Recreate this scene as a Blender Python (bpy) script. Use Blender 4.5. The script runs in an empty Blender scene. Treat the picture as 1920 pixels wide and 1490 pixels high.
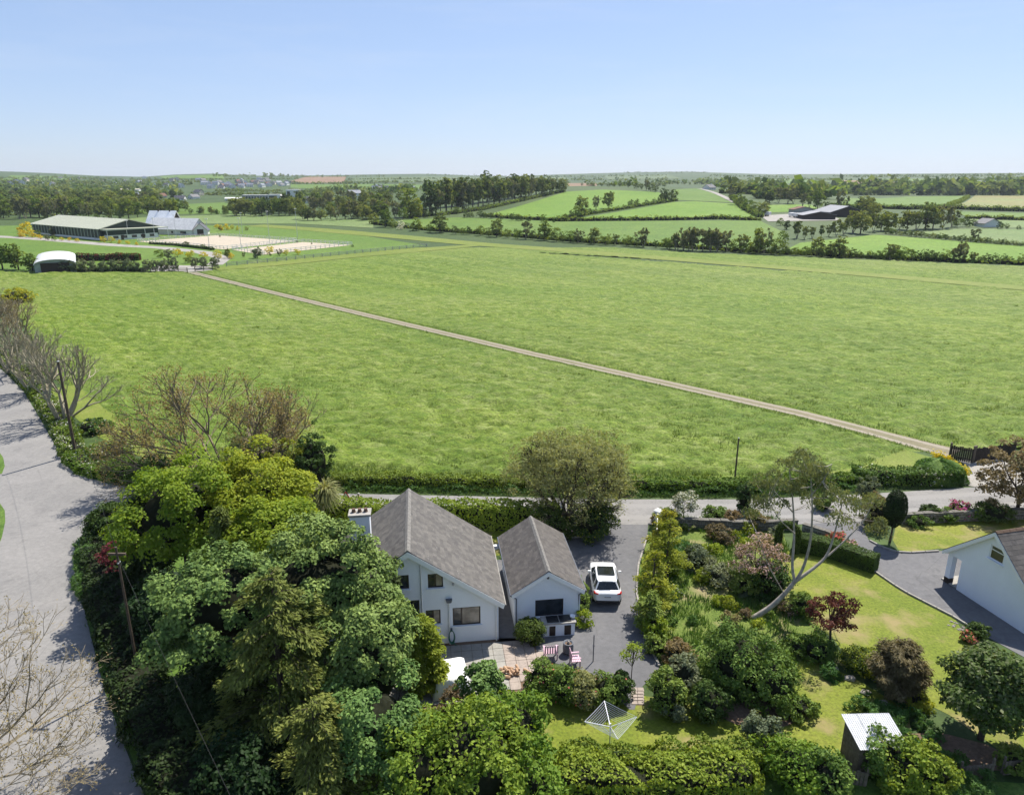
import bpy, bmesh, math, random
import numpy as np
from mathutils import Vector, Matrix
from mathutils.geometry import tessellate_polygon

# ------------------------------------------------------------------ camera, sky, sun, exposure
sc = bpy.context.scene
F, CX, CY, HC, PIT = 1350.0, 960.0, 745.0, 26.0, math.radians(17.0)   # lens in photo pixels, camera height, pitch
cam_d = bpy.data.cameras.new('camera')
cam_d.sensor_fit = 'HORIZONTAL'; cam_d.sensor_width = 36.0; cam_d.lens = 36.0 * F / 1920.0
cam_d.clip_start = 0.5; cam_d.clip_end = 30000
cam = bpy.data.objects.new('camera', cam_d); sc.collection.objects.link(cam)
cam.location = (0, 0, HC); cam.rotation_euler = (math.pi / 2 - PIT, 0, 0)
sc.camera = cam

SUN_AZ, SUN_EL = math.radians(35.0), math.radians(56.0)               # azimuth right of the view direction
world = bpy.data.worlds.new('World'); sc.world = world; world.use_nodes = True
wn = world.node_tree; wn.nodes.clear()
sky = wn.nodes.new('ShaderNodeTexSky'); sky.sky_type = 'NISHITA'; sky.sun_disc = False
sky.sun_elevation = SUN_EL; sky.sun_rotation = SUN_AZ
sky.air_density = 0.9; sky.dust_density = 0.35; sky.ozone_density = 4.0; sky.altitude = 60
bg = wn.nodes.new('ShaderNodeBackground'); bg.inputs[1].default_value = 0.15
wo = wn.nodes.new('ShaderNodeOutputWorld')
tint = wn.nodes.new('ShaderNodeMixRGB'); tint.blend_type = 'MULTIPLY'; tint.inputs[0].default_value = 1.0; tint.inputs[2].default_value = (1.10, 1.20, 1.45, 1)   # camera white balance
soft = wn.nodes.new('ShaderNodeGamma'); soft.inputs[1].default_value = .54      # the camera's soft highlight curve
wn.links.new(sky.outputs[0], soft.inputs[0]); wn.links.new(soft.outputs[0], tint.inputs[1]); 
wtc = wn.nodes.new('ShaderNodeTexCoord'); wmp = wn.nodes.new('ShaderNodeMapping'); wmp.inputs['Scale'].default_value = (2.2, 2.2, 16); wmp.inputs['Rotation'].default_value = (.05, .03, .4)
wno = wn.nodes.new('ShaderNodeTexNoise'); wno.inputs['Scale'].default_value = 1.6; wno.inputs['Detail'].default_value = 7; wno.inputs['Roughness'].default_value = .62; wno.inputs['Distortion'].default_value = .5
wrp = wn.nodes.new('ShaderNodeValToRGB'); wrp.color_ramp.elements[0].position = .48; wrp.color_ramp.elements[0].color = (0, 0, 0, 1); wrp.color_ramp.elements[1].position = .80; wrp.color_ramp.elements[1].color = (.16, .16, .16, 1)
cir = wn.nodes.new('ShaderNodeMixRGB'); cir.inputs[2].default_value = (3.6, 3.8, 4.1, 1)     # faint high cirrus
wn.links.new(wtc.outputs['Generated'], wmp.inputs[0]); wn.links.new(wmp.outputs[0], wno.inputs[0]); wn.links.new(wno.outputs[0], wrp.inputs[0])
wn.links.new(wrp.outputs[0], cir.inputs[0]); wn.links.new(tint.outputs[0], cir.inputs[1]); wn.links.new(cir.outputs[0], bg.inputs[0]); wn.links.new(bg.outputs[0], wo.inputs[0])

sun_d = bpy.data.lights.new('sun', 'SUN'); sun_d.energy = 5.0; sun_d.angle = math.radians(0.53); sun_d.color = (1.0, 0.95, 0.86)
sun = bpy.data.objects.new('sun', sun_d); sc.collection.objects.link(sun)
SUNV = Vector((math.sin(SUN_AZ) * math.cos(SUN_EL), math.cos(SUN_AZ) * math.cos(SUN_EL), math.sin(SUN_EL)))
sun.location = SUNV * 200; sun.rotation_euler = (-SUNV).to_track_quat('-Z', 'Y').to_euler()

vs = sc.view_settings
vs.view_transform = 'Standard'; vs.look = 'None'; vs.gamma = 1.0; vs.use_curve_mapping = False
vs.exposure = 0.64
sc.cycles.use_denoising = True
sc.cycles.max_bounces = 6; sc.cycles.diffuse_bounces = 2; sc.cycles.transmission_bounces = 4
sc.cycles.transparent_max_bounces = 4; sc.cycles.volume_bounces = 0
sc.cycles.use_adaptive_sampling = True; sc.cycles.adaptive_threshold = 0.02
sc.cycles.caustics_reflective = False; sc.cycles.caustics_refractive = False

# ------------------------------------------------------------------ geometry helpers
C = sc.collection
RNG = np.random.default_rng(11)
random.seed(5)
_f = np.array([0, math.cos(PIT), -math.sin(PIT)]); _u = np.array([0, math.sin(PIT), math.cos(PIT)])

def ray(px, py):
    return np.array([1.0, 0, 0]) * ((px - CX) / F) - _u * ((py - CY) / F) + _f
def G(px, py, z=0.0):
    """world point at height z that the survey photo shows at this pixel"""
    r = ray(px, py); t = (z - HC) / r[2]
    return np.array([t * r[0], t * r[1], z])
def A(px, py, y):
    """world point on the upright plane at distance y"""
    r = ray(px, py); t = y / r[1]
    return np.array([t * r[0], y, HC + t * r[2]])

def vnoise(x, y, seed=0):
    xi = np.floor(x).astype(np.int64); yi = np.floor(y).astype(np.int64)
    xf = x - xi; yf = y - yi
    def h(a, b):
        n = (a * 374761393 + b * 668265263 + seed * 974711) & 0x7fffffff
        n = ((n ^ (n >> 13)) * 1274126177) & 0x7fffffff
        return ((n ^ (n >> 16)) & 0xffff) / 65535.0
    u = xf * xf * (3 - 2 * xf); v = yf * yf * (3 - 2 * yf)
    a = h(xi, yi) * (1 - u) + h(xi + 1, yi) * u
    b = h(xi, yi + 1) * (1 - u) + h(xi + 1, yi + 1) * u
    return a * (1 - v) + b * v

def mesh_np(name, V, Fc, tone=None, smooth=False, midx=None):
    me = bpy.data.meshes.new(name)
    V = np.ascontiguousarray(V, np.float32); Fc = np.ascontiguousarray(Fc, np.int32); k = Fc.shape[1]
    me.vertices.add(len(V)); me.vertices.foreach_set('co', V.ravel())
    me.loops.add(Fc.size); me.loops.foreach_set('vertex_index', Fc.ravel())
    me.polygons.add(len(Fc)); me.polygons.foreach_set('loop_start', np.arange(0, Fc.size, k, dtype=np.int32))
    if midx is not None: me.polygons.foreach_set('material_index', np.ascontiguousarray(midx, np.int32))
    me.update(calc_edges=True)
    if tone is not None:
        at = me.attributes.new('tone', 'FLOAT', 'FACE'); at.data.foreach_set('value', np.ascontiguousarray(tone, np.float32))
    me.polygons.foreach_set('use_smooth', np.full(len(Fc), bool(smooth)))
    return me

def link(name, me, mats, parent=None, loc=None, rotz=0.0):
    o = bpy.data.objects.new(name, me); C.objects.link(o)
    if me is not None:
        for m in (mats if isinstance(mats, (list, tuple)) else [mats]):
            if m is not None and len(me.materials) < (len(mats) if isinstance(mats, (list, tuple)) else 1): me.materials.append(m)
    if parent is not None: o.parent = parent
    if loc is not None: o.location = loc
    if rotz: o.rotation_euler = (0, 0, rotz)
    return o

def tag(o, label=None, cat=None, group=None, kind=None):
    if label: o['label'] = label
    if cat: o['category'] = cat
    if group: o['group'] = group
    if kind: o['kind'] = kind
    return o

def thing(name, label, cat, loc=(0, 0, 0), rotz=0.0, group=None):
    o = bpy.data.objects.new(name, None); C.objects.link(o)
    o.empty_display_size = 0.3
    o.location = loc; o.rotation_euler = (0, 0, rotz)
    return tag(o, label, cat, group)

def dup(root, loc, rotz=0.0, scale=None, label=None, group=None):
    kids = list(root.children)
    r = root.copy(); C.objects.link(r); r.location = loc; r.rotation_euler = (0, 0, rotz)
    if scale is not None: r.scale = scale
    if label: r['label'] = label
    if group: r['group'] = group
    for ch in kids:
        c = ch.copy(); C.objects.link(c); c.parent = r
        for g in list(ch.children):
            d = g.copy(); C.objects.link(d); d.parent = c
    return r

class MB:
    """collects faces for one mesh"""
    def __init__(s): s.v = []; s.f = []; s.m = []
    def add(s, vs_, fs, mi=0):
        n = len(s.v); s.v += [tuple(map(float, p)) for p in vs_]; s.f += [tuple(i + n for i in f) for f in fs]; s.m += [mi] * len(fs); return s
    def box(s, x0, x1, y0, y1, z0, z1, mi=0):
        return s.add([(x0,y0,z0),(x1,y0,z0),(x1,y1,z0),(x0,y1,z0),(x0,y0,z1),(x1,y0,z1),(x1,y1,z1),(x0,y1,z1)],
                     [(3,2,1,0),(4,5,6,7),(0,1,5,4),(1,2,6,5),(2,3,7,6),(3,0,4,7)], mi)
    def prism(s, poly, axis, a, b, mi=0):
        """poly (p,q) extruded along axis from a to b; axis 'y': (p=x,q=z); 'x': (p=y,q=z); 'z': (p=x,q=y)"""
        def P(p, q, t): return (p, t, q) if axis == 'y' else ((t, p, q) if axis == 'x' else (p, q, t))
        n = len(poly); vs_ = [P(p, q, a) for p, q in poly] + [P(p, q, b) for p, q in poly]
        fs = [tuple(range(n)), tuple(range(2 * n - 1, n - 1, -1))] + [(i, i + n, (i + 1) % n + n, (i + 1) % n) for i in range(n)]
        return s.add(vs_, fs, mi)
    def tube(s, pts, rad, sides=6, cap=True, mi=0):
        pts = [Vector(p) for p in pts]; rad = rad if hasattr(rad, '__len__') else [rad] * len(pts)
        vs_ = []; fs = []
        for i, p in enumerate(pts):
            t = (pts[min(i + 1, len(pts) - 1)] - pts[max(i - 1, 0)]).normalized()
            a = t.orthogonal() if abs(t.z) > .99 else t.cross(Vector((0, 0, 1)))
            a.normalize(); b = t.cross(a)
            for k in range(sides):
                w = 2 * math.pi * k / sides
                vs_.append(p + (a * math.cos(w) + b * math.sin(w)) * rad[i])
        for i in range(len(pts) - 1):
            for k in range(sides):
                k2 = (k + 1) % sides
                fs.append((i * sides + k, i * sides + k2, (i + 1) * sides + k2, (i + 1) * sides + k))
        if cap:
            fs.append(tuple(range(sides - 1, -1, -1))); fs.append(tuple((len(pts) - 1) * sides + k for k in range(sides)))
        return s.add(vs_, fs, mi)
    def lathe(s, prof, cx=0, cy=0, sides=12, mi=0):
        vs_ = []; fs = []
        for r, z in prof:
            for k in range(sides):
                w = 2 * math.pi * k / sides; vs_.append((cx + r * math.cos(w), cy + r * math.sin(w), z))
        for i in range(len(prof) - 1):
            for k in range(sides):
                k2 = (k + 1) % sides
                fs.append((i * sides + k, i * sides + k2, (i + 1) * sides + k2, (i + 1) * sides + k))
        fs.append(tuple(range(sides - 1, -1, -1))); fs.append(tuple((len(prof) - 1) * sides + k for k in range(sides)))
        return s.add(vs_, fs, mi)
    def build(s, name, mats, parent=None, loc=None, rotz=0.0, smooth=False, bevel=0.0):
        me = bpy.data.meshes.new(name); me.from_pydata(s.v, [], s.f); me.update()
        me.polygons.foreach_set('material_index', s.m)
        bm = bmesh.new(); bm.from_mesh(me)
        bmesh.ops.recalc_face_normals(bm, faces=bm.faces)
        if bevel: bmesh.ops.bevel(bm, geom=[e for e in bm.edges if e.is_manifold and e.calc_face_angle(0) > .5], offset=bevel, segments=2, affect='EDGES', profile=.6)
        bm.to_mesh(me); bm.free()
        me.polygons.foreach_set('use_smooth', [bool(smooth)] * len(me.polygons))
        return link(name, me, mats if isinstance(mats, (list, tuple)) else [mats], parent, loc, rotz)

# ------------------------------------------------------------------ materials
M = {}
def nodes(name):
    m = bpy.data.materials.new(name); m.use_nodes = True
    nt = m.node_tree; p = nt.nodes['Principled BSDF']; return m, nt, p
def N(nt, t, **kw):
    n = nt.nodes.new('ShaderNode' + t)
    for k, v in kw.items(): setattr(n, k, v)
    return n
def noise(nt, scale, detail=5, rough=.6, vec=None, dist=0.0):
    n = N(nt, 'TexNoise'); n.inputs['Scale'].default_value = scale; n.inputs['Detail'].default_value = detail
    n.inputs['Roughness'].default_value = rough; n.inputs['Distortion'].default_value = dist
    if vec is not None: nt.links.new(vec, n.inputs['Vector'])
    return n
def ramp(nt, fac, stops):
    r = N(nt, 'ValToRGB'); nt.links.new(fac, r.inputs[0])
    while len(r.color_ramp.elements) < len(stops): r.color_ramp.elements.new(.5)
    for e, (p, c) in zip(r.color_ramp.elements, stops):
        e.position = p; e.color = (*c, 1) if len(c) == 3 else c
    return r
def mix(nt, fac, a, b, mode='MIX'):
    n = N(nt, 'MixRGB', blend_type=mode)
    for s, v in zip(n.inputs, (fac, a, b)):
        if hasattr(v, 'is_output'): nt.links.new(v, s)
        elif isinstance(v, (int, float)): s.default_value = v
        else: s.default_value = (*v, 1)
    return n.outputs[0]
def bump(nt, p, h, strength=.3, dist=.02):
    b = N(nt, 'Bump'); b.inputs['Strength'].default_value = strength; b.inputs['Distance'].default_value = dist
    nt.links.new(h, b.inputs['Height']); nt.links.new(b.outputs[0], p.inputs['Normal'])
def coords(nt, scale=(1, 1, 1), which='Object', rot=(0, 0, 0)):
    if which == 'World': o = N(nt, 'NewGeometry').outputs['Position']
    else: o = N(nt, 'TexCoord').outputs[which]
    if any(rot):   # turn first, then stretch
        mr = N(nt, 'Mapping'); mr.inputs['Rotation'].default_value = rot; nt.links.new(o, mr.inputs[0]); o = mr.outputs[0]
    mp = N(nt, 'Mapping'); mp.inputs['Scale'].default_value = scale
    nt.links.new(o, mp.inputs[0]); return mp.outputs[0]

def simple(name, c, rough=.6, spec=.3, metal=0.0, var=.12, scale=6.0, bmp=0.0, bscale=40.0, bdist=.01):
    m, nt, p = nodes(name)
    v = coords(nt, which='Object'); n = noise(nt, scale, 6, .65, v)
    c1 = tuple(x * (1 - var) for x in c); c2 = tuple(min(1, x * (1 + var)) for x in c)
    r = ramp(nt, n.outputs[0], [(.3, c1), (.7, c2)]); nt.links.new(r.outputs[0], p.inputs['Base Color'])
    p.inputs['Roughness'].default_value = rough; p.inputs['Specular IOR Level'].default_value = spec; p.inputs['Metallic'].default_value = metal
    if bmp:
        n2 = noise(nt, bscale, 4, .6, v); bump(nt, p, n2.outputs[0], bmp, bdist)
    M[name] = m; return m

def leafmat(name, c1, c2, trans=.3, rough=.6, spec=.12, hue=.02):
    """leaf: colour differs from leaf to leaf and a little from plant to plant, light shines through"""
    m, nt, p = nodes(name)
    at = N(nt, 'Attribute'); at.attribute_name = 'tone'
    oi = N(nt, 'ObjectInfo')
    r = ramp(nt, at.outputs['Fac'], [(0.0, c1), (1.0, c2)])
    hs = N(nt, 'HueSaturation'); nt.links.new(r.outputs[0], hs.inputs['Color'])
    mr = N(nt, 'MapRange'); nt.links.new(oi.outputs['Random'], mr.inputs[0]); mr.inputs[3].default_value = .5 - hue; mr.inputs[4].default_value = .5 + hue
    mv = N(nt, 'MapRange'); nt.links.new(oi.outputs['Random'], mv.inputs[0]); mv.inputs[3].default_value = 1.12; mv.inputs[4].default_value = .86
    nt.links.new(mr.outputs[0], hs.inputs['Hue']); nt.links.new(mv.outputs[0], hs.inputs['Value'])
    nt.links.new(hs.outputs[0], p.inputs['Base Color'])
    p.inputs['Roughness'].default_value = rough; p.inputs['Specular IOR Level'].default_value = spec
    tr = N(nt, 'BsdfTranslucent')
    tc = mix(nt, 1.0, hs.outputs[0], (1.25, 1.15, .55), 'MULTIPLY'); nt.links.new(tc, tr.inputs[0])
    ms = N(nt, 'MixShader'); ms.inputs[0].default_value = trans
    nt.links.new(p.outputs[0], ms.inputs[1]); nt.links.new(tr.outputs[0], ms.inputs[2])
    nt.links.new(ms.outputs[0], nt.nodes['Material Output'].inputs[0])
    M[name] = m; return m

def grassmat(name, cols, scales=(.05, .6, 5.0), stretch=(1, 1, 1), bmp=.5, bdist=.08, rot=0.0, dry=None, rough=.75, grain=(.55, 1.35), streak=None, oct_=6, sheen=None, rows=None):
    """three scales of uneven green; cols = dark, mid, light"""
    m, nt, p = nodes(name)
    v = coords(nt, stretch, 'World', (0, 0, rot))
    n1 = noise(nt, scales[0], 4, .55, v); n2 = noise(nt, scales[1], oct_, .72 if oct_ > 6 else .68, v, .4); n3 = noise(nt, scales[2], 5, .7, v)
    r = ramp(nt, n2.outputs[0], [(.30, cols[0]), (.5, cols[1]), (.70, cols[2])])
    r3 = ramp(nt, n3.outputs[0], [(.28, (grain[0],) * 3), (.72, (grain[1], grain[1], grain[1] * .96))])
    c = mix(nt, 1.0, r.outputs[0], r3.outputs[0], 'MULTIPLY')
    r1 = ramp(nt, n1.outputs[0], [(.3, (.86, .92, .8)), (.7, (1.12, 1.06, 1.1))])
    c = mix(nt, 1.0, c, r1.outputs[0], 'MULTIPLY')
    if sheen:    # broad silvery patches: sheen of grass lying over, put into the colour
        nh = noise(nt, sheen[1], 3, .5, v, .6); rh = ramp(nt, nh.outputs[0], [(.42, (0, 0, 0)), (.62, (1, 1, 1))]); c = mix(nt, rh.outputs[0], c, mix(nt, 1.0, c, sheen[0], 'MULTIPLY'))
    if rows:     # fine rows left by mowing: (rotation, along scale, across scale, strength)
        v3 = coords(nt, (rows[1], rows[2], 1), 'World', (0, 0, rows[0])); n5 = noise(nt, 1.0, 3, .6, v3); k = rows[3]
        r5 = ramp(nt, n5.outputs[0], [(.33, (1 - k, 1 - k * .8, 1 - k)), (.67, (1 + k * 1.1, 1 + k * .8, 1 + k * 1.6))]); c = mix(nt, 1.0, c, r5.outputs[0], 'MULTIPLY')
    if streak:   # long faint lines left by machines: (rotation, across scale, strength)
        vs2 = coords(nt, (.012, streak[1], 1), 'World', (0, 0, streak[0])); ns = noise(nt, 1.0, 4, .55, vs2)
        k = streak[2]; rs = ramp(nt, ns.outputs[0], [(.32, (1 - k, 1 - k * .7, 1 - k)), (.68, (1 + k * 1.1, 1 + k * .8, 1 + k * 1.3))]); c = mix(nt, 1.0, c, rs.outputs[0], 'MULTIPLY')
    if dry:
        nd = noise(nt, dry[1], 5, .6, v); rd = ramp(nt, nd.outputs[0], [(dry[2], (0, 0, 0)), (dry[2] + .16, (1, 1, 1))])
        c = mix(nt, rd.outputs[0], c, dry[0])
    nt.links.new(c, p.inputs['Base Color']); p.inputs['Roughness'].default_value = rough; p.inputs['Specular IOR Level'].default_value = .15
    a = N(nt, 'Math', operation='ADD'); nt.links.new(n2.outputs[0], a.inputs[0]); nt.links.new(n3.outputs[0], a.inputs[1])
    bump(nt, p, a.outputs[0], bmp, bdist)
    M[name] = m; return m
# ------------------------------------------------------------------ plants
def rot_frame(n):
    """two unit vectors square to each row of n"""
    a = np.where(np.abs(n[:, 2:3]) < .9, np.array([[0, 0, 1.0]]), np.array([[1.0, 0, 0]]))
    u = np.cross(n, a); u /= np.linalg.norm(u, axis=1, keepdims=True) + 1e-9
    return u, np.cross(n, u)
def unit(v): return v / (np.linalg.norm(v, axis=1, keepdims=True) + 1e-9)

def cards(P, nrm, L, W, rng, along=None, jitter=.6):
    """one leaf (a rhombus) at each point; returns verts and quads"""
    n = len(P)
    nn = unit(nrm + rng.normal(0, jitter, (n, 3)))
    if along is None:
        u, v = rot_frame(nn); w = rng.uniform(0, 2 * math.pi, (n, 1)); d = u * np.cos(w) + v * np.sin(w)
    else:
        d = unit(along + rng.normal(0, .25, (n, 3))); nn = unit(nn - d * np.sum(nn * d, 1, keepdims=True))
    s = np.cross(nn, d)
    l = (np.asarray(L) * rng.uniform(.7, 1.3, n))[:, None] * .5; wd = (np.asarray(W) * rng.uniform(.7, 1.3, n))[:, None] * .5
    V = np.empty((n, 4, 3), np.float32)
    V[:, 0] = P - d * l; V[:, 1] = P + s * wd + d * l * .1; V[:, 2] = P + d * l; V[:, 3] = P - s * wd + d * l * .1
    return V.reshape(-1, 3), np.arange(4 * n, dtype=np.int32).reshape(-1, 4)

def segs_mesh(S, sides=3):
    """S rows: x0 y0 z0 x1 y1 z1 r0 r1 -> thin prisms"""
    S = np.asarray(S, np.float64); n = len(S)
    p0, p1 = S[:, :3], S[:, 3:6]; d = unit(p1 - p0); u, v = rot_frame(d)
    V = np.empty((n, 2 * sides, 3))
    for k in range(sides):
        w = 2 * math.pi * k / sides; o = u * math.cos(w) + v * math.sin(w)
        V[:, k] = p0 + o * S[:, 6:7]; V[:, sides + k] = p1 + o * S[:, 7:8]
    base = (np.arange(n) * 2 * sides)[:, None]
    Fs = [np.concatenate([base + k, base + (k + 1) % sides, base + sides + (k + 1) % sides, base + sides + k], 1) for k in range(sides)]
    return V.reshape(-1, 3), np.concatenate(Fs, 0)

def curve_segs(p0, p1, r0, r1, rng, n=4, sag=.12):
    p0 = np.asarray(p0, float); p1 = np.asarray(p1, float); L = np.linalg.norm(p1 - p0)
    t = np.linspace(0, 1, n + 1)[:, None]; mid = rng.normal(0, sag * L, 3) * np.array([1, 1, .4]) + np.array([0, 0, -sag * L])
    pts = p0 * (1 - t) + p1 * t + mid * 4 * t * (1 - t) * .5
    rr = np.linspace(r0, r1, n + 1)
    return [np.concatenate([pts[i], pts[i + 1], [rr[i], rr[i + 1]]]) for i in range(n)]

def branch_tree(rng, height, spread, trunk_r=.25, stems=1, levels=4, kids=(3, 5), fork=.25, up=.35, lean=(0, 0), shrink=.66):
    """recursive skeleton; returns segment rows and branch tips"""
    S = []; tips = []
    def grow(p, d, L, r, lev):
        n = 3; q = p; dd = d
        for i in range(n):
            dd = dd + rng.normal(0, .13, 3) + np.array([0, 0, up * .12]); dd /= np.linalg.norm(dd)
            q2 = q + dd * L / n; ra = r * (1 - .3 * i / n); rb = r * (1 - .3 * (i + 1) / n)
            S.append(np.concatenate([q, q2, [ra, rb]])); q = q2
            if lev > 0 and i >= 1:
                for _ in range(rng.integers(0, 2)):
                    side = rng.normal(0, 1, 3); side -= dd * (side @ dd); side /= np.linalg.norm(side)
                    e = dd * .7 + side * .75; grow(q, e / np.linalg.norm(e), L * shrink * .75, rb * .5, lev - 1)
        if lev > 0:
            for _ in range(rng.integers(kids[0], kids[1] + 1)):
                side = rng.normal(0, 1, 3); side -= dd * (side @ dd); side /= np.linalg.norm(side)
                e = dd + side * rng.uniform(.3, .75); e[2] += up * .25
                grow(q, e / np.linalg.norm(e), L * shrink * rng.uniform(.8, 1.15), r * .62, lev - 1)
        else: tips.append(np.concatenate([q, dd]))
    tot = sum(shrink ** i for i in range(levels + 1)) * .86
    for s in range(stems):
        w = 2 * math.pi * (s + rng.uniform(0, .7)) / stems
        sp = spread if stems > 1 else .06
        d = np.array([math.cos(w) * sp + lean[0], math.sin(w) * sp + lean[1], 1.0]); d /= np.linalg.norm(d)
        b = np.array([math.cos(w), math.sin(w), 0]) * (.12 * trunk_r * stems if stems > 1 else 0)
        grow(b, d, height / tot, trunk_r / math.sqrt(stems) * (1.2 if stems > 1 else 1), levels)
    S = np.array(S); tips = np.array(tips); k = height / S[:, 5].max(); S[:, :6] *= k; tips[:, :3] *= k
    return S, tips

def lump(rng, n, rx, ry, rz, cz, lumpy=.25, inner=.55, low=-.55):
    """points in the outer part of an uneven ellipsoid"""
    d = unit(rng.normal(0, 1, (int(n * 2.2) + 10, 3))); d = d[d[:, 2] > low][:n]
    k = len(d); f = rng.uniform(0, 6.3, 3)
    a = np.arctan2(d[:, 1], d[:, 0])
    wob = 1 + lumpy * (.5 * np.sin(3 * a + f[0] + 2 * d[:, 2]) + .35 * np.sin(5 * a + f[1] - 3 * d[:, 2]) + .3 * np.sin(4 * d[:, 2] * 2 + f[2]))
    rad = inner + (1 - inner) * rng.uniform(0, 1, k) ** .6
    return d * (rad * wob)[:, None] * np.array([rx, ry, rz]) + np.array([0, 0, cz]), d

def clumps(rng, centers, dirs, cr, per, flat=.75, up=.55):
    """leafy puffs round the given centres: positions and outward directions"""
    n = len(centers); o = unit(rng.normal(0, 1, (n * per, 3))); o[:, 2] = np.where(o[:, 2] < -.35, -o[:, 2], o[:, 2])
    r = (rng.uniform(.3, 1, n * per) ** .5)
    crn = np.repeat(cr * rng.uniform(.65, 1.35, n), per)
    off = o * (r * crn)[:, None] * np.array([1, 1, flat])
    P = np.repeat(centers, per, 0) + off
    nr = unit(o * .8 + np.repeat(dirs, per, 0) * .5 + np.array([0, 0, up]))
    ton = np.repeat(rng.uniform(0, 1, n), per) * .45 + rng.uniform(0, 1, n * per) * .55
    return P, nr, ton

def blob_core(rng, rx, ry, rz, cz, nu=14, nv=9, lumpy=.2):
    f = rng.uniform(0, 6.3, 3); V = []
    for j in range(nv + 1):
        th = math.pi * j / nv
        for i in range(nu):
            a = 2 * math.pi * i / nu; z = math.cos(th); s = math.sin(th)
            w = 1 + lumpy * (.5 * math.sin(3 * a + f[0] + 2 * z) + .35 * math.sin(5 * a + f[1] - 3 * z))
            V.append((s * math.cos(a) * rx * w, s * math.sin(a) * ry * w, z * rz * w + cz))
    Fq = [(j * nu + i, j * nu + (i + 1) % nu, (j + 1) * nu + (i + 1) % nu, (j + 1) * nu + i) for j in range(nv) for i in range(nu)]
    return np.array(V), np.array(Fq)

def broadleaf(name, label, cat, loc, height, r, mat, rng, rz=None, cz=None, nclump=90, per=130, cr=.75, leaf=(.24, .17), trunk_r=.2, bark='bark', group=None, lumpy=.28, inner=.5, low=-.5, limbs=14, ry=None, jit=.42, mass=0.0):
    rz = rz or r * .8; cz = cz or height - rz; ry = ry or r
    t = thing(name, label, cat, loc, group=group)
    cc, dd = lump(rng, nclump, r - cr * .6, ry - cr * .6, rz - cr * .5, cz, lumpy, inner, low)
    S = curve_segs((0, 0, -.1), (rng.normal(0, .1), rng.normal(0, .1), max(cz - rz * .35, height * .2)), trunk_r, trunk_r * .7, rng, 4, .03)
    top = S[-1][3:6]
    for i in rng.choice(len(cc), min(limbs, len(cc)), replace=False):
        S += curve_segs(top if rng.random() < .6 else S[2][3:6], cc[i], trunk_r * .42, .02, rng, 5, .1)
    V, Q = segs_mesh(S, 6); link('trunk', mesh_np('trunk', V, Q, smooth=True), M[bark], t)
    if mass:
        V, Q = blob_core(rng, r * mass, ry * mass, rz * mass, cz, lumpy=.1); link('inner_branches', mesh_np('inner_branches', V, Q, smooth=True), M['twig_shade'], t)  # near-black solid standing in for the shade inside the crown
    P, nr, ton = clumps(rng, cc, dd, cr, per)
    V, Q = cards(P, nr, leaf[0], leaf[1], rng, jitter=jit)
    link('crown', mesh_np('crown', V, Q, ton), M[mat], t)
    return t

def shrub(name, label, cat, loc, rx, h, mat, rng, ry=None, dens=1.0, leaf=(.16, .11), group=None, lumpy=.22, core=True, extra=None, bark='twig_shade', part='foliage', tuft=.16):
    ry = ry or rx; t = thing(name, label, cat, loc, group=group)
    rz = h * .56; cz = h - rz
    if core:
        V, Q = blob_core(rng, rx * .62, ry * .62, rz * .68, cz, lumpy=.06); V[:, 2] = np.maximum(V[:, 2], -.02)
        link('stems', mesh_np('stems', V, Q, smooth=True), M[bark], t)  # solid core, the shade inside the shrub put into its near-black colour
    area = 4 * math.pi * ((rx * ry) ** .8 + 2 * (rx * rz) ** .8) / 3
    n = int(area * dens * 1.6 / (leaf[0] * leaf[1] * .5)); per = 45
    cc, dd = lump(rng, max(8, n // per), rx * .93, ry * .93, rz * .95, cz, lumpy, .82, -.85)
    P, nr, ton = clumps(rng, cc, dd, tuft + .12 * min(rx, h), per, .8, .35)
    ok = P[:, 2] > .02; P, nr, ton = P[ok], nr[ok], ton[ok]
    V, Q = cards(P, nr, leaf[0], leaf[1], rng)
    mats = [M[mat]]; midx = None
    if extra:   # (material, share): blossom among the leaves
        mats.append(M[extra[0]]); midx = (rng.random(len(Q)) < extra[1]).astype(np.int32)
    link(part, mesh_np(part, V, Q, ton, midx=midx), mats, t)
    return t

def resample(pts, step):
    pts = np.asarray(pts, float); seg = np.linalg.norm(np.diff(pts, axis=0), axis=1); s = np.concatenate([[0], np.cumsum(seg)])
    n = max(2, int(s[-1] / step) + 1); q = np.linspace(0, s[-1], n)
    return np.stack([np.interp(q, s, pts[:, k]) for k in range(pts.shape[1])], 1), s[-1]

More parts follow.
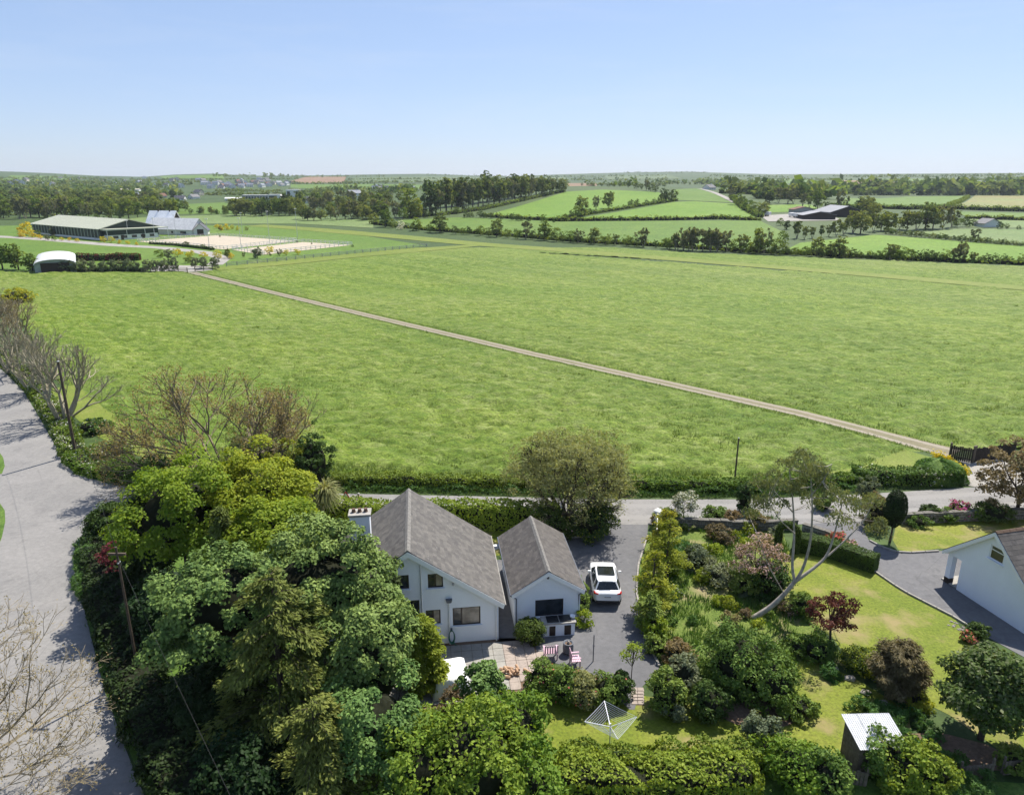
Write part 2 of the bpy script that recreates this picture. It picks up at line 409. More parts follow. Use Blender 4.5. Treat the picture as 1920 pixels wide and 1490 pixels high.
def hedge(name, label, cat, pts, width, h, mat, rng, leaf=(.2, .13), dens=1.0, group=None, rough=.14, core=True, extra=None, zfun=None, hvar=.1, clipped=False, bark='twig_shade'):
    """hedge along a line: uneven box of leaves round a solid near-black core that stands in for inner shade"""
    pts = np.asarray([p[:2] for p in pts], float); base = pts.mean(0)
    z0 = zfun(base[0], base[1]) if zfun else 0.0
    t = thing(name, label, cat, (base[0], base[1], z0), group=group)
    line, L = resample(pts, max(.5, h * .4)); tan = np.gradient(line, axis=0); tan = unit(np.c_[tan, np.zeros(len(tan))])[:, :2]
    nor = np.c_[-tan[:, 1], tan[:, 0]]
    hh = h * (1 + hvar * (2 * vnoise(line[:, 0] * .45 + 7, line[:, 1] * .45, 3) - 1))
    zz = np.array([zfun(a, b) - z0 for a, b in line]) if zfun else np.zeros(len(line))
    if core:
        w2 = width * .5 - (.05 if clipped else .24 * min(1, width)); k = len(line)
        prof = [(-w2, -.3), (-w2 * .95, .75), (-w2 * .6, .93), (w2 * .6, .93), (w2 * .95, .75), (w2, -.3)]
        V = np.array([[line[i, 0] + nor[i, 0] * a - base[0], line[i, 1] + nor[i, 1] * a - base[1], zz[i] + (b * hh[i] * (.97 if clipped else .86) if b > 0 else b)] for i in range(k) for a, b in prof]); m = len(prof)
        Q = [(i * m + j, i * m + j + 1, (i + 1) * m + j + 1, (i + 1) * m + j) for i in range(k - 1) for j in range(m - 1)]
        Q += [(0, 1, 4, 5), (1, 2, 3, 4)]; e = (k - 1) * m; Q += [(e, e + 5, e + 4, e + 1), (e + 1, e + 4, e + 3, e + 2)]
        link('stems', mesh_np('stems', V, np.array(Q)), M[bark], t)  # hedge core: inner shade given as a near-black solid
    per_m = 2 * h + width; n = int(L * per_m * dens * 1.5 / (leaf[0] * leaf[1] * .5)) + 40
    s = rng.uniform(0, 1, n) * (len(line) - 1); i = np.clip(s.astype(int), 0, len(line) - 2); f = (s - i)[:, None]
    c = line[i] * (1 - f) + line[i + 1] * f; nv = nor[i]; H = hh[i] * (1 - f[:, 0]) + hh[i + 1] * f[:, 0]; Z = zz[i] * (1 - f[:, 0]) + zz[i + 1] * f[:, 0]
    w = rng.uniform(0, per_m, n); side = np.where(w < h, -1.0, np.where(w < h + width, 0.0, 1.0))
    off = np.where(side == 0, (w - h - width / 2), side * width * .5); hz = np.where(side == 0, H, np.where(side < 0, w / h, (w - h - width) / h) * H)
    jag = rough * (2 * vnoise(c[:, 0] * 1.3 + off, c[:, 1] * 1.3 + hz * 1.2, 9) - 1)
    off = off + np.where(side == 0, 0, side * jag) * (.5 if clipped else 1.3); hz = hz + np.where(side == 0, jag * (.5 if clipped else 1.6), 0)
    rnd = np.minimum(.5, .25 * h)   # rounded shoulders
    edge = np.abs(off) / (width * .5); hz = hz - rnd * np.clip(edge - .6, 0, 1) ** 2 * (np.where(side == 0, 1, 0)) * (0 if clipped else 2)
    P = np.c_[c + nv * off[:, None] - base, np.maximum(hz, .02) + Z] + rng.normal(0, .05 if not clipped else .02, (n, 3))
    # rounded ends
    nr = np.c_[nv * np.where(side == 0, 0, side)[:, None], np.where(side == 0, 1.0, .35)]
    ends = int(width * h * dens * 3.4 / (leaf[0] * leaf[1] * .5))
    for e, sg in ((0, -1), (len(line) - 1, 1)):
        a = rng.uniform(-.5, .5, ends) * width; b = rng.uniform(0, 1, ends) * hh[e]
        P = np.r_[P, np.c_[line[e] + nor[e] * a[:, None] + tan[e] * sg * rng.uniform(0, rough, ends)[:, None] - base, b + zz[e]]]
        nr = np.r_[nr, np.tile(np.r_[tan[e] * sg, .3], (ends, 1))]
    ton = .5 * vnoise(P[:, 0] * 2.2 + 31, P[:, 1] * 2.2 + P[:, 2] * 2, 4) + .5 * rng.uniform(0, 1, len(P))
    V, Q = cards(P, nr, leaf[0], leaf[1], rng, jitter=.35 if clipped else .6)
    mats = [M[mat]]; midx = None
    if extra: mats.append(M[extra[0]]); midx = ((rng.random(len(Q)) < extra[1] * 2) & (vnoise(P[:, 0] * .8, P[:, 1] * .8, 5) > .5)).astype(np.int32)
    link('foliage', mesh_np('foliage', V, Q, ton, midx=midx), mats, t)
    return t

def bare_tree(name, label, cat, loc, height, spread, rng, stems=5, levels=4, trunk_r=.22, bark='bark_pale', buds=None, group=None, kids=(3, 4), lean=(0, 0), leaf=(.1, .06), per=3, up=.35, spreadbud=.2, shrink=.66):
    t = thing(name, label, cat, loc, group=group)
    S, tips = branch_tree(rng, height, spread, trunk_r, stems, levels, kids, up=up, lean=lean, shrink=shrink)
    S[:, 6:] = np.maximum(S[:, 6:], .009)
    V, Q = segs_mesh(S, 3); link('branches', mesh_np('branches', V, Q), M[bark], t)
    if buds:
        P = np.repeat(tips[:, :3], per, 0) + rng.normal(0, spreadbud, (len(tips) * per, 3)); nr = np.tile([0, 0, 1.0], (len(P), 1))
        V, Q = cards(P, nr, leaf[0], leaf[1], rng, jitter=1.0); link('crown', mesh_np('crown', V, Q, rng.uniform(0, 1, len(Q))), M[buds], t)
    return t

def cypress(name, label, cat, loc, height, r, mat, rng, nb=80, group=None, droop=.5, spray=26, leaf=(.34, .09), taper=.8, bark='bark', low=.08):
    """conifer with fan-like drooping sprays along its branches"""
    t = thing(name, label, cat, loc, group=group)
    S = curve_segs((0, 0, -.1), (0, 0, height * .96), .022 * height + .05, .02, rng, 6, .01)
    P = []; D = []; Nn = []; T = []
    for i in range(nb):
        z = height * (low + (1 - low) * (i + rng.uniform(0, 1)) / nb); q = 1 - (z / height)
        L = r * (q ** taper * .92 + .08) * rng.uniform(.65, 1.2); a = rng.uniform(0, 2 * math.pi)
        out = np.array([math.cos(a), math.sin(a), 0]); k = 6
        ts = np.linspace(0, 1, k + 1)
        pts = np.array([[0, 0, z]]) + out[None] * (L * ts)[:, None] + np.array([[0, 0, 1.0]]) * (L * (.35 * ts - droop * ts ** 2))[:, None]
        for j in range(k): S.append(np.concatenate([pts[j], pts[j + 1], [max(.012, .035 * (1 - ts[j])), max(.01, .035 * (1 - ts[j + 1]))]]))
        m = int(spray * (L / r * 1.3 + .35)); tt = rng.uniform(.22, 1.02, m) ** .8
        side = np.cross(out, [0, 0, 1.0]); w = rng.uniform(-1, 1, m) * L * .34 * (1.08 - tt * .6)
        cen = np.stack([np.interp(tt, ts, pts[:, c]) for c in range(3)], 1) + side[None] * w[:, None] + np.array([[0, 0, -1.0]]) * (np.abs(w) * .35 + rng.uniform(0, .12, m))[:, None]
        dr = out[None] * .9 + side[None] * (np.sign(w) * .6)[:, None] + np.array([[0, 0, -.45]])
        per = 7; P.append(np.repeat(cen, per, 0) + rng.normal(0, .11, (m * per, 3)) * np.array([1, 1, .7])); D.append(np.repeat(dr, per, 0) + rng.normal(0, .3, (m * per, 3)))
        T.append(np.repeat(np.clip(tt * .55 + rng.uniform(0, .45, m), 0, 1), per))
    P = np.concatenate(P); D = np.concatenate(D); T = np.concatenate(T)
    ok = P[:, 2] > .05
    V, Q = segs_mesh(S, 4); link('trunk', mesh_np('trunk', V, Q), M[bark], t)
    V, Q = cards(P[ok], np.tile([0, 0, 1.0], (ok.sum(), 1)), leaf[0], leaf[1], rng, along=D[ok], jitter=.5)
    link('crown', mesh_np('crown', V, Q, T[ok]), M[mat], t)
    return t

def grass_tufts(name, label, P, rng, mat, h=.3, w=.05, per=5, cat='grass', lean=.5, spread=.12):
    n = len(P); B = np.repeat(P, per, 0) + np.c_[rng.normal(0, spread, (n * per, 2)), np.zeros(n * per)]
    k = len(B); a = rng.uniform(0, 2 * math.pi, k); hh = h * rng.uniform(.5, 1.3, k)
    d = np.c_[np.cos(a), np.sin(a), np.zeros(k)]; ln = rng.uniform(.2, 1, k) * lean
    V = np.empty((k, 3, 3), np.float32)
    b = np.c_[np.cos(a + 1.57), np.sin(a + 1.57), np.zeros(k)] * w * .5
    V[:, 0] = B - b; V[:, 1] = B + b; V[:, 2] = B + d * (hh * ln)[:, None] + np.c_[np.zeros((k, 2)), hh]
    ton = np.repeat(rng.uniform(0, 1, n), per) * .5 + rng.uniform(0, .5, k)
    o = link(name, mesh_np(name, V.reshape(-1, 3), np.arange(3 * k).reshape(-1, 3), ton), M[mat])
    return tag(o, label, cat, kind='stuff')
# ------------------------------------------------------------------ materials of the place
simple('bark', (.075, .06, .045), .9, .2, var=.3, scale=9, bmp=.5, bscale=30)
simple('bark_pale', (.30, .265, .19), .9, .2, var=.3, scale=9)
simple('bark_red', (.21, .175, .115), .9, .2, var=.3, scale=9)
simple('bark_gum', (.34, .30, .25), .7, .25, var=.35, scale=4, bmp=.2, bscale=12)
simple('twig_shade', (.018, .02, .011), .95, .1, var=.3)  # near-black for inner cores, stands in for shade between the leaves
simple('white_render', (.79, .82, .86), .85, .2, var=.03, scale=1.2, bmp=.12, bscale=90, bdist=.006)
simple('white_paint', (.80, .80, .79), .45, .4, var=.03)
simple('dark_frame', (.028, .018, .014), .4, .4)
simple('black_plastic', (.015, .015, .018), .4, .4)
simple('grey_pipe', (.11, .12, .14), .5, .4)
simple('concrete', (.33, .31, .28), .9, .2, var=.2, scale=5, bmp=.3, bscale=40)
simple('kerb_stone', (.30, .28, .25), .9, .2, var=.25, scale=8)
simple('terracotta', (.28, .11, .06), .8, .2, var=.2)
simple('pole_wood', (.10, .075, .055), .9, .2, var=.3, scale=3)
simple('timber_dark', (.045, .036, .03), .9, .2, var=.35, scale=6)
simple('timber_weathered', (.16, .13, .10), .9, .2, var=.35, scale=6)
simple('pink_wood', (.60, .40, .47), .7, .3, var=.12)
simple('log_wood', (.42, .27, .17), .9, .2, var=.35, scale=8)
simple('stone', (.33, .30, .26), .95, .2, var=.35, scale=6, bmp=.5, bscale=14, bdist=.03)
simple('galvanised', (.56, .57, .57), .45, .5, metal=.35, var=.10, scale=3)
simple('airer_metal', (.62, .63, .64), .4, .5, metal=.3, var=.05)
simple('rubber', (.012, .012, .013), .8, .3)
simple('tail_red', (.45, .012, .012), .2, .6)
simple('number_plate', (.75, .75, .72), .4, .4)
simple('black_print', (.01, .01, .01), .6, .2)
simple('canvas_white', (.82, .82, .80), .7, .3, var=.03)
simple('hose_green', (.015, .12, .075), .5, .4)
simple('hob_black', (.012, .012, .014), .25, .5)
simple('skin', (.45, .26, .18), .6, .3)
simple('cloth_black', (.014, .014, .018), .9, .2)
simple('cloth_navy', (.02, .025, .05), .9, .2)
simple('hair_grey', (.45, .42, .38), .8, .2)
simple('sign_red', (.5, .02, .02), .4, .4)
simple('wire', (.02, .02, .02), .6, .3)
simple('stone_shaded', (.15, .14, .12), .95, .2, var=.35, scale=6, bmp=.5, bscale=14, bdist=.03)  # darker copy of the stone, shade of the wall face put into it
simple('ridge', (.19, .18, .165), .9, .2, var=.25, scale=5)
simple('pot_dark', (.13, .085, .06), .8, .2, var=.2)
simple('soil', (.16, .11, .075), .95, .1, var=.3, scale=5, bmp=.6, bscale=12, bdist=.04)
simple('sand', (.42, .365, .285), .95, .1, var=.08, scale=.3)
simple('barn_green', (.018, .035, .026), .5, .3, var=.1)
simple('barn_roof', (.46, .47, .36), .5, .35, var=.06, scale=.5)
simple('barn_pale_rib', (.25, .30, .24), .5, .3)
simple('slate_pale', (.55, .55, .54), .45, .4, var=.2, scale=.8)
simple('slate_bright', (.86, .86, .86), .35, .5, var=.12, scale=.8)
simple('rust_sheet', (.26, .30, .28), .6, .3, var=.25, scale=.6)
simple('roof_slate', (.085, .085, .095), .6, .3, var=.2, scale=1.0)
simple('roof_brown', (.16, .085, .06), .8, .2, var=.2, scale=1.0)
simple('village_white', (.72, .71, .68), .8, .2, var=.05)
simple('village_cream', (.62, .55, .43), .8, .2, var=.05)
simple('village_grey', (.40, .39, .37), .8, .2, var=.08)
simple('far_roof_blue', (.16, .18, .22), .6, .3, var=.15)
simple('brick_red', (.33, .11, .06), .85, .2, var=.15)

def glassmat(name, c=(.02, .024, .028)):
    m, nt, p = nodes(name); v = coords(nt); n = noise(nt, 1.7, 3, .5, v)
    r = ramp(nt, n.outputs[0], [(.35, c), (.65, tuple(x * 2.2 for x in c))]); nt.links.new(r.outputs[0], p.inputs['Base Color'])
    p.inputs['Roughness'].default_value = .06; p.inputs['Specular IOR Level'].default_value = .6; M[name] = m
glassmat('glass'); glassmat('curtain_glass', (.16, .14, .115)); glassmat('car_glass', (.008, .01, .011))
m_, nt_, p_ = nodes('car_paint'); p_.inputs['Base Color'].default_value = (.80, .80, .79, 1); p_.inputs['Roughness'].default_value = .22
p_.inputs['Coat Weight'].default_value = .7; p_.inputs['Coat Roughness'].default_value = .04
nn_ = noise(nt_, 3, 2, .5, coords(nt_)); rr_ = ramp(nt_, nn_.outputs[0], [(.3, (.77, .77, .76)), (.7, (.82, .82, .81))]); nt_.links.new(rr_.outputs[0], p_.inputs['Base Color']); M['car_paint'] = m_

def slatemat(name, c1, c2, lichen):
    """each slate its own grey (tone), lichen and weather streaks over all"""
    m, nt, p = nodes(name); v = coords(nt)
    at = N(nt, 'Attribute'); at.attribute_name = 'tone'
    r = ramp(nt, at.outputs['Fac'], [(0, c1), (1, c2)])
    n1 = noise(nt, 2.6, 7, .7, v); r1 = ramp(nt, n1.outputs[0], [(.3, (.72, .72, .74)), (.7, (1.3, 1.27, 1.2))])
    c = mix(nt, 1, r.outputs[0], r1.outputs[0], 'MULTIPLY')
    n2 = noise(nt, 5.5, 6, .75, v, .6); r2 = ramp(nt, n2.outputs[0], [(.62, (0, 0, 0)), (.70, (1, 1, 1))]); c = mix(nt, r2.outputs[0], c, lichen)
    nt.links.new(c, p.inputs['Base Color']); p.inputs['Roughness'].default_value = .75; p.inputs['Specular IOR Level'].default_value = .3
    n3 = noise(nt, 45, 4, .6, v); bump(nt, p, n3.outputs[0], .35, .01); M[name] = m
slatemat('slates', (.082, .077, .073), (.125, .117, .109), (.30, .29, .27))
slatemat('slates_brown', (.072, .066, .062), (.11, .10, .094), (.27, .25, .22))

def roadmat(name, c, light, dark, ruts=None, grain=60.0, crack=.6, patch=.7):
    m, nt, p = nodes(name); v = coords(nt, which='World')
    n1 = noise(nt, .22, 5, .6, v, .5); n2 = noise(nt, 3.0, 6, .7, v); n3 = noise(nt, grain, 3, .7, v)
    r = ramp(nt, n1.outputs[0], [(.25, dark), (.5, c), (.75, light)])
    r2 = ramp(nt, n2.outputs[0], [(.3, (.84, .84, .84)), (.7, (1.12, 1.12, 1.12))]); cc = mix(nt, 1, r.outputs[0], r2.outputs[0], 'MULTIPLY')
    r3 = ramp(nt, n3.outputs[0], [(.3, (.85, .85, .85)), (.7, (1.15, 1.15, 1.15))]); cc = mix(nt, 1, cc, r3.outputs[0], 'MULTIPLY')
    vo = N(nt, 'TexVoronoi'); vo.feature = 'DISTANCE_TO_EDGE'; vo.inputs['Scale'].default_value = .35; nt.links.new(v, vo.inputs['Vector'])
    rc = ramp(nt, vo.outputs[0], [(.0, (.72, .72, .72)), (.012, (1, 1, 1))]); cc = mix(nt, crack, cc, rc.outputs[0], 'MULTIPLY')
    n4 = noise(nt, .9, 3, .5, v, 1.0); r4 = ramp(nt, n4.outputs[0], [(.60, (1, 1, 1)), (.66, (.80, .80, .81))]); cc = mix(nt, patch, cc, r4.outputs[0], 'MULTIPLY')
    uv = N(nt, 'Attribute'); uv.attribute_name = 'across'
    if ruts:   # worn wheel lines: |across| near given values
        for pos, wd, col in ruts:
            ab = N(nt, 'Math', operation='ABSOLUTE'); nt.links.new(uv.outputs['Fac'], ab.inputs[0])
            wob = N(nt, 'MapRange'); nt.links.new(n2.outputs[0], wob.inputs[0]); wob.inputs[3].default_value = -.28; wob.inputs[4].default_value = .28
            ad = N(nt, 'Math', operation='ADD'); nt.links.new(ab.outputs[0], ad.inputs[0]); nt.links.new(wob.outputs[0], ad.inputs[1])
            sb = N(nt, 'Math', operation='SUBTRACT'); nt.links.new(ad.outputs[0], sb.inputs[0]); sb.inputs[1].default_value = pos
            a2 = N(nt, 'Math', operation='ABSOLUTE'); nt.links.new(sb.outputs[0], a2.inputs[0])
            mr = N(nt, 'MapRange', interpolation_type='SMOOTHSTEP'); nt.links.new(a2.outputs[0], mr.inputs[0])
            mr.inputs[1].default_value = wd; mr.inputs[2].default_value = wd * .45; mr.inputs[3].default_value = 0; mr.inputs[4].default_value = 1
            cc = mix(nt, mr.outputs[0], cc, col)
    nt.links.new(cc, p.inputs['Base Color']); p.inputs['Roughness'].default_value = .85; p.inputs['Specular IOR Level'].default_value = .25
    bump(nt, p, n3.outputs[0], .3, .01); M[name] = m
roadmat('road', (.222, .213, .202), (.252, .241, .228), (.185, .179, .172), [(.45, .22, (.25, .239, .226))], crack=.35, patch=.45)
simple('roof_grey', (.27, .27, .28), .6, .3, var=.12, scale=.5)
roadmat('drive', (.135, .133, .137), (.16, .157, .158), (.112, .111, .115))
roadmat('gravel_track', (.19, .165, .10), (.21, .18, .12), (.15, .15, .07), [(.60, .28, (.28, .245, .19)), (1.02, .12, (.12, .16, .03))], 20.0)
roadmat('yard', (.30, .28, .25), (.34, .32, .29), (.25, .235, .21))
roadmat('paving', (.30, .285, .255), (.35, .33, .30), (.24, .23, .205))
roadmat('paving_pink', (.33, .275, .235), (.36, .30, .26), (.28, .235, .20))

grassmat('ground_grass', ((.04, .07, .02), (.06, .095, .028), (.08, .11, .04)), (.002, .008, .9), bmp=.3, bdist=.2)
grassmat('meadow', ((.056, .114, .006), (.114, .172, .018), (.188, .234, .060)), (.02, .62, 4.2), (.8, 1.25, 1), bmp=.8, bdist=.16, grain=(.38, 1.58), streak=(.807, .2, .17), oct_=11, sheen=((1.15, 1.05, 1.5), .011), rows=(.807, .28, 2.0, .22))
grassmat('mown_strip', ((.13, .18, .024), (.158, .196, .034), (.19, .212, .05)), (.05, .5, 5), bmp=.3, bdist=.04)
grassmat('lawn', ((.11, .15, .013), (.15, .182, .02), (.19, .207, .032)), (.09, .45, 6), bmp=.35, bdist=.04, dry=((.25, .205, .085), .33, .51))
grassmat('rough_garden', ((.075, .125, .018), (.12, .165, .03), (.17, .20, .05)), (.15, .9, 7), bmp=.6, bdist=.08, dry=((.27, .22, .12), .45, .54))
grassmat('verge', ((.05, .10, .014), (.085, .15, .026), (.12, .185, .04)), (.15, .9, 6), bmp=.6, bdist=.08)
grassmat('pasture_bright', ((.10, .19, .014), (.122, .212, .02), (.145, .228, .03)), (.01, .06, .8), bmp=.15, bdist=.1)
grassmat('pasture_mid', ((.085, .155, .02), (.105, .175, .026), (.125, .19, .035)), (.01, .06, .8), bmp=.15, bdist=.1)
grassmat('pasture_pale', ((.13, .19, .06), (.15, .205, .072), (.17, .215, .085)), (.01, .06, .8), bmp=.15, bdist=.1)
grassmat('pasture_dull', ((.085, .125, .045), (.10, .14, .055), (.12, .15, .065)), (.006, .02, .2), bmp=.1, bdist=.1)
grassmat('ploughed', ((.20, .125, .075), (.235, .15, .09), (.26, .175, .11)), (.006, .03, .3), bmp=.2, bdist=.1)
grassmat('stubble', ((.24, .17, .08), (.20, .20, .07), (.16, .21, .06)), (.006, .012, .3), bmp=.2, bdist=.1)

leafmat('leaf_lime', (.12, .20, .014), (.34, .41, .045), .42)
leafmat('leaf_syc', (.05, .10, .022), (.23, .325, .085), .15)
leafmat('leaf_dark', (.03, .06, .014), (.09, .145, .03), .22)
leafmat('leaf_dark_shaded', (.010, .024, .007), (.03, .055, .013), .1)  # dark leaf with the shade under the tree belt put into its colour
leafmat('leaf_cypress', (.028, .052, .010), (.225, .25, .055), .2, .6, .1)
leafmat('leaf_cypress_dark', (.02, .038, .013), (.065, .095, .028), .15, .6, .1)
leafmat('leaf_hedge', (.06, .115, .014), (.215, .29, .042), .32)
leafmat('leaf_laurel', (.075, .15, .014), (.265, .35, .048), .32)
leafmat('leaf_grey', (.10, .13, .065), (.22, .25, .145), .3)
leafmat('leaf_willow', (.14, .165, .058), (.34, .365, .165), .42)
leafmat('leaf_gum', (.065, .098, .04), (.20, .235, .11), .35)
leafmat('leaf_mid', (.06, .115, .02), (.205, .29, .056), .25)
leafmat('leaf_yellow', (.16, .21, .018), (.38, .40, .05), .45)
leafmat('flower_yellow', (.52, .42, .02), (.66, .56, .05), .3)
leafmat('leaf_bronze', (.12, .09, .036), (.31, .25, .12), .35)
leafmat('leaf_red', (.09, .02, .02), (.22, .06, .05), .35)
leafmat('leaf_brown', (.10, .08, .04), (.20, .165, .085), .3)
leafmat('blossom_pink', (.42, .24, .23), (.66, .47, .45), .35)
leafmat('flower_magenta', (.42, .06, .18), (.58, .14, .28), .3)
leafmat('flower_coral', (.55, .10, .10), (.68, .22, .20), .3)
leafmat('flower_white', (.60, .60, .52), (.78, .78, .70), .3)
leafmat('bud', (.22, .16, .06), (.36, .29, .12), .35)
leafmat('bud_green', (.20, .175, .065), (.34, .30, .14), .35)
leafmat('grass_blade', (.07, .14, .018), (.21, .275, .10), .4, .6, .2)
leafmat('weed_blade', (.045, .11, .022), (.13, .235, .06), .35)
leafmat('leaf_topiary', (.03, .055, .012), (.12, .17, .028), .2)
leafmat('far_green', (.07, .12, .026), (.22, .295, .078), .45, .8, .0, hue=.015)
leafmat('far_olive', (.095, .13, .04), (.27, .315, .105), .45, .8, .0, hue=.015)
leafmat('far_grey', (.105, .122, .062), (.26, .28, .15), .45, .8, .0, hue=.012)
leafmat('far_dark', (.038, .068, .024), (.13, .18, .058), .4, .8, .0, hue=.015)
leafmat('far_lime', (.13, .19, .03), (.26, .31, .06), .35, .8, .0, hue=.02)

# ------------------------------------------------------------------ terrain
_RPX = np.array([-600, 0, 100, 180, 270, 330, 400, 470, 560, 700, 800, 880, 950, 1050, 1190, 1290, 1450, 1600, 1750, 1920, 2600], float)
_RROW = np.array([322, 321, 325, 330, 332, 327, 325.5, 330, 330, 327, 326, 329, 331, 327, 323, 322, 327, 326, 325, 324, 325], float)
_RAZ = []; _RSL = []
for a_, b_ in zip(_RPX, _RROW):
    r_ = ray(a_, b_); _RAZ.append(math.atan2(r_[0], r_[1])); _RSL.append(r_[2] / math.hypot(r_[0], r_[1]))
_RAZ = np.array(_RAZ); _RSL = np.array(_RSL)
def sstep(a, b, x): t = np.clip((x - a) / (b - a), 0, 1); return t * t * (3 - 2 * t)
def terr(x, y):
    x = np.asarray(x, float); y = np.asarray(y, float); D = np.hypot(x, y); az = np.arctan2(x, y)
    dx = (x - 110); sx = np.where(dx < 0, 190, 165)
    hill = 17.0 * np.exp(-.5 * (dx / sx) ** 2 - .5 * ((y - 800) / 215) ** 2)
    hill = hill * sstep(255, 420, y)
    Rr = 3700 + 500 * np.sin(az * 7 + 1); zr = HC + np.interp(az, _RAZ, _RSL) * Rr
    s = np.clip((D - 850) / (Rr - 850), 0, 1); s2 = s ** 1.05
    far = zr * s2 * np.where(D > Rr, np.exp(-((D - Rr) / 900) ** 2), 1)
    far = far + sstep(1000, 1500, D) * (1 - sstep(3000, 3600, D)) * 9 * (vnoise(x / 420 + 9, y / 600, 2) - .5)
    front = np.where(y > 0, 1, 0) * sstep(-.2, .3, np.cos(az))
    return (hill + far) * front
def W(px, py):
    r = ray(px, py); h = math.hypot(r[0], r[1])
    D = np.geomspace(30, 9000, 2600); x = D * r[0] / h; y = D * r[1] / h; z = HC + D * r[2] / h
    hit = np.nonzero(z < terr(x, y))[0]
    i = hit[0] if len(hit) else len(D) - 1
    return np.array([x[i], y[i], float(terr(x[i], y[i]))])

az = np.radians(np.unique(np.r_[np.arange(-180, -65, 5), np.arange(-65, 65.1, .6), np.arange(70, 180, 5)]))
rad = np.r_[np.arange(6, 300, 14), 300 * 1.022 ** np.arange(0, 160)]
AA, RR = np.meshgrid(az, rad); X, Y = RR * np.sin(AA), RR * np.cos(AA); Z = terr(X, Y)
na, nr_ = len(az), len(rad)
V = np.c_[X.ravel(), Y.ravel(), Z.ravel()]; V = np.r_[V, [[0, 0, 0]]]
idx = np.arange(na * nr_).reshape(nr_, na)
nx = np.roll(idx, -1, axis=1)
Q = np.stack([idx[:-1], nx[:-1], nx[1:], idx[1:]], -1).reshape(-1, 4)
me = mesh_np('ground', V, Q, smooth=True)
bm = bmesh.new(); bm.from_mesh(me); bm.verts.ensure_lookup_table()
for i in range(na): bm.faces.new((bm.verts[len(V) - 1], bm.verts[(i + 1) % na], bm.verts[i]))
bmesh.ops.recalc_face_normals(bm, faces=bm.faces); bm.to_mesh(me); bm.free()
tag(link('ground', me, M['ground_grass']), kind='structure')

def inside(P, poly):
    x, y = P[:, 0], P[:, 1]; c = np.zeros(len(P), bool); n = len(poly)
    for i in range(n):
        (x0, y0), (x1, y1) = poly[i][:2], poly[i - 1][:2]
        c ^= ((y0 > y) != (y1 > y)) & (x < (x1 - x0) * (y - y0) / (y1 - y0 + 1e-12) + x0)
    return c
def dist_line(P, line):
    d = np.full(len(P), 1e9)
    for a, b in zip(line[:-1], line[1:]):
        a = np.asarray(a[:2]); b = np.asarray(b[:2]); ab = b - a; t = np.clip(((P - a) @ ab) / (ab @ ab), 0, 1)
        d = np.minimum(d, np.linalg.norm(P - (a + t[:, None] * ab), axis=1))
    return d
def sheet(name, poly, mat, z=.004, cuts=0, drape=True, kind='structure', thick=0.0):
    """flat or draped sheet from a ground outline"""
    bm = bmesh.new(); vs_ = [bm.verts.new((p[0], p[1], 0)) for p in poly]
    tri = tessellate_polygon([[Vector((p[0], p[1], 0)) for p in poly]])
    for a, b, c in tri: bm.faces.new((vs_[a], vs_[b], vs_[c]))
    for _ in range(cuts): bmesh.ops.subdivide_edges(bm, edges=bm.edges[:], cuts=1, use_grid_fill=True)
    for v in bm.verts: v.co.z = (float(terr(v.co.x, v.co.y)) if drape else 0) + z
    bmesh.ops.recalc_face_normals(bm, faces=bm.faces)
    for f in bm.faces:
        if f.normal.z < 0: f.normal_flip()
    me = bpy.data.meshes.new(name); bm.to_mesh(me); bm.free()
    o = link(name, me, M[mat])
    if kind: tag(o, kind=kind)
    return o
def strip(name, pts, width, mat, z=.01, drape=True, step=1.5, kind='structure'):
    """ribbon along a line, with how far across (-1..1) kept on it; width may vary"""
    wd = width if hasattr(width, '__len__') else [width] * len(pts)
    l, L = resample(np.c_[np.asarray([p[:2] for p in pts], float), np.asarray(wd, float)], step)
    line = l[:, :2]; tan = unit(np.c_[np.gradient(line, axis=0), np.zeros(len(line))])[:, :2]; nor = np.c_[-tan[:, 1], tan[:, 0]]
    ac = np.linspace(-1, 1, 9); k = len(line)
    V = np.array([[*(line[i] + nor[i] * a * l[i, 2] * .5), 0] for i in range(k) for a in ac]); V[:, 2] = (terr(V[:, 0], V[:, 1]) if drape else 0) + z
    Q = np.array([(i * 9 + j + 1, i * 9 + j, (i + 1) * 9 + j, (i + 1) * 9 + j + 1) for i in range(k - 1) for j in range(8)])
    me = mesh_np(name, V, Q); at = me.attributes.new('across', 'FLOAT', 'POINT'); at.data.foreach_set('value', np.tile(ac, k).astype(np.float32))
    o = link(name, me, M[mat])
    if me.polygons[0].normal.z < 0: me.flip_normals()
    if kind: tag(o, kind=kind)
    return o

# roads (edges surveyed on the ground, metres)
gp = lambda *pts: [G(a, b)[:2] for a, b in pts]
east_n = gp((-150, 600), (-60, 648), (8, 697), (45, 735), (78, 790), (104, 836), (118, 868), (148, 892), (225, 911))
main_road = [(-88, 118)] + [tuple(p) for p in east_n] + [(-29, 57.4), (-27, 51.2), (-30.5, 50.4), (-32.4, 48.5)] + \
    [tuple(p) for p in gp((141, 1060), (150, 1110), (172, 1200), (195, 1290), (230, 1390), (270, 1490), (330, 1650))] + \
    [(-8, 8), (-15, 6), (-19.5, 17), (-24.5, 27), (-31, 36), (-36.5, 44), (-40.8, 52), (-44.5, 56), (-48.6, 61.6), (-58, 73), (-72, 92), (-100, 126)]
sheet('road', main_road, 'road', .02)
sheet('road_verge', gp((-90, 820), (-5, 842), (6, 858), (9, 874), (4, 888), (-90, 905)), 'verge', .03)
sheet('road_verge', gp((-90, 930), (-2, 941), (9, 957), (10, 978), (4, 1006), (-12, 1050), (-60, 1130), (-200, 1130)), 'verge', .03)
side_c = [(-28, 54.3), (-18, 54.3), (-5, 54.0), (9, 53.3), (20, 53.2), (30, 54.2), (40, 55.6), (52, 57.0), (75, 59)]
